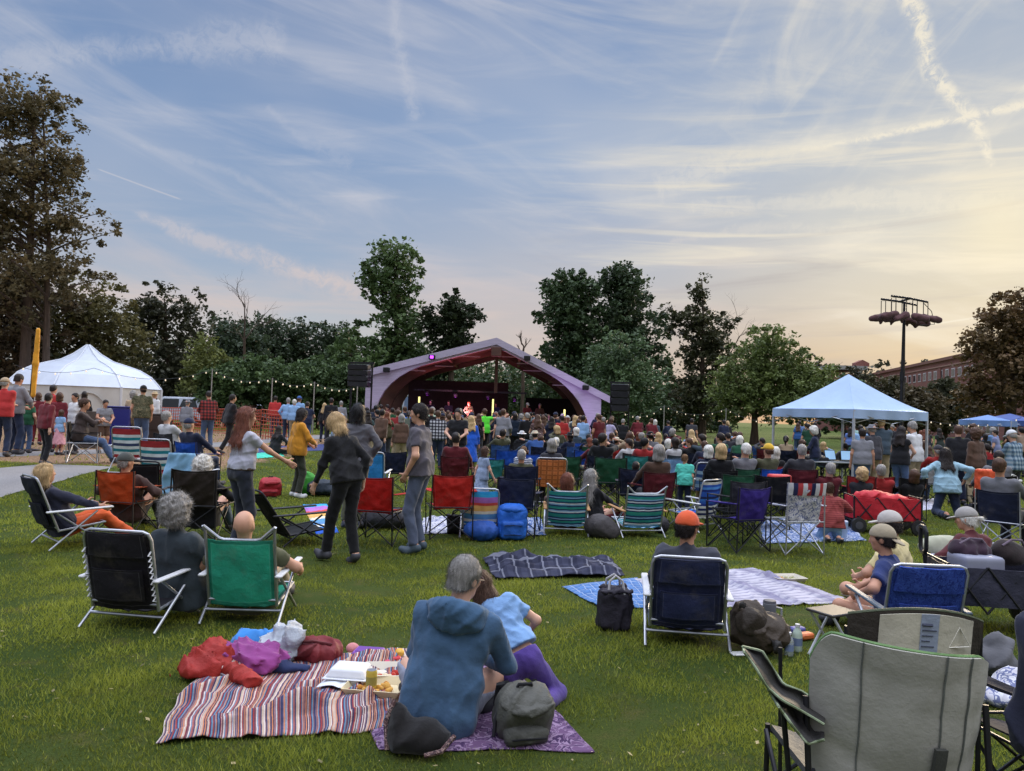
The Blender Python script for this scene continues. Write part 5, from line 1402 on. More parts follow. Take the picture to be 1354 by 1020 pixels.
# square canopy seen corner-on
ctr = (lc+rc_)/2; half = np.linalg.norm((lc-rc_)[:2])/2/math.sqrt(2)
fd_ = fc-ctr; ctr[2] = 0; ze = hy(1129, 541, 18.8)[2]; za = hy(1123, 495, ctr[1])[2]
pavilion_canopy(ctr, math.atan2(fd_[1], fd_[0])+radians(135), half, ze, za, .23, 'light blue pop-up canopy with white poles over the sound desk at right', S(160, 184, 216))
b = D(1335, 44); pavilion_canopy(b, radians(40), 1.5, hy(1335, 556, 42)[2], hy(1328, 549, 44)[2]+.1, .3, 'small dark blue canopy far behind the crowd at the right edge', S(66, 88, 150))
b = D(1306, 41); pavilion_canopy(b, radians(50), 1.2, hy(1306, 556, 40)[2], hy(1306, 550, 41)[2]+.05, .3, 'small pale blue canopy left of the dark blue one behind the crowd', S(104, 138, 192))

def light_tower():
    Z = 23.5; b0 = D(1189, Z); o = empty('light_tower', b0, 0, 'tall black lighting mast with covered lamps hanging from crossbars', 'light mast')
    zt = hy(1196, 396, Z)[2]; lean = hy(1196, 396, Z)[0]-b0[0]
    q = MB(); q.tube([(0, 0, 0), (lean*.45, 0, zt*.45), (lean*.97, 0, zt-.1)], [.06, .055, .035], 10); q.tube([(.03, -.08, .1), (lean*.5+.03, -.09, zt*.5), (lean*.9, -.07, zt-.6)], .012, 5); q.tube([(lean*.55, 0, zt*.55), (lean*.55, 0, zt*.60)], .075, 8); q.build('mast', M['steel'], o)
    for k in range(3):
        a = 2*pi*k/3+.4; q = MB(); q.tube([(.04*cos(a), .04*sin(a), .9), (.8*cos(a), .8*sin(a), .03)], .03, 6); q.build('leg', M['steel'], o)
    q = MB()
    for y in (-.32, .32):
        q.tube([(lean-.62, y-.1, zt+.02), (lean, y, zt-.02), (lean+.60, y+.1, zt-.10)], .035, 8)
    q.tube([(lean, -.35, zt-.03), (lean, .35, zt-.03)], .03, 6); q.build('crossbar', M['steel'], o)
    rs = np.random.RandomState(3)
    for y in (-.32, .32):
        for i in range(4):
            x = lean-.50+i*.33; zz = zt-.02-(i*.03)
            h_ = empty('lamp_hook', (0, 0, 0)) if False else None
            q = MB(); q.tube([(x-.07, y, zz-.50), (x-.07, y, zz), (x+.07, y, zz), (x+.07, y, zz-.50)], .013, 5); f_ = q.build('lamp_yoke', M['steel'], o)
            s = SDF(); dx = -.24 if x < lean-.1 else .24; yy = y+rs.uniform(-.1, .1)
            s.rc((x-dx*.2, yy, zz-.50), (x+dx*1.6*(.7 if i in (1, 2) else 1), yy-.06, zz-.56-.06*rs.rand()), .12, .10, .03); s.rc((x, yy, zz-.5), (x+dx*.3, yy, zz-.68-.06*rs.rand()), .10, .04, .04)
            s.noise = ridges(.03, 9, i+int(y*10)); sdf_obj(s, .03, 'lamp_cover', M['cloth'], f_, S(94, 66, 68))
    q = MB(); q.tube([(lean+.6, 0, zt-.1), (lean+.85, 0, zt-.35), (lean+.95, 0, zt-.75), (lean+.5, 0, zt-.8)], .012, 5); q.build('cable', M['plastic'], o, S(30, 30, 32))
light_tower()

# string lights: poles, wires and bulbs
def pole(px, pyt, Z, label, r=.035):
    b0 = D(px, Z); zt = hy(px, pyt, Z)[2]-b0[2]
    o = empty('light_pole', b0, 0, label, 'pole', 'string light poles')
    q = MB(); q.tube([(0, 0, 0), (0, 0, zt)], [r, r*.8], 8); q.build('post', M['paint'], o, S(150, 146, 140))
    q = MB(); q.tube([(-.06, 0, zt-.03), (.06, 0, zt-.03)], .02, 5); q.build('hook', M['steel'], o)
    return b0+np.array([0, 0, zt-.03])
def garland(a, b_, n, sag, label):
    o = empty('string_lights', a, 0, label, 'string lights', 'strings of lights'); d = b_-a
    pts = [d*t+np.array([0, 0, -sag*4*t*(1-t)]) for t in np.linspace(0, 1, 14)]
    q = MB(); q.tube(pts, .009, 4); q.build('wire', M['steel'], o)
    for i in range(n):
        t = (i+.5)/n; p = d*t+np.array([0, 0, -sag*4*t*(1-t)])
        q = MB(); q.lathe([(.012, 0), (.026, -.03), (.034, -.055), (.02, -.085), (.005, -.092)], p+np.array([0, 0, -.012]), 8); q.build('bulb', M['bulb'], o)
pl = [pole(277, 488, 40, 'grey light pole nearest the white tent, in front of the hedge'), pole(357, 500, 38, 'grey light pole standing by the red mesh fence in front of the hedge'), pole(413, 505, 39, 'grey light pole left of the mustard sweater woman behind the crowd'), pole(470, 511, 38, 'short grey light pole beside the left loudspeakers')]
tp = hy(124, 487, 33); tq = hy(20, 483, 31)
garland(tq, tp, 5, .25, 'string of lights drooping over the left half of the white tent')
garland(tp, pl[0], 8, .5, 'string of lights from the white tent peak to the first pole')
garland(pl[0], pl[1], 7, .35, 'string of lights before the hedge, nearest the white car')
garland(pl[1], pl[2], 6, .25, 'string of lights before the hedge between the middle two poles')
garland(pl[2], pl[3], 6, .25, 'string of lights before the hedge ending at the loudspeakers')
pr = [pole(877, 536, 52, 'thin grey light pole on the open grass right of the stage'), pole(959, 540, 50, 'thin grey light pole by the rounded green tree')]
garland(hy(822, 545, 48), pr[0], 6, .5, 'string of lights right of the stage up to the first field pole')
garland(pr[0], pr[1], 7, .5, 'string of lights between the two field poles')
garland(pr[1], hy(1030, 556, 48), 6, .35, 'string of lights from the field pole to the blue canopy')
garland(hy(1225, 556, 40), hy(1350, 553, 40), 10, .3, 'string of lights over the crowd at the far right')

def mesh_fence(pts, h, label):
    o = empty('mesh_fence', pts[0], 0, label, 'fence')
    t = MB()
    for k in range(len(pts)-1):
        a, c = pts[k]-pts[0], pts[k+1]-pts[0]; n = max(6, int(np.linalg.norm(c-a)/.10)); w = .030
        X = unit(c-a); sag = lambda i: .05*sin(pi*i/n)
        for i in range(n+1):
            p = a+(c-a)*i/n; s_ = sag(i); t.box(p+np.array([0, 0, h/2-s_]), (w, .006, h), rotz(math.atan2(X[1], X[0])))
        for j in range(9):
            for i in range(0, n, 3):
                i2 = min(n, i+3)
                p = a+(c-a)*i/n+np.array([0, .004, h*j/8-sag(i)+.015]); q = a+(c-a)*i2/n+np.array([0, .004, h*j/8-sag(i2)+.015]); t.tube([p, q], .017, 4)
    t.build('mesh', M['plastic'], o, S(170, 72, 44))
    for p in pts:
        q = MB(); q.tube([p-pts[0], p-pts[0]+np.array([0, .03, h+.15])], .025, 6); q.build('post', M['steel'], o)
mesh_fence([D(196, 36), D(246, 36), D(300, 35.5), D(345, 35)], 1.15, 'orange plastic mesh fence in front of the parked white cars')
mesh_fence([D(344, 30.5), D(392, 31)], 1.2, 'short red orange mesh fence section between light poles')

def banner_paddle():
    b0 = D(38, 19.5); o = empty('tall_foam_pole', b0, 0, 'tall upright orange yellow padded pole with black back beside the white tent', 'padded pole')
    z0 = hy(40, 528, 19.5)[2]-b0[2]; z1 = hy(41, 433, 19.5)[2]-b0[2]
    s = SDF(); s.rc((.03, 0, z0+.1), (.05, 0, (z0+z1)/2), .06, .066, .05); s.rc((.05, 0, (z0+z1)/2), (.065, 0, z1-.06), .066, .055, .05); s.noise = folds(.008, 9, 2); sdf_obj(s, .03, 'front_pad', M['nylon'], o, S(226, 158, 44))
    s = SDF(); s.rc((-.035, .03, z0+.1), (-.005, .03, (z0+z1)/2), .05, .05, .05); s.rc((-.005, .03, (z0+z1)/2), (.02, .03, z1-.12), .05, .04, .05); sdf_obj(s, .03, 'back_pad', M['nylon'], o, S(36, 32, 30))
    q = MB(); q.tube([(0, .03, 0), (0, .03, z0+.2)], .035, 8); q.lathe([(.25, 0), (.25, .03), (.05, .06)], (0, .03, 0), 14); q.build('stand', M['steel'], o)
banner_paddle()
def bin_(pos, rz, col, label, w=.62, h=1.05, d=.62, lid=True):
    o = empty('waste_bin', pos, rz, label, 'bin')
    q = MB(); q.prism([(-w*.44, 0), (w*.44, 0), (w*.5, h), (-w*.5, h)], d, (0, d/2, 0), (1, 0, 0), (0, 0, 1)); ob = q.build('bin_body', M['plastic'], o, col, False)
    bm = ob.modifiers.new('b', 'BEVEL'); bm.width = .03; bm.segments = 2
    if lid: q = MB(); q.box((0, 0, h+.025), (w*1.06, d*1.06, .05), None, .015); q.build('lid', M['plastic'], o, tuple(c*.8 for c in col[:3])+(1,))
    q = MB(); q.box((0, -d/2-.012, h*.55), (w*.4, .02, .03)); q.build('grip', M['plastic'], o, tuple(c*1.3 for c in col[:3])+(1,))
bin_(D(158, 23), .2, S(36, 40, 116), 'tall dark blue recycling bin by the white tent', .66, 1.15)
bin_(D(207, 24), .1, S(64, 50, 44), 'brown rubbish barrel right of the man in camouflage shirt', .56, .95, .56)
def aboard(pos, rz, label, col):
    o = empty('sandwich_board', pos, rz, label, 'sign')
    for s_ in (-1, 1):
        q = MB(); q.box((0, s_*.18, .52), (.6, .025, 1.05), rotx(s_*.16), .006); q.build('board', M['wood'], o, col)
aboard(D(116, 21.5), .5, 'dark framed sandwich board sign before the white tent', S(70, 58, 50))
# white framed panels and items behind the left arch
for i, px in enumerate((519, 540)):
    o = empty('framed_panel', D(px, 52+i), .5, 'white framed display panel behind the left stage arch', 'panel', 'white panels behind the stage arch')
    q = MB(); q.box((0, 0, 1.6), (.85, .05, 1.7), None, .01); q.build('panel', M['paint'], o, S(120, 140, 170))
    q = MB()
    for s_ in (-1, 1): q.box((s_*.46, -.01, 1.3), (.1, .08, 2.6))
    q.box((0, -.01, 2.52), (.82, .08, .1)); q.build('panel_frame', M['paint'], o, S(206, 212, 220), smooth=False)
# ------------------------------------------------------------------ crowd
RS = random.Random(11)
def look(px, Z): return 0
def pick(l): return l[RS.randrange(len(l))]
used = {}
def auto(shirt, pants, hair, where, hat=None, verb='standing', fem=False):
    h_ = 'in %s %s' % (hat[1] if not isinstance(hat[1], tuple) else 'coloured', {'cap': 'cap', 'backcap': 'cap', 'beanie': 'hat', 'bucket': 'hat'}[hat[0]]) if hat else ('bald' if hair[0] == 'bald' else '%s haired' % hair[1])
    return '%s person in %s top %s %s' % (h_, shirt, verb, where) if not hat else 'person %s and %s top %s %s' % (h_, shirt, verb, where)
SH = ['black', 'navy', 'charcoal', 'grey', 'maroon', 'blue', 'slate', 'brown', 'black', 'navy', 'charcoal', 'black', 'charcoal', 'white', 'tan', 'olive', 'navy', 'light blue', 'maroon', 'black', 'slate', 'green', 'red']
PA = ['dark jeans', 'jeans', 'black', 'khaki', 'charcoal', 'navy']
HR = [('short', 'brown'), ('short', 'dark'), ('short', 'dark'), ('long', 'brown'), ('long', 'dark'), ('long', 'blond'), ('bob', 'brown'), ('bob', 'dark'), ('short', 'grey'), ('tail', 'dark'), ('short', 'black'), ('curly', 'brown'), ('long', 'auburn'), ('curly', 'grey')]
STP = ['stand', 'stand_b', 'armscross', 'hips', 'pocket', 'front', 'phone', 'stand']
def stander(px, Z, shirt, hair, where, pz='stand', pants=None, rz=None, h=None, hat=None, verb='standing', vox=.026, lab=None, group=None, **kw):
    fem = hair[0] in ('long', 'bob', 'tail', 'bun')
    h = h or (1.66 if fem else 1.76)*(RS.uniform(.92, 1.06))
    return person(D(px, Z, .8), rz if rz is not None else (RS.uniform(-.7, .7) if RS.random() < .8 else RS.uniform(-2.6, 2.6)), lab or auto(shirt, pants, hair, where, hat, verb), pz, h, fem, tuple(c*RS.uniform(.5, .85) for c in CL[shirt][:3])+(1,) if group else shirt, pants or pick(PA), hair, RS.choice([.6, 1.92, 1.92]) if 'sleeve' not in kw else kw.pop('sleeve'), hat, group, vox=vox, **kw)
def crowd():
    g = 'crowd standing in front of the stage'
    # front-of-stage crowd, row by row
    spots = []
    for Z, x0, x1, st_ in ((36.5, 476, 792, 13.0), (33.5, 482, 800, 14.5), (30.5, 486, 812, 17.0), (27.5, 556, 800, 21.0), (24.5, 488, 650, 24.0), (39.0, 500, 770, 12.0)):
        x = x0
        while x < x1:
            spots.append((x+RS.uniform(-4, 4), Z+RS.uniform(-1.4, 1.4))); x += st_*RS.uniform(.45, 1.35)
    for (x, Z) in spots:
        sh, ha = pick(SH), pick(HR)
        ht = (pick(['cap']), pick(['black', 'white', 'navy', 'red'])) if RS.random() < .14 else None
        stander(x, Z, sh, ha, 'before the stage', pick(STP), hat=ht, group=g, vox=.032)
    # remarked-on people of that crowd
    w = 'before the stage'
    stander(640, 28.5, 'lime', ('short', 'brown'), w, 'armsup', lab='person in bright lime green top with raised arms before the stage', over=dict(hands=((-.3, .05, 1.25), (.3, .05, 1.25)), ep=((-1, 0, -.3), (1, 0, -.3))))
    stander(578, 22, 'grey', ('short', 'brown'), w, 'stand', shirt_mat='check', sleeve=1.9, h=1.72, rz=.15, lab='person in black and white checked shirt seen from behind', vox=.022)
    stander(605, 18.6, 'black', ('short', 'dark'), w, 'front', rz=pi-.2, h=1.78, sleeve=.6, lab='man in black t-shirt with white print facing the camera holding a cup', vox=.016, pants='charcoal')
    stander(622, 20.5, 'bright blue', ('long', 'blond'), w, 'stand', rz=.2, lab='blond woman in bright blue dress beside man in black t-shirt', skirt=True, pants='bright blue', vox=.022)
    stander(710, 24, 'brown', ('long', 'brown'), w, 'front', skirt=True, pants='brown', pants_mat='dark_print', shirt_mat='dark_print', h=1.70, rz=.1, sleeve=.5, lab='woman in long dark print dress standing behind the seated rows', vox=.022)
    stander(664, 25.5, 'grey', ('short', 'brown'), w, 'phone', pants='black', sleeve=1.9, lab='person in pale grey top and black trousers raising a phone', vox=.022)
    stander(770, 27, 'light blue', ('short', 'dark'), w, 'stand', pants='jeans', lab='man in light blue shirt and jeans at right of the crowd')
    stander(806, 29, 'lavender', ('bob', 'brown'), w, 'front', rz=-.9, lab='woman in pale lavender top at the right end of the stage crowd')
    stander(823, 31, 'black', ('short', 'grey'), w, 'front', rz=-.3, lab='person in black coat at the right end of the stage crowd')
    # field at right of the stage
    for (x, Z, sh, ha, pz, hh, l, rz) in [(843, 34, 'maroon', ('short', 'grey'), 'front', 1.78, 'tall man in dark maroon coat on the open grass', .2), (861, 33, 'maroon', ('short', 'brown'), 'phone', 1.7, 'person in maroon top raising one arm on the open grass', .1), (866, 35, 'slate', ('bob', 'white'), 'stand', 1.65, 'white haired person beside the raised arm on the open grass', 0), (884, 35, 'navy', ('short', 'dark'), 'front', 1.62, 'person in navy alone beneath the first field pole', .4), (914, 33, 'charcoal', ('short', 'dark'), 'stand', 1.76, 'man in charcoal leading a child across the open grass', -.5), (908, 32.6, 'light blue', ('short', 'brown'), 'stand', 1.0, 'child in light blue beside the man in charcoal', -.5), (957, 37, 'navy', ('short', 'dark'), 'stand_b', 1.74, 'dark dressed person left of the pair on the far grass', 0), (962, 37.4, 'black', ('tail', 'blond'), 'stand', 1.7, 'blond person of the pair on the far grass', .3), (970, 35, 'light blue', ('long', 'brown'), 'stand', 1.2, 'child in pale blue dress alone on the far grass', .5)]:
        stander(x, Z, sh, ha, '', pz, h=hh, lab=l, rz=rz, pants=pick(PA), skirt=(hh == 1.2))
    # performers
    p_ = ST(-.9, 2.4); person(p_, pi, 'red haired singer lit on the stage', 'front', 1.72, True, 'tan', 'black', ('bob', 'red'), 1.9, vox=.026)
    p_ = ST(2.4, 1.6); o_, J = person(p_, pi+.5, 'guitarist in a dark top on the stage', 'front', 1.74, False, 'maroon', 'black', ('short', 'dark'), 1.9, hat=('cap', 'white'), vox=.026)
    gq = empty('guitar', p_+np.array([-.05, -.28, 1.02]), pi+.5, 'pale acoustic guitar held by the performer on stage', 'guitar')
    s = SDF(); s.ell((0, 0, 0), (.2, .05, .17)); s.ell((.2, 0, .02), (.15, .05, .13), None, .05); sdf_obj(s, .02, 'guitar_body', M['wood'], gq, S(186, 140, 90))
    q = MB(); q.box((.6, -.01, .12), (.6, .03, .05), roty(-.22)); q.build('neck', M['wood'], gq, S(60, 40, 30))
    for i, (x, y) in enumerate(((-3.2, 3.2), (-2.2, 4.0), (.6, 4.4), (3.2, 3.6))):
        person(ST(x, y), pi+RS.uniform(-.3, .3), ['musician in black at the far left of the stage', 'musician in charcoal left of the singer', 'musician in navy behind the singer', 'musician in brown at the right of the stage'][i], 'front', 1.74, False, ['black', 'charcoal', 'navy', 'brown'][i], 'black', ('short', ['dark', 'brown', 'dark', 'grey'][i]), 1.9, vox=.032)
    # group left of the stage in front of the string lights
    for (x, Z, sh, ha, pz, l, rz, ht) in [(388, 29, 'light blue', ('short', 'white'), 'stand', 'white haired man in light blue shirt under the string lights', 0, None), (380, 29.5, 'light blue', ('short', 'grey'), 'hips', 'man in pale blue shirt by the red mesh fence', .2, None), (394, 30, 'light blue', ('short', 'brown'), 'stand', 'man in blue shirt and cap under the string lights', -.2, ('cap', 'blue')), (405, 27, 'navy', ('short', 'dark'), 'front', 'dark dressed person behind the mustard sweater woman', .1, None), (428, 31, 'black', ('long', 'blond'), 'stand', 'blond woman in black under the string lights', 0, None), (437, 30, 'black', ('short', 'dark'), 'stand', 'dark haired man in black under the string lights', .2, None), (449, 20, 'light blue', ('long', 'blond'), 'stand', 'woman in pale blue cap behind the woman in black jacket', 0, ('cap', 'light blue')), (450, 33, 'grey', ('short', 'grey'), 'stand', 'grey haired man near the left loudspeakers', 0, None), (498, 27, 'black', ('short', 'black'), 'stand_b', 'dark haired person in black by the left arch', .6, None), (511, 24, 'light blue', ('short', 'blond'), 'stand', 'child in light blue on a blue seat by the left arch', -.4, None), (503, 22, 'brown', ('short', 'dark'), 'stand_b', 'man in brown carrying a child near the left arch', -.7, None), (530, 20.5, 'brown', ('bob', 'grey'), 'stand', 'grey haired woman in brown patterned coat beside man in grey t-shirt', .3, None), (540, 31, 'blue', ('short', 'brown'), 'stand', 'man in blue denim shirt before the stage left pillar', 0, None), (363, 33, 'red', ('short', 'dark'), 'stand', 'person in red behind the short red mesh fence', .2, None)]:
        stander(x, Z, sh, ha, '', pz, lab=l, rz=rz, hat=ht, h=1.2 if 'child in' in l else None, group=None, pants=pick(PA))
    # left: around the white tent
    A = -.2
    L = [(3, 17.2, 'red', ('short', 'grey'), 'armscross', 1.78, 'man in red shirt and beige cap at the left edge', .2, ('cap', 'tan'), 'dark jeans', False),
         (19, 18.0, 'grey', ('short', 'dark'), 'front', 1.90, 'tall man in grey shirt beside the red shirted man', -.3, None, 'dark jeans', False),
         (34, 18.6, 'green', ('short', 'dark'), 'phone', 1.36, 'child in green t-shirt and jeans by the padded pole', .1, None, 'jeans', False),
         (60, 15.4, 'maroon', ('short', 'dark'), 'stand_b', 1.45, 'boy in maroon sweater and dark trousers on the path', -.5, None, 'black', False),
         (67, 21, 'red', ('short', 'dark'), 'stand', 1.72, 'man in red t-shirt before the white tent', -.4, None, 'black', False),
         (49, 22, 'maroon', ('bob', 'brown'), 'stand', 1.5, 'woman in maroon behind the boy on the path', .3, None, 'maroon', False),
         (27, 22.5, 'mustard', ('bob', 'brown'), 'stand', 1.5, 'woman in mustard brown top behind the padded pole', 0, None, 'brown', False),
         (77, 19.2, 'maroon', ('bob', 'brown'), 'stand', 1.5, 'woman in dark red top beside the small girl', .5, None, 'maroon', False),
         (79, 18.4, 'light blue', ('bob', 'brown'), 'stand', 1.08, 'small girl in light blue top and pink skirt on the wood chips', -.2, None, 'pink', True),
         (99, 18.8, 'white', ('short', 'dark'), 'stand', 1.50, 'boy in white t-shirt facing the camera before the tent', pi-.4, None, 'charcoal', False),
         (110, 24, 'black', ('bob', 'dark'), 'stand', 1.6, 'dark haired woman by the sandwich board', .4, None, 'black', False),
         (137, 19.6, 'grey', ('short', 'dark'), 'front', 1.36, 'boy in grey t-shirt and dark shorts by the blue bin', pi+.9, None, 'brown', False),
         (187, 20.4, 'olive', ('short', 'dark'), 'pocket', 1.78, 'man in camouflage shirt, jeans and black cap by the blue bin', .2, ('cap', 'black'), 'jeans', False),
         (175, 23, 'tan', ('curly', 'grey'), 'stand', 1.65, 'curly grey haired woman behind the man in camouflage', .5, None, 'khaki', False),
         (202, 26, 'white', ('short', 'blond'), 'stand', 1.7, 'person in straw hat beside the brown barrel', -.3, ('bucket', 'straw'), 'jeans', False),
         (204, 27, 'grey', ('short', 'dark'), 'stand', 1.5, 'person in grey behind the brown barrel', .2, None, 'jeans', False),
         (275, 22.5, 'red', ('short', 'dark'), 'front', 1.72, 'man in red and black plaid shirt by the mesh fence', .6, None, 'jeans', False),
         (246, 24, 'grey', ('short', 'grey'), 'stand', 1.45, 'person in grey hat behind seated older man', -.2, ('bucket', 'grey'), 'cream', False),
         (303, 21, 'black', ('short', 'dark'), 'walk', 1.66, 'person in black bending forward beyond the auburn haired woman', -.8, None, 'black', False),
         (222, 23.5, 'black', ('short', 'blond'), 'stand', .95, 'small blond child in black by the brown barrel', 1.2, None, 'black', False)]
    for (x, Z, sh, ha, pz, hh, l, rz, ht, pa_, sk) in L:
        person(D(x, Z, hh*.5), rz, l, pz, hh, ha[0] in ('long', 'bob', 'curly'), sh, pa_, ha, .6 if ('t-shirt' in l or 'camouf' in l or hh < 1.1 or x < 5) else 1.92, ht, None, vox=.018 if Z < 20 else .024, skirt=sk,
               shirt_mat='camo' if 'camouflage shirt' in l else ('red_check' if 'plaid' in l else None), shorts='shorts' in l)
    # under and around the canopy at the right
    R_ = [(1140, 17.0, 'grey', ('short', 'dark'), 'stand', 1.62, 'person in pale grey t-shirt by the canopy front pole', -.3, None),
          (1154, 18.4, 'charcoal', ('short', 'grey'), 'stand', 1.72, 'person in grey bucket hat by the canopy front pole', .3, ('bucket', 'grey')),
          (1165, 19.6, 'slate', ('short', 'blond'), 'armscross', 1.9, 'tall blond man in slate t-shirt under the canopy', -.5, None),
          (1190, 16.8, 'black', ('long', 'dark'), 'front', 1.70, 'dark haired woman in black tank top by the light mast', -.9, None),
          (1209, 17.2, 'white', ('short', 'grey'), 'front', 1.82, 'man in white t-shirt and khaki shorts under the canopy', .5, None),
          (1267, 17.0, 'black', ('short', 'brown'), 'stand', 1.76, 'broad person in black coat right of the canopy', -.3, None),
          (1291, 16.4, 'brown', ('curly', 'brown'), 'stand', 1.70, 'reddish haired woman in dark brown coat', .3, None),
          (1341, 16.0, 'slate', ('short', 'grey'), 'front', 1.70, 'person in checked blue shirt and pale cap at right', .4, ('cap', 'white')),
          (1078, 19.5, 'navy', ('curly', 'white'), 'front', 1.62, 'white haired person in dark vest at the sound desk', 1.0, None),
          (1138, 24, 'light blue', ('short', 'dark'), 'stand', 1.7, 'person in bright light blue shirt beyond the canopy', 0, None)]
    for (x, Z, sh, ha, pz, hh, l, rz, ht) in R_:
        person(D(x, Z, hh*.5), rz, l, pz, hh, ha[0] in ('long', 'curly'), sh, 'khaki' if 'khaki' in l else pick(PA), ha, .3 if 'tank' in l else (.6 if 't-shirt' in l else 1.92), ht, None, vox=.019, shorts='shorts' in l, shirt_mat='blue_check' if 'checked' in l else None, fat=1.15 if 'broad' in l else 1.0)
    # far crowd at right, beyond the canopy
    g2 = 'far crowd beyond the canopy at right'
    for i in range(34):
        x = RS.uniform(1048, 1352); Z = RS.uniform(27, 40)
        if x < 1128 and Z < 30: Z += 6
        sh, ha = pick(SH+['light blue', 'blue']), pick(HR)
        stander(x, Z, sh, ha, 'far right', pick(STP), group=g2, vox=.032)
crowd()

# ------------------------------------------------------------------ seated crowd, chairs and all
def seated(px, Z, shirt, hair, label, clabel, ccol, kind='camp', rz=None, pz='chair', fem=None, hat=None, pants=None, h=None, frame='steel', vox=.022, fab=None, **kw):
    fem = hair[0] in ('long', 'bob', 'bun', 'curly', 'tail') if fem is None else fem
    rz = RS.uniform(-.35, .35) if rz is None else rz
    p = D(px, Z, .9)
    h = h or (1.64 if fem else 1.75)
    c = None
    csc = kw.pop('csc', 1.)
    if kind == 'camp': c = camp_chair(p, rz, ccol, clabel, None, frame, sc=csc)
    elif kind == 'beach': c = beach_chair(p, rz, fab or 'nylon', clabel, ccol, seat=.40, bl=.56, rec=14)
    person(p, rz, label, pz, h, fem, tuple(c*.75 for c in CL[shirt][:3])+(1,), pants or pick(PA), hair, kw.pop('sleeve', 1.92), hat, None, vox=vox, **kw)
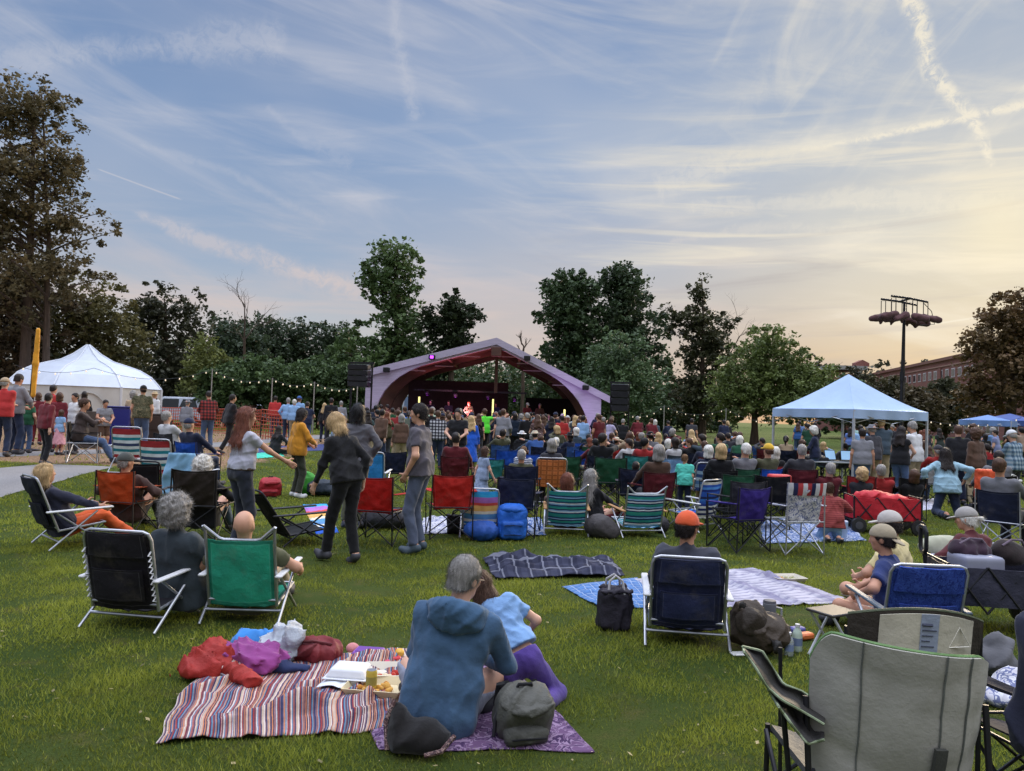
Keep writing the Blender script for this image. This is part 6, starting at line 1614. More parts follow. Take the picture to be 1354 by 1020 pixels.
def seats():
    cols = ['navy', 'blue', 'slate', 'black', 'maroon', 'maroon', 'navy', 'charcoal', 'olive', 'navy', 'black', 'charcoal', 'bright blue', 'green']
    # far seated rows between the stage crowd and the tree on the field
    row = []
    for Z, x0, x1, st_ in ((27, 828, 1010, 17), (23.5, 690, 1012, 19), (20.5, 660, 1010, 24), (17.5, 780, 1000, 27)):
        x = x0
        while x < x1:
            row.append((x+RS.uniform(-4, 4), Z+RS.uniform(-.9, .9))); x += st_*RS.uniform(.6, 1.7)
    for (x, Z) in row:
        sh, ha, cc = pick(SH), pick(HR+[('bob', 'white'), ('bob', 'blond'), ('curly', 'grey'), ('bob', 'dark')]), pick(cols)
        ht = (pick(['cap', 'bucket']), pick(['white', 'navy', 'cream', 'black'])) if RS.random() < .2 else None
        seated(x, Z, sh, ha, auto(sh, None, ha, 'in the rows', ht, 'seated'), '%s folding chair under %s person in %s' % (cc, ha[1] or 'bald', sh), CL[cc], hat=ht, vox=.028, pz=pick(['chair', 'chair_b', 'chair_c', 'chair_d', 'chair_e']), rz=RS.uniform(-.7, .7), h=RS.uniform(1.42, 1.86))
    # far right seated
    for i in range(13):
        x = 1040+i*24+RS.uniform(-5, 5); Z = RS.uniform(20, 25) if x > 1230 else RS.uniform(22.5, 25)
        sh, ha, cc = pick(SH), pick(HR), pick(cols)
        seated(x, Z, sh, ha, auto(sh, None, ha, 'right of the canopy' if x > 1225 else 'beneath the canopy', None, 'seated'), '%s chair under the %s haired person in %s near the canopy' % (cc, ha[1] or 'bald', sh), CL[cc], vox=.028, pz=pick(['chair', 'chair_b', 'chair_c', 'chair_d', 'chair_e']), rz=RS.uniform(-.8, .8), h=RS.uniform(1.45, 1.84))
    # the nearer, recognisable ones
    for a in [
        (1005, 14.0, 'olive', ('short', 'brown'), 'man in yellow cap and dark jacket seated in the middle rows', 'dark blue chair of the man in yellow cap', CL['bright blue'], dict(hat=('cap', 'yellow'))),
        (1022, 15.0, 'black', ('bob', 'white'), 'white bobbed woman in black beside the yellow cap', 'red folding chair of the white bobbed woman', CL['red'], {}),
        (1055, 14.2, 'charcoal', ('short', 'grey'), 'person with light hair and charcoal jacket near the canopy pole', 'maroon chair near the canopy left pole', CL['maroon'], {}),
        (1086, 14.2, 'maroon', ('short', 'grey'), 'grey haired man in maroon sweater behind the webbed chair', 'red folding chair of the man in maroon sweater', CL['maroon'], dict(pz='low', csc=.88)),
        (1134, 14.0, 'charcoal', ('curly', 'blond'), 'woman with fluffy blond hair in red camp chair', 'red camp chair with grey coat of the fluffy haired woman', CL['red'], dict(rz=-.2, pz='low', csc=.9)),
        (1160, 14.2, 'red', ('short', 'grey'), 'short grey haired man in bright red chair', 'bright red camp chair behind the red wagon', S(170, 36, 44), dict(pz='low', csc=.9)),
        (1197, 14.0, 'black', ('bob', 'brown'), 'brown haired woman in black vest right of the red wagon', 'black folding chair right of the red wagon', CL['black'], dict(pz='low', csc=.9)),
        (952, 13.2, 'black', ('bob', 'blond'), 'woman with bushy blond hair in black coat', 'black chair of the bushy blond woman', CL['black'], dict(h=1.74)),
        (976, 13.8, 'grey', ('short', 'white'), 'white haired person beside the bushy blond woman', 'dark green folding chair beside the bushy blond woman', CL['green'], {}),
        (929, 14.6, 'navy', ('bob', 'white'), 'pale blond woman in navy striped chair', 'pale blue striped chair of the pale blond woman', CL['white'], dict(kind='beach', fab='lightblue_stripe')),
        (864, 12.2, 'brown', ('bob', 'grey'), 'grey haired woman in dark brown hooded coat', 'maroon chair of the woman in brown hooded coat', CL['maroon'], dict(h=1.72)),
        (841, 12.8, 'light blue', ('short', 'dark'), 'dark haired child in light blue beside the hooded coat', 'small navy chair of the dark haired child', CL['navy'], dict(h=1.3)),
        (728, 14.4, 'charcoal', ('bob', 'grey'), 'grey haired woman in orange patterned chair', 'orange and brown retro webbed chair with white arms', CL['orange'], dict(kind='beach', fab='retro', rz=.02, h=1.68)),
        (689, 12.6, 'olive', ('short', 'grey'), 'person in green shirt seated behind the navy camp chair', 'blue camp chair beside the boy in striped shirt', CL['navy'], dict(h=1.5)),
        (604, 14.6, 'maroon', ('short', 'dark'), 'person in maroon seated behind the red camp chairs', 'maroon camp chair with mesh back', CL['maroon'], {}),
        (1232, 17.5, 'red', ('short', 'grey'), 'person in red jacket and cap seated beyond the kneeling woman', 'low white chair of the person in red jacket', CL['white'], dict(hat=('cap', 'charcoal'))),
        (1312, 14.2, 'grey', ('short', 'dark'), 'dark haired person in grey hood seated by the orange bag', 'dark folding chair by the orange bag', CL['black'], {}),
        (1330, 10.6, 'grey', ('short', 'brown'), 'person in grey shirt leaning forward in folding chair at right', 'steel framed folding chair at right with dark seat', CL['navy'], dict(rz=-.9, frame='alu')),
        (233, 15.5, 'white', ('short', 'grey'), 'older man in white t-shirt seated beyond the striped lawn chairs', 'dark folding chair of the older man in white t-shirt', CL['charcoal'], dict(rz=-.5, sleeve=.6)),
        (262, 14.6, 'navy', ('fringe', 'grey'), 'older man in navy cap seated beside the light blue towel', 'blue folding chair left of the older man in navy cap', CL['bright blue'], dict(hat=('cap', 'navy'), rz=-.4)),
    ]:
        px, Z, sh, ha, l, cl_, cc, kw = a
        seated(px, Z, sh, ha, l, cl_, cc, vox=.017, **kw)
    # empty chairs among the middle rows
    for (x, Z, cc, l, rz, sc) in [(745, 15.2, 'green', 'dark green draped camp chair left of the gap', .1, 1.05), (806, 14.4, 'green', 'tall dark green covered camp chair in the middle', -.1, 1.1), (838, 17, 'teal', 'bright teal folding chair in the middle rows', 0, 1.), (880, 15, 'light blue', 'sky blue folding chair behind the boy in turquoise', .1, 1.1), (646, 15.5, 'teal', 'teal folding chair behind the toddler girl', .3, .9), (518, 15.5, 'navy', 'dark navy director style chair beyond the red chair', .2, 1.), (700, 15.6, 'bright blue', 'bright blue tall chair behind the boy in striped shirt', .1, 1.05), (665, 17.8, 'bright blue', 'blue cot-like chair left of the grey haired man in hat', .3, 1.), (772, 19, 'bright blue', 'shiny blue chair in the back rows under orange jacket', .0, 1.), (817, 20.5, 'red', 'red camp chair in the back rows', .2, 1.), (975, 10.9, 'charcoal', 'charcoal camp chair behind the purple one', .2, 1.), (1019, 12.2, 'black', 'black and red camp chair with red tray', -.3, 1.), (966, 12.2, 'green', 'green backed black chair before the bushy blond woman', .1, 1.)]:
        camp_chair(D(x, Z, .5), rz, CL[cc], l, sc=sc)
seats()
# ------------------------------------------------------------------ blankets and things on the lawn
COVER = []      # ground polygons kept clear of grass blades
def blanket(pix, mat, label, cat='blanket', n=(56, 46), amp=.022, seed=0, lift=.02, col=None, rag=.03, edge=True):
    """cloth lying on the lawn; pix = picture corners back-left, back-right, front-right, front-left"""
    a, b_, c, d = [G(*p) for p in pix]; ctr = (a+b_+c+d)/4
    o_ = MB(); nu, nv = n; P = np.zeros((nu, nv, 3)); f1 = folds(amp, 5.5, seed); f2 = folds(amp*.5, 15, seed+1); f3 = folds(rag, 2.2, seed+2); f4 = ridges(amp, 7, seed+3)
    for i in range(nu):
        for j in range(nv):
            u, v = i/(nu-1), j/(nv-1)
            u2 = u+f3(np.array([v*2.0, 0, u]))*.6; v2 = v+f3(np.array([u*2.0, 5, v]))*.6
            p = (d*(1-u2)+c*u2)*(1-v2)+(a*(1-u2)+b_*u2)*v2
            e = min(u, 1-u, v, 1-v); h = lift+.6*abs(f1(p))+.3*abs(f2(p))+max(0, -f4(p))*1.6; h *= .45+.55*min(1, e*9)
            P[i, j] = (p[0], p[1], gz(p[0], p[1])+max(.008, h))
    P -= ctr
    o_.sheet(P, .006)
    nm = cat if cat in ('blanket', 'towel') else 'blanket'
    ob = o_.build(nm, M[mat], None, col, auto=False); ob.location = ctr; tag(ob, label, 'blanket')
    COVER.append([tuple(q[:2]) for q in (a, b_, c, d)])
    return ob
blanket([(268, 884), (545, 862), (535, 968), (203, 988)], 'picnic', 'large multicolour striped picnic cloth in the left foreground', n=(120, 84), amp=.055, seed=1)
blanket([(440, 872), (668, 880), (786, 996), (500, 992)], 'purple_print', 'purple patterned tapestry under the seated couple', n=(80, 60), amp=.022, seed=2, lift=.010)
blanket([(640, 741), (808, 742), (826, 764), (652, 768)], 'navy_plaid', 'dark navy plaid blanket spread left of the blue cloth', n=(80, 46), amp=.05, seed=3, lift=.05)
blanket([(744, 778), (842, 765), (872, 803), (802, 809)], 'blue_weave', 'blue woven cloth behind the dark tote bag', amp=.025, seed=4)
blanket([(832, 768), (996, 752), (1128, 798), (930, 806)], 'grey_stripe_cloth', 'pale grey striped sheet spread past the orange capped man', n=(90, 60), amp=.028, seed=5)
blanket([(1005, 688), (1112, 684), (1146, 716), (1008, 720)], 'blue_print', 'blue and white printed quilt beneath the webbed chair', amp=.03, seed=6)
blanket([(655, 690), (716, 688), (722, 710), (650, 711)], 'blue_print', 'blue quilt between navy camp chair and teal striped chair', amp=.04, seed=7)
blanket([(560, 686), (618, 684), (622, 706), (556, 708)], 'white_print', 'white patterned cloth under the right red camp chair', amp=.04, seed=8)
blanket([(400, 668), (432, 668), (448, 706), (418, 708)], 'multi_stripe', 'striped towel beyond the navy lounge chair', amp=.02, seed=9)
blanket([(1196, 664), (1236, 660), (1244, 674), (1204, 678)], 'white_print', 'red and white cloth strip beside the kneeling woman', amp=.02, seed=10)
blanket([(1215, 728), (1300, 716), (1354, 730), (1250, 748)], 'white_print', 'pale patterned sheet under the woman in maroon sweater', amp=.03, seed=11)
blanket([(338, 600), (372, 598), (376, 604), (340, 607)], 'nylon', 'bright turquoise mat on the grass by the path', col=S(60, 196, 170), amp=.01, seed=12)
blanket([(330, 592), (430, 588), (436, 596), (334, 600)], 'nylon', 'dark blue mat under the woman in black on the grass', col=S(50, 60, 110), amp=.01, seed=13)

def soft(name, pos, rz, parts, mat, col, label, cat, vox=.02, amp=.012, f=14, seed=0, pos_off=(0, 0, 0)):
    o = empty(name, np.asarray(pos)+np.asarray(pos_off), rz, label, cat)
    for i, (pn, build_, m2, c2) in enumerate(parts):
        s = SDF(); build_(s); s.noise = ridges(amp*2.0, f*1.2, seed+i) if amp else None
        s.clip((0, 0, .004), (0, 0, -1)); sdf_obj(s, vox, pn, M[m2 or mat], o, c2 or col)
    return o
def backpack(pos, rz, col, label, w=.17, d=.12, h=.46, vox=.014, seed=0, mat='nylon', lean=0.):
    R = rotx(lean)
    def t(x, y, z): return R@np.array([x, y, z])
    o = soft('backpack', pos, rz, [
        ('main_bag', lambda s: (s.rbox(t(0, 0, h*.45), (w, d, h*.45), .09, R, .03), s.ell(t(0, 0, h*.80), (w*.92, d*.95, h*.2), R, .06)), None, None),
        ('front_pocket', lambda s: s.rbox(t(0, -d*.95, h*.30), (w*.78, d*.5, h*.25), .05, R), None, tuple(c*.8 for c in col[:3])+(1,)),
        ('top_flap', lambda s: s.ell(t(0, -d*.25, h*.83), (w*.95, d*.95, h*.13), R), None, tuple(c*.9 for c in col[:3])+(1,))], mat, col, label, 'backpack', vox, .007, 18, seed)
    for sg in (-1, 1):
        q = MB(); q.tube([t(sg*w*.5, d*.9, h*.85), t(sg*w*.65, d*1.5, h*.6), t(sg*w*.7, d*1.35, h*.25), t(sg*w*.6, d*.9, h*.1)], .018, 6); q.build('strap', M['cloth'], o, CL['black'])
        q = MB(); q.tube([t(sg*w*.99, -d*.3, h*.1), t(sg*w*1.03, -d*.3, h*.5), t(sg*w*.9, -d*.2, h*.78)], .010, 5); q.build('side_strap', M['cloth'], o, CL['charcoal'])
    q = MB(); q.tube([t(-.04, d*.3, h*.95), t(-.035, d*.3, h*1.03), t(.035, d*.3, h*1.03), t(.04, d*.3, h*.95)], .01, 6); q.build('handle', M['cloth'], o, CL['black'])
    q = MB()
    for zz in (.43, .18): q.tube([t(-w*.6, -d*1.5, h*zz), t(0, -d*1.53, h*(zz+.015)), t(w*.6, -d*1.5, h*zz)], .005, 5)
    q.build('zip', M['steel'], o)
    return o
def tote(pos, rz, col, label, w=.15, d=.09, h=.30, mat='nylon', vox=.014, seed=0, handle=None, name='tote_bag'):
    o = soft(name, pos, rz, [('bag_body', lambda s: s.rbox((0, 0, h*.5), (w, d, h*.5), .05), None, None), ('rim', lambda s: (s.rc((-w*.9, -d*.8, h*.97), (w*.9, -d*.8, h*.97), .018, .018), s.rc((-w*.9, d*.8, h*.97), (w*.9, d*.8, h*.97), .018, .018)), None, None)], mat, col, label, 'bag', vox, .012, 16, seed)
    for y in (-d*.8, d*.8):
        q = MB(); q.tube([(-w*.5, y, h*.9), (-w*.4, y*.7, h*1.2), (0, y*.4, h*1.32), (w*.4, y*.7, h*1.2), (w*.5, y, h*.9)], .011, 6); q.build('handle', M['cloth'], o, handle or col)
    return o
def pile(name, pos, rz, blobs, mat, col, label, cat, vox=.014, amp=.022, f=17, seed=0):
    return soft(name, pos, rz, [(name if False else 'folds', lambda s: [s.ell(c, r, rotz(a), .04) for c, r, a in blobs], None, None)], mat, col, label, cat, vox, amp, f, seed)
def solo(name, pos, sd, vox, mat, col, label, cat, rz=0., noise=None):
    if noise: sd.noise = noise
    v, f = sd.mesh(vox); o = link(name, npmesh(name, v, f), M[mat], None, col); o.location = pos; o.rotation_euler = (0, 0, rz); tag(o, label, cat); return o

# clothes and food on the picnic cloth
def foreground_things():
    p = G(283, 898); s = SDF(); s.ell((0, 0, .05), (.17, .13, .08)); s.ell((-.02, .12, .08), (.13, .12, .10), None, .05); s.ell((-.1, -.02, .04), (.1, .12, .06), None, .05); s.clip((0, 0, .006), (0, 0, -1))
    solo('jacket', p+np.array([-.03, .04, .02]), s, .012, 'nylon', S(150, 38, 30), 'crumpled bright red jacket at the left end of the clothes pile', 'jacket', .2, ridges(.055, 19, 3))
    p = G(327, 895); s = SDF(); s.ell((0, .05, .10), (.21, .12, .055)); s.ell((-.15, 0, .09), (.10, .08, .05), None, .05); s.ell((.13, -.02, .06), (.10, .12, .06), None, .05); s.ell((.02, -.03, .07), (.14, .09, .06), None, .05); s.clip((0, 0, .006), (0, 0, -1))
    solo('sweater', p+np.array([-.0, .05, .03]), s, .012, 'cloth', S(134, 62, 122), 'magenta sweater lying on top of the clothes pile', 'sweater', -.1, ridges(.05, 20, 5))
    p = G(328, 912); s = SDF(); s.rc((-.12, .07, .06), (.07, -.09, .05), .048, .056); s.clip((0, 0, .004), (0, 0, -1))
    solo('rolled_cloth', p+np.array([-.03, .04, .02]), s, .010, 'nylon', S(156, 44, 36), 'red rolled sleeve in front of the magenta sweater', 'clothing', 0, ridges(.024, 26, 2))
    p = G(330, 872); s = SDF(); s.ell((0, 0, .08), (.2, .10, .10)); s.clip((0, 0, .006), (0, 0, -1))
    solo('towel', p+np.array([.04, .05, .01]), s, .014, 'cloth', S(60, 130, 200), 'bright blue towel peeking out behind the magenta sweater', 'towel', 0, ridges(.04, 17, 8))
    p = G(362, 899); s = SDF(); s.ell((0, 0, .035), (.20, .06, .035)); s.clip((0, 0, .004), (0, 0, -1))
    solo('dark_cloth', p+np.array([-.0, .06, .02]), s, .012, 'cloth', S(40, 50, 84), 'dark navy cloth below the white plastic bag', 'clothing', .2, ridges(.014, 19, 9))
    p = G(368, 884); s = SDF(); s.ell((0, .03, .10), (.12, .10, .11)); s.ell((.05, .02, .17), (.085, .07, .075), None, .06); s.ell((-.05, -.05, .07), (.06, .06, .08), None, .05); s.clip((0, 0, .006), (0, 0, -1))
    solo('plastic_bag', p+np.array([-.0, .04, .02]), s, .011, 'bagplastic', None, 'crumpled thin white plastic bag beside the magenta sweater', 'bag', 0, ridges(.06, 20, 12))
    p = G(419, 876)
    o = soft('cushion_bag', p, -.15, [('bag_body', lambda s: (s.ell((0, 0, .085), (.175, .12, .085)), s.rbox((.0, 0, .07), (.16, .1, .06), .04, None, .04)), None, None), ('flap', lambda s: s.ell((-.02, -.05, .10), (.10, .09, .055)), None, S(104, 36, 40))], 'nylon', S(116, 38, 42), 'dark maroon soft bag behind the striped picnic cloth', 'bag', .011, .010, 17, 3)
    q = MB(); q.tube([(-.12, -.06, .14), (0, -.09, .165), (.12, -.05, .14)], .009, 6); q.build('strap', M['cloth'], o, S(80, 26, 30))
    p = G(321, 893); q = MB(); q.sheet(panel((-.10, -.03, .11), (.10, -.03, .11), (-.08, .03, .12), (.09, .03, .12), 10, 6, .01, (0, 0, 1), .003, .01), .004)
    ob = q.build('paper_wrapper', M['paint'], None, S(186, 190, 200)); ob.location = G(302, 903)+np.array([0, 0, -.06]); tag(ob, 'small white wrapper lying by the red jacket', 'wrapper')
    # food
    p = G(462, 909)+np.array([0, 0, .03]); o = empty('takeaway_box', p, -.1, 'closed white foam takeaway box on the picnic cloth', 'food box')
    def shell(z0, z1, w0, w1, d0, d1):
        q = MB(); q.lathe([(0.02, z0), (w0*1.2, z0), (w1*1.28, z1)], n=4, R=rotz(pi/4)); return q
    for nm, zz, a, c in (('base', (0, .05), .105, .125), ('lid', (.052, .105), .125, .10)):
        q = MB(); pts = [(-1, -1), (1, -1), (1, 1), (-1, 1)]
        V = [(x*a, y*a*.8, zz[0]) for x, y in pts]+[(x*c, y*c*.8, zz[1]) for x, y in pts]
        q.add(V, [(3, 2, 1, 0), (4, 5, 6, 7), (0, 1, 5, 4), (1, 2, 6, 5), (2, 3, 7, 6), (3, 0, 4, 7)]); ob = q.build(nm, M['plastic'], o, S(214, 216, 220), False); bm = ob.modifiers.new('b', 'BEVEL'); bm.width = .014; bm.segments = 3
    q = MB(); q.box((0, 0, .051), (.275, .225, .006), None, .002); q.build('lip', M['plastic'], o, S(214, 216, 220))
    def tray(p, rz, label, food, col=S(214, 206, 190)):
        o = empty('food_tray', p, rz, label, 'food tray'); w, d, h = .14, .10, .05
        for a, sz, c in (('tray_floor', (2*w, 2*d, .008), (0, 0, .004)),):
            q = MB(); q.box(c, sz); q.build(a, M['plastic'], o, col, smooth=False)
        for sx, sy in ((1, 0), (-1, 0), (0, 1), (0, -1)):
            q = MB(); X = np.array([-sy, sx, 0.]); N = np.array([sx, sy, 0.]); hw_, off = (d, w) if sx else (w, d)
            V = [N*off-X*hw_, N*off+X*hw_, N*(off+.03)+X*(hw_+.03)+[0, 0, h], N*(off+.03)-X*(hw_+.03)+[0, 0, h]]
            V += [v_+N*.006+[0, 0, -.001] for v_ in V]
            q.add(V, [(0, 1, 2, 3), (7, 6, 5, 4), (0, 4, 5, 1), (1, 5, 6, 2), (2, 6, 7, 3), (3, 7, 4, 0)]); q.build('tray_side', M['plastic'], o, col, smooth=False)
        rs = np.random.RandomState(len(label))
        for i in range(food[0]):
            s = SDF(); c = np.array([rs.uniform(-w*.7, w*.7), rs.uniform(-d*.6, d*.6), .022]); s.ell(c, (.03*rs.uniform(.6, 1.2), .022, .016)); s.noise = folds(.008, 40, i); sdf_obj(s, .006, 'food_piece', M['cloth'], o, food[1] if i % 3 else food[2])
    tray(G(512, 901)+np.array([0, 0, .03]), .1, 'open cream takeaway tray with red sauce beside the closed foam box', (5, S(170, 50, 40), S(206, 190, 160)))
    tray(G(497, 921)+np.array([0, 0, .03]), -.12, 'open cream tray of golden chips next to the yellow can', (12, S(206, 156, 74), S(190, 130, 56)), S(216, 200, 160))
    p = G(491, 921)+np.array([-.0, -.02, .042]); o = empty('drink_can', p, 0, 'yellow gold drink can standing in the chip tray', 'can')
    q = MB(); q.lathe([(.024, 0), (.033, .010), (.033, .108), (.027, .120)], n=18); q.build('can_body', M['paint'], o, S(186, 160, 62)); q = MB(); q.lathe([(.027, .1205), (.024, .118), (.004, .118)], n=16); q.build('can_lid', M['alu'], o)
    q = MB(); q.lathe([(.0335, .035), (.0335, .085)], n=18); q.build('label_band', M['paint'], o, S(150, 140, 70))
    q = MB(); q.sheet(panel((-.10, -.06, .02), (.09, -.07, .02), (-.08, .07, .02), (.10, .06, .03), 14, 12, .015, (0, 0, 1), .006), .003); ob = q.build('napkin', M['cloth'], None, S(214, 218, 224)); ob.location = G(443, 916)+np.array([0, 0, .03]); tag(ob, 'crumpled white paper napkin in front of the foam box', 'napkin')
    p = G(487, 872)+np.array([0, 0, .03]); o = empty('lunch_box', p, -.1, 'purple plastic lunch box lid at the far edge of the picnic cloth', 'lunch box')
    q = MB(); q.box((0, 0, .02), (.20, .15, .03), None, .01); q.build('lid', M['plastic'], o, S(136, 84, 170)); q = MB(); q.box((0, 0, .037), (.16, .11, .006), None, .002); q.build('recess', M['plastic'], o, S(110, 66, 148))
    s = SDF(); s.ell((0, 0, .035), (.045, .045, .035)); solo('fruit', G(465, 868)+np.array([0, .02, .015]), s, .008, 'cloth', S(196, 130, 130), 'small pinkish fruit left of the purple lunch box', 'fruit')
    for i, (x, y, c, l, sz) in enumerate([(517, 880, S(190, 40, 50), 'red snack packet behind the open trays', (.13, .05, .03)), (528, 874, S(222, 170, 60), 'yellow snack pot beside the seated man', (.06, .06, .05)), (505, 884, S(196, 60, 100), 'pink packet left of the red snack packet', (.10, .06, .025)), (520, 888, S(214, 200, 176), 'cream wooden cutlery sleeve in front of the red packet', (.16, .03, .012))]):
        o = MB(); o.box((0, 0, sz[2]/2), sz, rotz(.2*i), min(sz)*.3); ob = o.build('snack_packet', M['plastic'], None, c); ob.location = G(x, y)+np.array([0, 0, .03]); tag(ob, l, 'packet')
    # bags around the couple
    backpack(G(686, 972)+np.array([0, 0, .012]), .25, S(84, 84, 78), 'grey green hiking backpack slumped beside the seated couple', .15, .11, .29, .010, 7, lean=.42)
    p = G(548, 990); s = SDF(); s.ell((0, 0, .07), (.16, .13, .08)); s.ell((-.10, .06, .10), (.06, .10, .12), None, .05); s.clip((0, 0, .004), (0, 0, -1))
    o = solo('shoulder_bag', p+np.array([.02, -.02, 0]), s, .012, 'cloth', S(24, 22, 22), 'black shoulder bag with dotted strap at the seated man\'s back', 'bag', .2, ridges(.014, 17, 4))
    q = MB(); q.tube([(-.155, -.02, .02), (-.165, .03, .14), (-.12, .06, .235)], .013, 6); q.build('strap', M['dark_print'], o)
    q = MB(); q.tube([(.02, -.13, .03), (.1, -.14, .05), (.17, -.09, .1)], .012, 6); q.build('strap', M['dark_print'], o)
    tote(G(811, 833), .1, S(40, 36, 48), 'dark navy tote bag with white handles standing on the grass', .13, .09, .33, 'nylon', .013, 3, S(170, 168, 170))
    p = G(1004, 860); soft('duffel_bag', p, -.4, [('bag_body', lambda s: (s.ell((0, 0, .14), (.22, .16, .15)), s.ell((-.10, 0, .24), (.10, .11, .13), None, .08)), None, None), ('flap', lambda s: s.ell((-.05, -.09, .22), (.12, .09, .11)), None, S(50, 42, 34)), ('strap', lambda s: s.rc((-.12, -.1, .34), (.14, -.16, .08), .014, .014), None, S(30, 28, 26))], 'nylon', S(62, 52, 42), 'dark brown slumped bag beside the navy backpack chair', 'bag', .014, .016, 14, 5)
    def bottle(px, py, col, label, r=.034, h=.17, mat='clear'):
        o = empty('bottle', G(px, py), 0, label, 'bottle'); q = MB(); q.lathe([(r*.9, 0), (r, .01), (r, h*.62), (r*.8, h*.74), (r*.42, h*.86), (r*.42, h*.92)], n=16); q.build('bottle_body', M[mat], o, col); q = MB(); q.lathe([(r*.5, h*.90), (r*.5, h)], n=12); q.build('cap', M['plastic'], o, CL['white'])
        q = MB(); q.lathe([(r*1.015, h*.22), (r*1.015, h*.5)], n=16); q.build('label_band', M['paint'], o, S(120, 136, 170))
    bottle(1043, 867, None, 'clear water bottle with blue band on the grass'); bottle(1054, 861, S(190, 206, 190), 'pale green bottle behind the water bottle', .036, .20, 'plastic')
    o = empty('travel_mug', G(1017, 830), 0, 'grey travel mug with handle behind the brown bag', 'mug'); q = MB(); q.lathe([(.04, 0), (.045, .01), (.055, .20), (.05, .205)], n=18); q.build('mug_body', M['paint'], o, S(120, 122, 130)); q = MB(); q.tube([(.05, 0, .17), (.10, 0, .16), (.10, 0, .06), (.047, 0, .05)], .009, 6); q.build('handle', M['plastic'], o, S(160, 160, 166)); q = MB(); q.lathe([(.054, .206), (.05, .225), (.01, .228)], n=16); q.build('lid', M['plastic'], o, S(90, 90, 96))
    tray(G(1040, 768), .2, 'small cream snack tray alone on the grass', (6, S(196, 150, 70), S(120, 100, 70)))
    for (x, y, c, l) in [(1065, 846, S(206, 110, 60), 'orange packet on the grass before the cross-legged man'), (1054, 838, S(90, 90, 150), 'blue purple packet beside the orange one')]:
        o = MB(); o.box((0, 0, .03), (.13, .08, .05), rotz(.4), .014); ob = o.build('snack_packet', M['plastic'], None, c); ob.location = G(x, y); tag(ob, l, 'packet')
    o = MB(); o.box((0, 0, .008), (.12, .08, .012), rotz(.2), .004); ob = o.build('paper_scrap', M['paint'], None, S(206, 206, 204)); ob.location = G(977, 866); tag(ob, 'white scrap on the grass by the navy chair foot', 'litter')
    # bags in the middle row
    backpack(G(676, 714), .1, S(36, 100, 196), 'bright blue backpack standing before the navy camp chair', .20, .13, .50, .018, 2)
    s = SDF(); s.ell((0, 0, .13), (.24, .15, .14)); s.clip((0, 0, .004), (0, 0, -1)); solo('stuff_sack', G(636, 715), s, .018, 'nylon', S(36, 80, 160), 'blue soft sack beneath the rainbow striped chair', 'bag', 0, ridges(.022, 15, 3))
    tote(G(604, 706), 0, S(32, 32, 36), 'black shoulder bag hanging by the right red chair', .15, .08, .26, 'nylon', .018, 4)
    s = SDF(); s.ell((0, 0, .16), (.22, .16, .17)); s.ell((.1, 0, .1), (.2, .14, .12), None, .06); s.clip((0, 0, .004), (0, 0, -1)); solo('rucksack', G(792, 711), s, .018, 'nylon', S(66, 62, 64), 'charcoal rucksack slumped between the two teal striped chairs', 'bag', 0, ridges(.02, 14, 6))
    s = SDF(); s.ell((0, 0, .12), (.12, .12, .13)); s.clip((0, 0, .004), (0, 0, -1)); solo('helmet_bag', G(874, 705), s, .018, 'nylon', S(40, 38, 44), 'round dark bag right of the green teal striped chair', 'bag', 0, ridges(.012, 14, 7))
    backpack(G(357, 656), .3, S(168, 40, 50), 'red backpack on the grass by the mustard sweater woman', .20, .15, .36, .018, 4, lean=.25)
    s = SDF(); s.ell((0, 0, .22), (.20, .16, .24)); s.clip((0, 0, .004), (0, 0, -1)); solo('bag', G(405, 655), s, .02, 'nylon', S(60, 150, 50), 'bright green bag behind the mustard sweater woman', 'bag', 0, ridges(.02, 14, 9))
    s = SDF(); s.ell((0, 0, .16), (.35, .2, .16)); s.ell((.25, 0, .12), (.2, .2, .12), None, .06); s.clip((0, 0, .004), (0, 0, -1)); solo('bag_heap', G(425, 656), s, .022, 'nylon', S(44, 54, 66), 'heap of dark bags between the green bag and woman in black jacket', 'bags', 0, ridges(.03, 13, 10))
    s = SDF(); s.ell((0, 0, .15), (.42, .2, .16)); s.clip((0, 0, .004), (0, 0, -1)); solo('bag_heap', G(505, 704)+np.array([0, .3, 0]), s, .022, 'nylon', S(50, 50, 56), 'dark jackets heaped under the left red camp chair', 'bags', 0, ridges(.03, 13, 11))
    s = SDF(); s.ell((0, 0, .12), (.45, .2, .13)); s.clip((0, 0, .004), (0, 0, -1)); solo('bag_heap', G(180, 652), s, .024, 'nylon', S(34, 34, 36), 'black bags lying behind the orange chair', 'bags', .2, ridges(.04, 11, 12))
    tote(G(1275, 664), 0, S(40, 36, 38), 'black bag behind the kneeling woman', .2, .14, .3, 'nylon', .022, 5)
    o = tote(D(1338, 14.5)+np.array([0, 0, .42]), 0, S(206, 204, 200), 'white canvas tote hanging from the arm of the checked shirt person', .17, .05, .34, 'cloth', .02, 6)
    s = SDF(); s.rbox((0, 0, .28), (.17, .1, .28), .05); s.clip((0, 0, .004), (0, 0, -1)); solo('bag', D(1303, 13.4)+np.array([0, 0, .45]), s, .02, 'nylon', S(214, 84, 46), 'bright orange carrier bag slung on a chair at right', 'bag', 0, ridges(.014, 15, 5))
    s = SDF(); s.rbox((0, 0, .2), (.17, .12, .2), .03); solo('cool_box', D(1029, 12.6)+np.array([0, 0, .45]), s, .016, 'plastic', S(206, 60, 60), 'red tote box on the arm of the black and red chair', 'box')
    s = SDF(); s.rc((0, 0, 0), (0, 0, .28), .13, .15, .02, True); s.clip((0, 0, .004), (0, 0, -1)); solo('bucket', G(1107, 713), s, .014, 'plastic', S(150, 170, 206), 'pale blue bucket on the printed quilt', 'bucket')
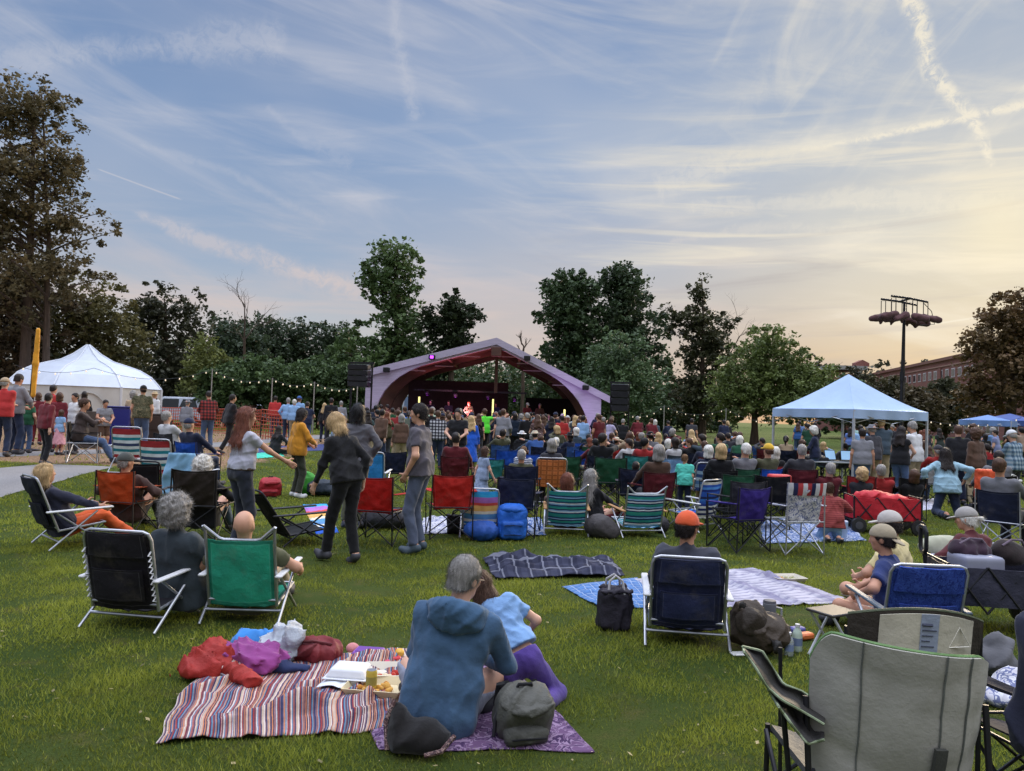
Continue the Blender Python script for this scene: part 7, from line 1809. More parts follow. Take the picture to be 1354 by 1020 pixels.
    # stuff at far right
    s = SDF(); s.ell((0, 0, .05), (.22, .2, .07)); s.ell((.1, .1, .10), (.12, .12, .09), None, .05); s.clip((0, 0, .004), (0, 0, -1)); solo('blanket', G(1335, 930), s, .014, 'white_print', None, 'crumpled pale pink blanket at the lower right edge', 'blanket', 0, ridges(.028, 15, 2))
    s = SDF(); s.ell((0, 0, .10), (.14, .12, .11)); s.ell((.05, .06, .2), (.10, .09, .09), None, .05); s.clip((0, 0, .004), (0, 0, -1)); solo('jacket', G(1336, 905)+np.array([0, .15, 0]), s, .014, 'cloth', S(92, 92, 96), 'grey crumpled jacket on the pale pink blanket', 'jacket', 0, ridges(.024, 16, 4))
    s = SDF(); s.ell((0, 0, .12), (.36, .12, .14)); s.clip((0, 0, .004), (0, 0, -1)); solo('cushion', G(1255, 737)+np.array([0, .2, 0]), s, .02, 'cloth', S(176, 176, 156), 'pale green and white cushion beside the woman in maroon sweater', 'cushion', .25, ridges(.012, 9, 3))
    s = SDF(); s.rc((0, 0, .05), (0, 0, .26), .07, .05, .03); s.rc((0, 0, .26), (.03, 0, .33), .04, .03, .03); s.ell((.06, 0, .2), (.03, .03, .08), None, .02); solo('toy', G(1344, 722)+np.array([0, 0, .25]), s, .014, 'cloth', S(196, 190, 176), 'cream stuffed bundle at the right edge', 'bundle', 0, ridges(.01, 22, 3)) if False else None
foreground_things()

# ------------------------------------------------------------------ wagons
def wagon(pos, rz, col, label, L=.95, W_=.5, h0=.24, h1=.58, handle=True, load=None, fr='steel'):
    o = empty('folding_wagon', pos, rz, label, 'wagon')
    for i, (a, c, d) in enumerate((((-L/2, -W_/2), (L/2, -W_/2), (0, -1, 0)), ((L/2, -W_/2), (L/2, W_/2), (1, 0, 0)), ((L/2, W_/2), (-L/2, W_/2), (0, 1, 0)), ((-L/2, W_/2), (-L/2, -W_/2), (-1, 0, 0)))):
        MB().sheet(panel((*a, h0), (*c, h0), (*a, h1), (*c, h1), 16, 10, .02, d, .008, .012, i), .012).build('side_panel', M['nylon'], o, col)
    MB().sheet(panel((-L/2, -W_/2, h0+.01), (L/2, -W_/2, h0+.01), (-L/2, W_/2, h0+.01), (L/2, W_/2, h0+.01), 8, 8, -.02, (0, 0, 1)), .012).build('floor', M['nylon'], o, tuple(c_*.7 for c_ in col[:3])+(1,))
    q = MB()
    for y in (-W_/2-.02, W_/2+.02):
        for k in range(3):
            x0 = -L/2+k*L/3; q.tube([(x0, y, h0-.06), (x0+L/3, y, h1+.01)], .010, 6); q.tube([(x0+L/3, y*1.02, h0-.06), (x0, y*1.02, h1+.01)], .010, 6)
    for x in (-L/2-.01, L/2+.01):
        for y in (-W_/2-.01, W_/2+.01): q.tube([(x, y, .15), (x, y, h1+.03)], .014, 6)
    for x in (-L/2-.01, L/2+.01):
        for z in (h0-.03, h1+.02): q.tube([(x, -W_/2-.02, z), (x, W_/2+.02, z)], .010, 6)
    q.build('frame', M[fr], o)
    for x in (-L/2+.05, L/2-.05):
        for y in (-W_/2-.05, W_/2+.05):
            m_ = MB(); m_.lathe([(.05, -.04), (.115, -.035), (.125, 0), (.115, .035), (.05, .04)], (x, y, .125), 18, rotx(pi/2)); w_ = m_.build('wheel', M['plastic'], o, S(30, 30, 32)); m_ = MB(); m_.lathe([(.015, -.048), (.06, -.045), (.07, 0), (.06, .045), (.015, .048)], (x, y, .125), 12, rotx(pi/2)); m_.build('hub', M['plastic'], w_, S(70, 70, 74))
            m_ = MB(); m_.tube([(x, y*.86, .13), (x, y*.86, .27)], .018, 6); m_.build('fork', M['steel'], o)
    if handle:
        m_ = MB(); x = -L/2-.06; m_.tube([(x, 0, .2), (x-.06, 0, .62)], .013, 6); m_.tube([(x-.06, -.07, .66), (x-.06, -.07, .80), (x-.07, -.04, .84), (x-.07, .04, .84), (x-.06, .07, .80), (x-.06, .07, .66), (x-.06, .04, .62), (x-.06, -.04, .62)], .018, 8, True); m_.build('handle', M['steel'], o)
    return o
wagon(D(1166, 12.3, .4), -.12, S(184, 34, 46), 'bright red folding wagon with black cross braces', 1.0, .5, .22, .56, False)
s = SDF(); s.ell((0, 0, .05), (.42, .2, .08)); s.ell((-.2, 0, .09), (.2, .16, .08), None, .06); solo('wagon_cover', D(1166, 12.3, .4)+np.array([0, 0, .50]), s, .02, 'nylon', S(190, 40, 50), 'red cover heaped on top of the red wagon', 'cover', -.1, ridges(.03, 12, 4))
wg = D(1312, 6.55, .4)
wagon(wg, -.18, S(52, 52, 68), 'dark grey folding wagon with chunky wheels at right', .86, .5, .24, .55, True)
s = SDF(); s.rbox((-.18, -.05, .02), (.17, .15, .10), .03); solo('storage_tub', wg+np.array([0, 0, .52]), s, .016, 'plastic', S(140, 142, 160), 'pale lilac plastic tub in the dark wagon', 'tub')
for i, (dx, l) in enumerate(((-.18, 'dark purple folded bag in the lilac tub of the dark wagon'), (.16, 'dark folded cloth bag at the back of the dark wagon'))):
    s = SDF(); s.ell((0, 0, .05), (.17, .12, .11)); ob = solo('folded_bag', wg+np.array([dx, .02, .60]), s, .014, 'cloth', S(58, 42, 54) if i == 0 else S(48, 40, 40), l, 'bag', .2*i, folds(.02, 17, 3+i))
    q = MB(); q.tube([(-.12, -.05, .12), (-.04, -.06, .17), (.06, -.06, .165), (.12, -.04, .10)], .010, 6); q.build('trim', M['cloth'], ob, S(110, 96, 110))
# ------------------------------------------------------------------ nearer people and their chairs
def near():
    off = lambda p, dy: np.asarray(p)+np.array([0, dy, 0])
    # --- left group of low chairs
    p = off(G(313, 829), .32)
    beach_chair(p, .03, 'nylon', 'green sling beach chair with flared pale metal posts', S(56, 178, 146), seat=.17, bl=.66, w=.262, rec=15, top='flare', straps=False)
    person(p+np.array([-.02, .05, 0]), .05, 'bald man lying back in the green beach chair', 'low', 1.72, False, 'olive', 'khaki', ('bald', ''), .6, fine=True, over=dict(pelvis=(0, -.02, .15), lean=-27, hands=((-.36, .10, .30), (.36, .14, .34))), vox=.014)
    p = off(G(160, 838), .34)
    beach_chair(p, -.16, 'nylon', 'black backpack chair with bungee sides in the left foreground', S(36, 34, 40), seat=.18, bl=.62, w=.272, rec=14, top='bar', pocket=True, lattice=True)
    person(p+np.array([.22, .22, 0]), -.25, 'curly grey haired woman in dark quilted jacket in black backpack chair', 'low', 1.74, True, S(52, 60, 66), 'charcoal', ('curly', 'grey'), 1.92, fine=True, over=dict(pelvis=(0, -.06, .17), lean=-10, hands=((-.2, .3, .40), (.22, .3, .40)), ep=((-.8, -.6, -.8), (.8, -.6, -.8))), loose=.02, vox=.013)
    p = off(G(70, 728), .35)
    beach_chair(p, -.75, 'nylon', 'dark navy backpack chair turned right at the left edge', S(40, 42, 58), seat=.24, bl=.66, w=.29, rec=22, pocket=True)
    person(p+np.array([.03, .05, 0]), -.75, 'blond bobbed woman in dark puffer jacket at the left edge', 'low', 1.66, True, S(44, 46, 62), 'orange', ('bob', 'blond'), 1.92, fine=True, loose=.015, vox=.014, over=dict(pelvis=(0, -.16, .24)))
    p = G(158, 706); camp_chair(off(p, .15), -.08, S(196, 84, 40), 'orange camp chair with pointed top corners', sc=.93)
    person(off(p, .18), -.1, 'man in dark grey flat cap sitting in the orange camp chair', 'low', 1.74, False, S(70, 52, 48), 'charcoal', ('fringe', 'grey'), 1.92, ('cap', S(74, 76, 74)), fine=True, vox=.014, over=dict(pelvis=(0, .0, .24), lean=-10, yaw=-25))
    p = G(256, 716); camp_chair(off(p, .2), .05, S(58, 50, 46), 'dark brown tall camp chair behind the bald man', high=.02)
    person(off(p, .25), .0, 'woman with loose white grey hair in the dark brown chair', 'low', 1.74, True, 'black', 'slate', ('curly', 'white'), 1.92, fine=True, vox=.014, over=dict(pelvis=(0, .0, .23), lean=-8))
    # lawn chairs behind
    for (x, Z, l, rz) in [(176, 14.6, 'striped webbed lawn chair, left of the pair with white frames', .05), (216, 13.4, 'striped webbed lawn chair, right of the pair with white frames', -.05)]:
        beach_chair(D(x, Z, .4), rz, 'web_stripe', l, seat=.40, bl=.60, w=.27, rec=12, arm='white')
    beach_chair(D(196, 10.6, .4), .1, 'nylon', 'black padded folding chair with dark tube in front of lawn chairs', S(30, 30, 34), seat=.32, bl=.62, w=.26, rec=12, frame='steel', arm='black')
    p = D(254, 12.6, .5); beach_chair(p, -.1, 'nylon', 'white framed lawn chair hidden under the light blue towel', S(120, 160, 190), seat=.36, bl=.5, w=.26, rec=12)
    q = MB(); q.sheet(panel((-.36, -.36, .22), (.34, -.36, .20), (-.22, -.34, .88), (.20, -.34, .88), 20, 18, -.02, (0, 1, 0), .01, .03, 4), .012); ob = q.build('towel', M['cloth'], None, S(126, 168, 200), auto=False); ob.location = p+np.array([0, -.06, 0]); tag(ob, 'light blue towel draped over a chair back behind the white haired woman', 'towel')
    p = D(112, 16.3, .5); camp_chair(p, -1.15, CL['black'], 'black folding chair of the man in brown jacket', frame='alu')
    person(p, -1.15, 'man in dark brown jacket and jeans seated sideways by the path', 'chair', 1.82, False, S(72, 62, 60), 'jeans', ('short', 'brown'), 1.92, fine=True, vox=.016, over=dict(feet=((-.13, .62, .085), (.13, .56, .085)), hands=((.08, .26, .86), (-.06, .28, .9)), lean=4))
    # --- standing group
    p = D(318, 8.7, .8)
    o, J = person(p, -.75, 'auburn haired woman in pale grey t-shirt holding out one hand', 'stand', 1.66, True, S(176, 176, 190), S(46, 50, 62), ('long', 'auburn'), .62, None, fine=True, over=dict(hands=((-.27, .05, .9), (.26, .48, 1.10)), ep=((-.6, -1, 0), (.9, -.3, -1)), yaw=-12, curl=.15), hem=.06, loose=.004, fat=.88)
    h, r, f, u = J['head'], J['hr'], J['hf'], J['hu']
    q = MB(); q.tube([h+r*.085+u*.03-f*.01, h+r*.072+u*.085+f*.06, h+u*.10+f*.075, h-r*.072+u*.085+f*.06, h-r*.085+u*.03-f*.01], .006, 6)
    for sg in (-1, 1): q.box(h+u*.098+f*.082+r*.034*sg, (.05, .012, .036), np.stack([r, f, u], 1), .004)
    q.build('sunglasses', M['plastic'], o, S(170, 130, 110))
    s = SDF(); s.rc(J['pelvis']+J['u']*.07-J['r0']*.075, J['pelvis']+J['u']*.07+J['r0']*.075, .128, .128, .03); s.clip(J['pelvis']+J['u']*.09, J['u']); s.clip(J['pelvis']+J['u']*.05, -J['u']); sdf_obj(s, .012, 'belt', M['leather'], o, S(84, 66, 56))
    person(D(393, 14.2, .8), -.9, 'dark bobbed woman in mustard yellow sweater', 'front', 1.66, True, 'mustard', S(54, 56, 46), ('bob', 'dark'), 1.92, None, fine=True, vox=.014, shoes='white', loose=.03, hem=-.12)
    p = D(457, 8.4, .5)
    person(p, .85, 'blond woman in black leather jacket stepping to the left', 'walk', 1.66, True, S(28, 28, 31), S(24, 24, 27), ('bob', 'blond'), 1.92, None, fine=True, over=dict(lean=14, side=-3, feet=((-.10, .22, .09), (.08, -.10, .09)), hands=((-.26, .36, .72), (.22, -.02, .96)), pitch=-22, yaw=8), loose=.004, hem=-.03, skin=SKIN[0], fat=.86)
    person(D(470, 10.8, .8), .2, 'dark haired person in grey sweater with hands on hips', 'hips', 1.75, True, S(84, 84, 90), 'olive', ('bob', 'black'), 1.92, None, fine=True, vox=.014, loose=.015)
    p = D(555, 9.15, .8)
    o, J = person(p, 1.35, 'man in grey t-shirt and jeans standing with hand in pocket', 'pocket', 1.77, False, S(84, 80, 88), S(84, 92, 112), ('short', 'dark'), .62, None, fine=True, over=dict(yaw=6, hands=((-.20, .10, .95), (.23, .12, .95)), ep=((-1, -1.2, 0), (.5, -1.4, 0))), hem=-.05, loose=.006, shoes='slate', fat=.9)
    person(D(905, 13.4, .6), -.25, 'small boy in turquoise t-shirt seen from behind', 'stand_b', 1.08, False, S(84, 188, 170), 'navy', ('short', 'light brown'), .75, None, fine=True, vox=.014, loose=.03, over=dict(yaw=-40))
    person(D(637, 12.9, .5), -1.0, 'toddler girl in pale blue dress walking right', 'walk', 1.12, True, S(134, 150, 176), S(134, 150, 176), ('bob', 'brown'), .6, None, fine=True, vox=.015, skirt=True)
    person(D(690, 12.6, .5), -.55, 'small boy in white and navy hooped shirt', 'stand_b', 1.16, False, 'white', 'maroon', ('short', 'light brown'), .8, None, fine=True, vox=.015, shirt_mat='breton', shorts=True)
    # --- chairs of the middle row
    p = G(497, 724); camp_chair(off(p, .28), -.22, S(196, 44, 40), 'bright red camp chair, between the woman in black and man in grey')
    p = G(592, 716); camp_chair(off(p, .28), .15, S(200, 52, 46), 'bright red camp chair, right of the man in grey t-shirt')
    p = G(486, 664); beach_chair(off(p, .3), 0, 'nylon', 'white topped blue beach chair behind the left red camp chair', S(60, 150, 210), seat=.34, bl=.62, rec=12)
    p = G(634, 713); beach_chair(off(p, .30), .02, 'multi_stripe', 'low beach chair with blue, purple and yellow rainbow stripes', seat=.17, bl=.56, w=.24, rec=14)
    p = G(684, 713); camp_chair(off(p, .28), -.12, S(42, 48, 76), 'navy camp chair behind the bright blue backpack', sc=.95)
    p = G(750, 711); beach_chair(off(p, .34), -.04, 'teal_stripe', 'navy and teal striped beach chair with reclining woman', seat=.18, bl=.62, w=.275, rec=15, arm='wood', top='flare')
    person(off(p, .45), -.05, 'brown haired woman reclining in the teal striped chair', 'low', 1.64, True, 'brown', 'light blue', ('bob', 'auburn'), 1.92, fine=True, vox=.016, over=dict(pelvis=(0, -.08, .20), lean=-26, feet=((-.25, .55, .085), (.1, .62, .085))))
    p = G(846, 713); beach_chair(off(p, .34), .22, 'teal_stripe2', 'green, blue and white striped beach chair with wooden arm', seat=.18, bl=.62, w=.285, rec=15, arm='wood', top='flare')
    p = G(922, 704); beach_chair(off(p, .3), .75, 'blue_stripe', 'deep blue striped beach chair with white arms turned left', seat=.24, bl=.60, w=.27, rec=12)
    p = G(985, 733); camp_chair(off(p, .30), .42, S(66, 50, 138), 'purple camp chair with black legs, empty', sc=.98)
    p = G(1058, 736); c = camp_chair(off(p, .30), .22, S(190, 180, 186), 'worn white mesh chair with red, white and blue webbing on top', frame='alu', high=.08, style='white_print', sc=.98)
    MB().sheet(panel((-.275, -.318, .80), (.275, -.318, .80), (-.28, -.34, .96), (.28, -.34, .96), 14, 6, -.05, (0, 1, 0)), .010).build('web_band', M['usa_web'], c)
    p = G(388, 722); beach_chair(off(p, .25), -.95, 'nylon', 'low black lounge chair lying empty beside the green chair', S(40, 42, 44), seat=.16, bl=.66, w=.29, rec=34, frame='steel', arm='black')
    # people on the ground in the middle
    person(D(790, 11.5, .3), -.9, 'woman with long grey hair in black, sitting on the grass turned right', 'low', 1.66, True, 'black', 'maroon', ('long', 'grey'), 1.92, fine=True, vox=.015, over=dict(pelvis=(0, -.1, .16), lean=-8, feet=((-.1, .72, .075), (.12, .66, .075)), hands=((-.2, .3, .3), (.2, .32, .32))))
    person(D(1098, 11.1, .3), -.15, 'child in maroon striped sweater kneeling on the printed quilt', 'kneel', 1.36, False, 'maroon', 'light blue', ('short', 'brown'), 1.92, fine=True, vox=.015, shirt_mat='maroon_hoop', loose=.03)
    person(D(1252, 14.6, .6), -.25, 'long dark haired woman in pale blue jacket kneeling upright', 'kneel', 1.72, True, S(150, 184, 200), 'dark jeans', ('long', 'dark'), 1.92, fine=True, vox=.015, over=dict(pelvis=(0, -.02, .56), feet=((-.12, -.42, .075), (.12, -.42, .075)), hands=((-.36, .1, .64), (.36, .14, .74)), lean=12), loose=.03, hem=-.1)
    person(D(363, 23, .3), -.5, 'long haired woman in black sitting on the grass beyond the mustard sweater', 'cross', 1.66, True, 'black', 'black', ('long', 'dark'), 1.92, vox=.02)
    person(D(1300, 7.7, .3), .35, 'person in pale cap and maroon sweater sitting behind the dark wagon', 'cross', 1.72, True, S(92, 46, 50), 'charcoal', ('bun', 'white'), 1.92, ('cap', S(150, 146, 142)), fine=True, vox=.013, loose=.02, over=dict(yaw=25, lean=16))
    # --- right: navy chair with orange cap
    p = off(G(918, 862), .34)
    beach_chair(p, -.14, 'nylon', 'navy backpack chair with pale arms holding the orange capped man', S(44, 50, 82), seat=.17, bl=.56, w=.272, rec=13, pocket=True)
    person(p+np.array([.04, .13, 0]), -.25, 'man in orange cap and grey hooded jacket seen from behind', 'low', 1.76, False, S(60, 62, 72), 'charcoal', ('short', 'dark'), 1.92, ('cap', S(206, 88, 52)), fine=True, vox=.012, over=dict(pelvis=(0, -.04, .16), lean=-2, yaw=-28, hands=((-.15, .34, .42), (.17, .34, .42)), ep=((-.7, -.6, -1), (.7, -.6, -1))), loose=.025, hem=-.03)
    # two men in caps and the blue chair
    p = D(1184, 6.3, .4)
    person(p, .95, 'man in navy t-shirt with khaki cap turned backwards, cross-legged', 'cross', 1.66, False, S(44, 56, 102), S(150, 150, 150), ('short', 'dark'), .7, ('backcap', S(156, 144, 122)), fine=True, vox=.012, skin=SKIN[2], over=dict(lean=8, hands=((-.24, .26, .34), (.22, .30, .34)), feet=((.22, .34, .09), (-.06, .50, .08))), shorts=True)
    person(D(1192, 6.95, .4), .8, 'man in pale yellow shirt and light grey cap behind the navy one', 'cross', 1.74, False, S(206, 190, 140), S(150, 140, 120), ('short', 'dark'), .8, ('cap', S(176, 170, 164)), fine=True, vox=.013, over=dict(lean=8))
    beach_chair(D(1196, 5.8, .4), -.06, 'blue_pattern', 'blue leaf print backpack chair with grey rounded frame', (1, 1, 1, 1), seat=.16, bl=.62, w=.265, rec=16, pocket=True, top='bar', arm='slate')
    # --- the couple
    p = G(578, 977)+np.array([0, .08, .012])
    cov = dict(pelvis=(0, 0, .14), lean=5, side=9, yaw=-32, pitch=-8, hands=((-.10, .36, .24), (.20, .34, .30)), ep=((-.6, -.5, -1), (1.0, -.6, -.7)))
    o, J = person(p, -.05, 'man in slate blue hoodie sitting with his back turned on the purple tapestry', 'cross', 1.70, False, S(66, 92, 120), S(126, 130, 146), ('short', 'grey'), 1.93, None, fine=True, over=cov, loose=.010, hem=-.15, vox=.0095, fat=.9, skin=SKIN[0])
    s = SDF(); r, f, u, sc_, nk = J['r'], J['f'], J['u'], J['shc'], J['neck']
    for k in range(9):
        a0, a1 = radians(200+k*17.5), radians(200+(k+1)*17.5)
        rr = lambda a: sc_+u*.03+r*.125*cos(a)+f*(.105*sin(a)-.01)+u*(.03*max(0, -sin(a))-.0)
        s.rc(rr(a0), rr(a1), .050, .050, .03)
    s.ell(sc_-f*.10-u*.01, (.15, .045, .06), np.stack([r, f, u], 1), .05)
    s.noise = ridges(.014, 20, 4); sdf_obj(s, .010, 'hood', M['cloth'], o, S(62, 90, 118))
    h, r, f, u = J['head'], J['hr'], J['hf'], J['hu']
    q = MB(); q.tube([h+r*.082-u*.0-f*.01, h+r*.080+u*.006+f*.05, h+r*.07+u*.004+f*.085], .004, 6); q.tube([h-r*.082-f*.01, h-r*.080+u*.006+f*.05, h-r*.07+u*.004+f*.085], .004, 6)
    for sg in (-1, 1): q.tube([h+f*.098+r*(.035*sg+.026*cos(t))+u*(.0+.018*sin(t)) for t in np.linspace(0, 2*pi, 12)[:-1]], .003, 5, True)
    q.build('glasses', M['plastic'], o, S(70, 40, 36))
    p = G(684, 942)+np.array([0, .10, .012])
    gv = dict(pelvis=(0, -.02, .30), lean=20, side=-33, yaw=10, tiltz=-12, feet=((-.02, -.20, .075), (.20, -.18, .075)), hands=((-.30, .42, .62), (.02, .44, .42)), ep=((-1, 0, -.4), (1.2, -.5, .0)))
    o, J = person(p, -.15, 'girl in pale blue t-shirt and purple leggings leaning on the hooded man', 'kneel', 1.34, True, S(124, 160, 204), S(86, 66, 140), ('bob', 'brown'), .62, None, fine=True, over=gv, vox=.0095, hem=.10, loose=.01, shoes='slate', skin=SKIN[0])
    # --- nearest chairs at the right
    Zc = 2.62; b0 = D(1196, Zc, .5)
    o = empty('barrel_chair', b0+np.array([0, .25, 0]), -.05, 'large grey green padded camp chair with curved back in the right foreground', 'folding chair')
    n, k_ = 34, 26; P = np.zeros((n, k_, 3))
    for i in range(n):
        t = (i/(n-1)-.5)*2; a = t*radians(62)
        for j in range(k_):
            v = j/(k_-1); rr = .325-.03*(1-v); top = .970-.040*max(0, .3-abs(t+.62))/.3*0-.030*t-.03*(1+t)*.3-.05*max(0, t*t-.55)-.09*(max(0, -t-.72)/.28)**2
            z = .30+(top-.30)*v
            P[i, j] = (rr*sin(a)*1.02, -.04-rr*cos(a)*.78+.03-.08*v, z)
    rg = ridges(.016, 6, 8); fo = folds(.005, 9, 3)
    for i in range(n):
        for j in range(k_): P[i, j] += np.array([.3*(i/n-.5), -1, 0])*(rg(P[i, j])+fo(P[i, j]))*min(1, (k_-1-j)/5+.15)
    q = MB(); q.sheet(P, .030); q.build('backrest', M['canvas'], o, S(158, 155, 146))
    q = MB(); q.tube([P[i, -1] for i in range(n)], .0075, 6); q.tube([P[0, j] for j in range(k_)], .0075, 6); q.tube([P[-1, j] for j in range(k_)], .0075, 6); q.build('piping', M['nylon'], o, S(96, 128, 76))
    for i in (9, 21, 26): q = MB(); q.tube([P[i, j]*[1.045, 1.045, 1]+[0, -.004, 0] for j in range(k_)], .0035, 5); q.build('seam', M['cloth'], o, S(92, 94, 88))
    q = MB(); q.sheet(np.array([[P[i, j]*[1.06, 1.06, 1]+np.array([0, -.012, 0]) for j in range(4, 14)] for i in (20, 21, 22)]), .014); q.build('strap', M['cloth'], o, S(58, 58, 52))
    MB().sheet(panel((-.26, -.24, .44), (.26, -.24, .44), (-.29, .25, .46), (.29, .25, .46), 14, 12, -.05, (0, 0, 1)), .02).build('seat', M['nylon'], o, S(60, 60, 58))
    q = MB()
    for sg in (-1, 1): q.tube([(sg*.30, -.30, .02), (sg*.305, -.20, .75)], .011, 8); q.tube([(sg*.30, .28, .02), (sg*.30, .26, .47)], .011, 8)
    for y in (-.29, .27): q.tube([(-.31, y, .02), (.29, y*.85, .45)], .010, 6); q.tube([(.31, y+.02, .02), (-.29, y*.85+.02, .45)], .010, 6)
    q.tube([(-.31, -.30, .02), (-.31, .25, .45)], .010, 6); q.tube([(.31, -.30, .02), (.31, .25, .45)], .010, 6); q.build('frame', M['steel'], o)
    # slumped arm of the chair on its left
    iv = np.linalg.inv(np.array((Matrix.Translation(o.location)@Matrix.Rotation(-.05, 4, 'Z'))))
    def lp(px, py, Z): q_ = hy(px, py, Z); return (iv@np.append(q_, 1))[:3]
    def flap(nm, tops, bots, Z0, Z1, col, n=20, kk=9):
        t = np.linspace(0, len(tops)-1, n); ip = lambda l: np.array([[np.interp(x, range(len(l)), [q_[a] for q_ in l]) for a in (0, 1)] for x in t])
        A, B = ip(tops), ip(bots); P = np.zeros((n, kk, 3))
        for i in range(n):
            for j in range(kk):
                v = j/(kk-1); z = Z0+(Z1-Z0)*i/(n-1); P[i, j] = lp(*(A[i]*(1-v)+B[i]*v), z-.10*v+.05*sin(pi*v)+.015*sin(i*.9))
        q = MB(); q.sheet(P, .011); ob = q.build(nm, M['nylon'], o, col)
        q = MB(); q.tube([P[i, 0] for i in range(n)], .0045, 5); q.tube([P[i, -1] for i in range(n)], .0045, 5); q.tube([P[0, j] for j in range(kk)], .0045, 5); q.build('piping', M['nylon'], ob, S(140, 152, 122))
    flap('armrest', [(982, 855), (1008, 861), (1022, 884), (1036, 905), (1060, 914), (1090, 934)], [(984, 862), (1000, 884), (1014, 908), (1034, 926), (1060, 940), (1090, 958)], 2.72, 2.70, S(50, 48, 46))
    flap('side_flap', [(1016, 912), (1034, 922), (1060, 938), (1090, 955)], [(1030, 935), (1050, 962), (1068, 984), (1090, 978)], 2.66, 2.70, S(70, 68, 68))
    for (a_, b_) in (((1034, 925, 2.70), (1052, 1120, 2.70)), ((1090, 960, 2.75), (1046, 1150, 2.6))): q = MB(); q.tube([lp(*a_), lp(*b_)], .010, 6); q.build('arm_post', M['steel'], o)
    # the chair in front of it with a cream printed pad
    b1 = D(1186, 3.25, .8); c = empty('camp_chair', b1+np.array([0, .2, 0]), .06, 'dark camp chair with cream printed back label, ahead of the grey green one', 'folding chair')
    P = np.zeros((24, 12, 3))
    for i in range(24):
        t = (i/23-.5)*2
        for j in range(12):
            v = j/11; P[i, j] = (.285*t, -.25-.09*(1-t*t)-.06*v, .42+(.50+.055*(1-t*t))*v-.012*t)
    q = MB(); q.sheet(P, .014); q.build('backrest', M['nylon'], c, S(58, 52, 46))
    q = MB(); q.tube([P[i, -1] for i in range(24)], .008, 6); q.build('piping', M['nylon'], c, S(70, 78, 56))
    lab = [(i, j) for i in range(4, 20) for j in range(5, 12)]
    P2 = np.array([[P[i, j]+np.array([0, -.012, -.014 if j == 11 else 0]) for j in range(5, 12)] for i in range(4, 21)])
    q = MB(); q.sheet(P2, .004); q.build('printed_label', M['cloth'], c, S(198, 192, 172))
    q = MB(); q.sheet(np.array([[P2[i, j]+np.array([0, -.004, 0]) for j in range(7)] for i in range(6, 10)]), .002); q.build('text_block', M['cloth'], c, S(150, 160, 178))
    for r_ in range(9):
        v = .25+.075*r_; a = (P2[6, 0]*(1-v)+P2[6, 6]*v); b_ = (P2[9, 0]*(1-v)+P2[9, 6]*v); w = .55+.45*((r_*7) % 5)/5
        q = MB(); q.tube([a+(b_-a)*.06+np.array([0, -.0075, 0]), a+(b_-a)*.94*w+np.array([0, -.0075, 0])], .0022 if r_ < 8 else .006, 4); q.build('text_line', M['cloth'], c, S(70, 74, 90))
    m0 = P2[13, 4]+np.array([0, -.006, 0]); q = MB(); q.tube([m0+np.array([-.045, 0, -.035]), m0+np.array([0, 0, .045]), m0+np.array([.045, 0, -.03])], .004, 5, True); q.build('warning_triangle', M['cloth'], c, S(222, 218, 204))
    MB().sheet(panel((-.26, -.22, .42), (.26, -.22, .42), (-.27, .24, .42), (.27, .24, .42), sag=-.05, dirn=(0, 0, 1)), .01).build('seat', M['nylon'], c, S(52, 48, 44))
    q = MB()
    for sg in (-1, 1): q.tube([(sg*.29, -.28, .02), (sg*.285, -.30, .88)], .010, 8); q.tube([(sg*.31, .26, .02), (sg*.32, .26, .62)], .010, 8); q.tube([(sg*.288, -.29, .43), (sg*.315, .26, .43)], .009, 6)
    for y in (-.28, .26): q.tube([(-.30, y, .02), (.27, y*.85, .43)], .009, 6); q.tube([(.30, y+.02, .02), (-.27, y*.85+.02, .43)], .009, 6)
    q.build('frame', M['steel'], c)
    # white folded chair leg and dark tray left of it
    b2 = G(1100, 868); o = empty('side_table', b2, .5, 'small folding side table with white sheet beside the cream labelled chair', 'table')
    q = MB(); q.box((0, 0, .33), (.30, .24, .02), None, .006); q.build('table_top', M['plastic'], o, S(60, 56, 54))
    for sg in (-1, 1):
        q = MB(); q.tube([(-.13*sg, -.1, 0), (.12*sg, -.1, .32)], .010, 6); q.build('leg', M['paint'], o, S(200, 202, 208)); q = MB(); q.tube([(-.13*sg, .1, 0), (.12*sg, .1, .32)], .010, 6); q.build('leg', M['paint'], o, S(200, 202, 208))
    # dark seated back cut by the right edge
    p = D(1456, 3.0, .6); camp_chair(p+np.array([0, .2, 0]), .1, S(38, 38, 48), 'dark camp chair cut off by the right edge of the photo')
    s = SDF(); s.rbox((0, -.10, .72), (.29, .07, .36), .06, rotx(.08), .05); s.rc((-.24, -.1, 1.0), (.24, -.1, 1.0), .08, .08, .06); s.rc((-.27, -.05, .95), (-.30, .02, .5), .075, .06, .05)
    solo('coat', p+np.array([0, .0, 0]), s, .014, 'cloth', S(44, 46, 62), 'dark navy coat hung over the chair at the right edge', 'coat', .1, ridges(.04, 12, 3))
near()
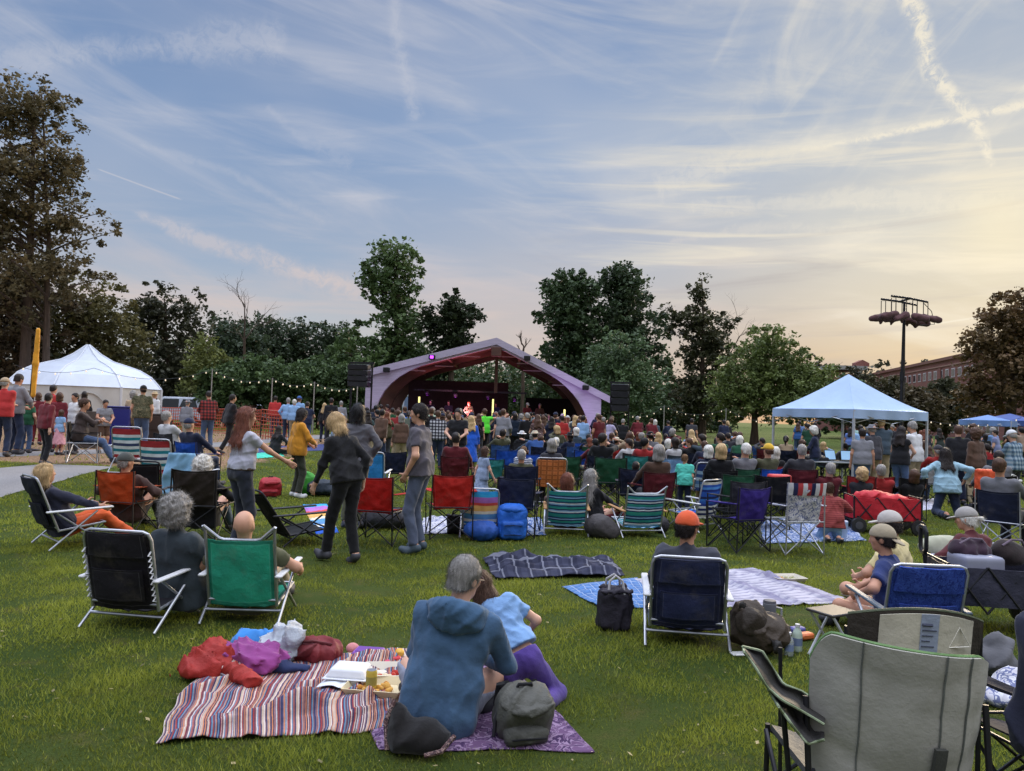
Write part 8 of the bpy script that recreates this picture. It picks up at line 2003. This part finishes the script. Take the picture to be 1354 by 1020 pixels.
# sound desk beneath the canopy
def desk():
    p = D(1108, 19.8, .5); o = empty('folding_table', p, .1, 'pale folding table of sound gear beneath the blue canopy', 'table')
    q = MB(); q.box((0, 0, .74), (1.9, .75, .04), None, .01); q.build('table_top', M['plastic'], o, S(170, 174, 180))
    for x in (-.85, .85):
        q = MB(); q.tube([(x, -.3, 0), (x, -.3, .72)], .02, 6); q.tube([(x, .3, 0), (x, .3, .72)], .02, 6); q.build('leg', M['steel'], o)
    for i, (dx, l, rz) in enumerate(((-.15, 'light blue lit laptop screen on the sound table, left one', .4), (.25, 'light blue lit laptop screen on the sound table, right one', -.1))):
        b_ = p+np.array([dx, -.1, .765]); e = empty('laptop', b_, rz+pi*0, l, 'laptop'); q = MB(); q.box((0, 0, .01), (.36, .25, .018), None, .004); q.build('keyboard_base', M['plastic'], e, S(50, 50, 54))
        q = MB(); q.box((0, .14, .15), (.36, .015, .26), rotx(-.25), .004); sc_ = q.build('screen', M['plastic'], e, S(40, 40, 44)); q = MB(); q.box((0, .131, .15), (.33, .004, .23), rotx(-.25)); q.build('display', SCR, sc_, smooth=False)
    e = empty('mixing_desk', p+np.array([-.62, 0, .765]), .1, 'dark sloping audio mixing desk on the sound table', 'mixer'); q = MB(); q.box((0, 0, .06), (.55, .5, .1), rotx(.12), .02); q.build('console', M['plastic'], e, S(36, 36, 40)); q = MB()
    for i in range(8): q.box((-.21+i*.06, -.05, .122), (.014, .2, .012), rotx(.12))
    q.build('faders', M['plastic'], e, S(150, 150, 154))
    s = SDF(); s.rc((0, 0, 0), (0, 0, .2), .085, .10, .02, True); s.clip((0, 0, .004), (0, 0, -1)); solo('bucket', p+np.array([.5, -.15, .765]), s, .015, 'plastic', S(130, 166, 206), 'light blue tub standing on the sound table', 'tub')
SCR = emit('lit_screen', S(150, 190, 226), .55)
desk()
# ------------------------------------------------------------------ grass
def in_poly(px, py, poly):
    c = np.zeros(len(px), bool); n = len(poly)
    for i in range(n):
        x0, y0 = poly[i]; x1, y1 = poly[(i+1) % n]
        if y0 == y1: continue
        c ^= ((y0 > py) != (y1 > py)) & (px < (x1-x0)*(py-y0)/(y1-y0)+x0)
    return c
def sstn(a, b, x):
    t = np.clip((x-a)/(b-a), 0, 1); return t*t*(3-2*t)
def gzn(x, y): return .35*sstn(-4.6, -8.5, x)*sstn(9, 14, y)*(1-.6*sstn(60, 90, y))+.35*sstn(55, 110, y)
def grass():
    rs = np.random.RandomState(5); Vs = []; Ts = []
    pathp = [[tuple(G(*p)[:2]) for p in ((-240, 668), (-120, 640), (-30, 622), (60, 614), (150, 618), (80, 637), (20, 652), (-140, 700))],
             [tuple(G(*p)[:2]) for p in ((-200, 606), (200, 592), (330, 582), (460, 573), (460, 578), (330, 588), (200, 598), (-200, 611))]]
    for (z0, z1, dens, w, h0, h1, wide) in ((2.2, 5.0, 8200, .0034, .013, .032, .78), (5.0, 9.0, 3900, .0048, .014, .036, .76), (9.0, 16.0, 1200, .008, .018, .042, .74), (16, 30, 220, .016, .035, .07, .72), (30, 48, 60, .03, .04, .08, .70)):
        A = wide*(z1*z1-z0*z0); N = int(A*dens)
        y = np.sqrt(z0*z0+(z1*z1-z0*z0)*rs.rand(N)); x = (rs.rand(N)*2-1)*wide*y
        keep = np.ones(N, bool)
        for p in COVER:
            c = np.mean(p, 0); pp = [tuple(c+(np.array(q)-c)*.97) for q in p]; keep &= ~in_poly(x, y, pp)
        for p in pathp: keep &= ~in_poly(x, y, p)
        keep &= ~((x < -6.6) & (y > 15.9) & (y < 38) & (rs.rand(N) < .93))
        # clumpy density
        cl = np.sin(x*7.1+2*np.sin(y*5.3))+np.sin(y*8.3+2*np.sin(x*4.1))+np.sin(x*1.7+y*1.1)+np.sin(x*2.9-y*2.3)
        bare = np.sin(x*1.3+2.1*np.sin(y*.9))+np.sin(y*1.7+1.5*np.sin(x*1.1))+.6*np.sin(x*3.7-y*2.9)
        keep &= rs.rand(N) < (.66+.19*cl)*np.clip(1.35-.45*np.maximum(0, bare-.9), .55, 1)
        x, y, cl = x[keep], y[keep], cl[keep]; N = len(x)
        a = rs.rand(N)*2*pi; hh = (h0+(h1-h0)*rs.rand(N)**1.4)*(1+.14*cl); lean = (.25+.9*rs.rand(N))*hh; la = rs.rand(N)*2*pi
        g = gzn(x, y)
        ww = w*(.7+.6*rs.rand(N))
        dx, dy = np.cos(a)*ww, np.sin(a)*ww; lx, ly = np.cos(la)*lean, np.sin(la)*lean
        B0 = np.stack([x-dx, y-dy, g-.004], 1); B1 = np.stack([x+dx, y+dy, g-.004], 1); T_ = np.stack([x+lx, y+ly, g+hh], 1)
        Vs.append(np.stack([B0, B1, T_], 1).reshape(-1, 3))
        big = np.sin(x*.9+1.3*np.sin(y*.7))+np.sin(y*1.1-x*.5)
        t = np.clip(.47+.22*rs.normal(size=N)+.13*big+.09*cl, 0, 1); t = np.where(rs.rand(N) < .015, 1., t); Ts.append(np.repeat(t, 3))
    V = np.concatenate(Vs); T_ = np.concatenate(Ts)
    o = leaf_obj('grass', V, np.arange(len(V)).reshape(-1, 3), T_, None, S(130, 139, 53), 'grass')
    o['kind'] = 'stuff'
grass()
def litter():
    rs = np.random.RandomState(21); N = 900
    y = 2.4+13*rs.rand(N)**1.3; x = (rs.rand(N)*2-1)*.72*y; keep = np.ones(N, bool)
    for p in COVER: keep &= ~in_poly(x, y, p)
    keep &= ~((x < -6.6) & (y > 13)); x, y = x[keep], y[keep]; N = len(x)
    P = np.stack([x, y, gzn(x, y)+.018+.012*rs.rand(N)], 1)
    a = rs.normal(size=(N, 3))*[1, 1, .35]; a /= np.linalg.norm(a, axis=1)[:, None]; b_ = np.cross(a, [0, 0, 1.])+rs.normal(size=(N, 3))*.15
    L = (.006+.014*rs.rand(N)**2)[:, None]
    V = np.stack([P-a*L, P+b_*L*.6, P+a*L, P-b_*L*.6], 1).reshape(-1, 3)
    o = leaf_obj('fallen_leaves', V, np.arange(N*4).reshape(N, 4), np.repeat(rs.rand(N), 4), None, S(150, 138, 96)); o['kind'] = 'stuff'
litter()

# ------------------------------------------------------------------ labels that single out: number what looks alike
def finish_labels():
    bpy.context.view_layer.update()
    by = {}
    for o in THINGS: by.setdefault(o['label'], []).append(o)
    words = ['first', 'second', 'third', 'fourth', 'fifth', 'sixth', 'seventh', 'eighth', 'ninth', 'tenth', 'eleventh', 'twelfth']
    for l, os_ in by.items():
        if len(os_) < 2: continue
        if len(l.split()) > 13: print('LONG', l)
        os_.sort(key=lambda o: project(o.matrix_world.translation)[0])
        for i, o in enumerate(os_):
            o['label'] = '%s, %s from left' % (l, words[i] if i < 12 else 'number %d' % (i+1))
finish_labels()
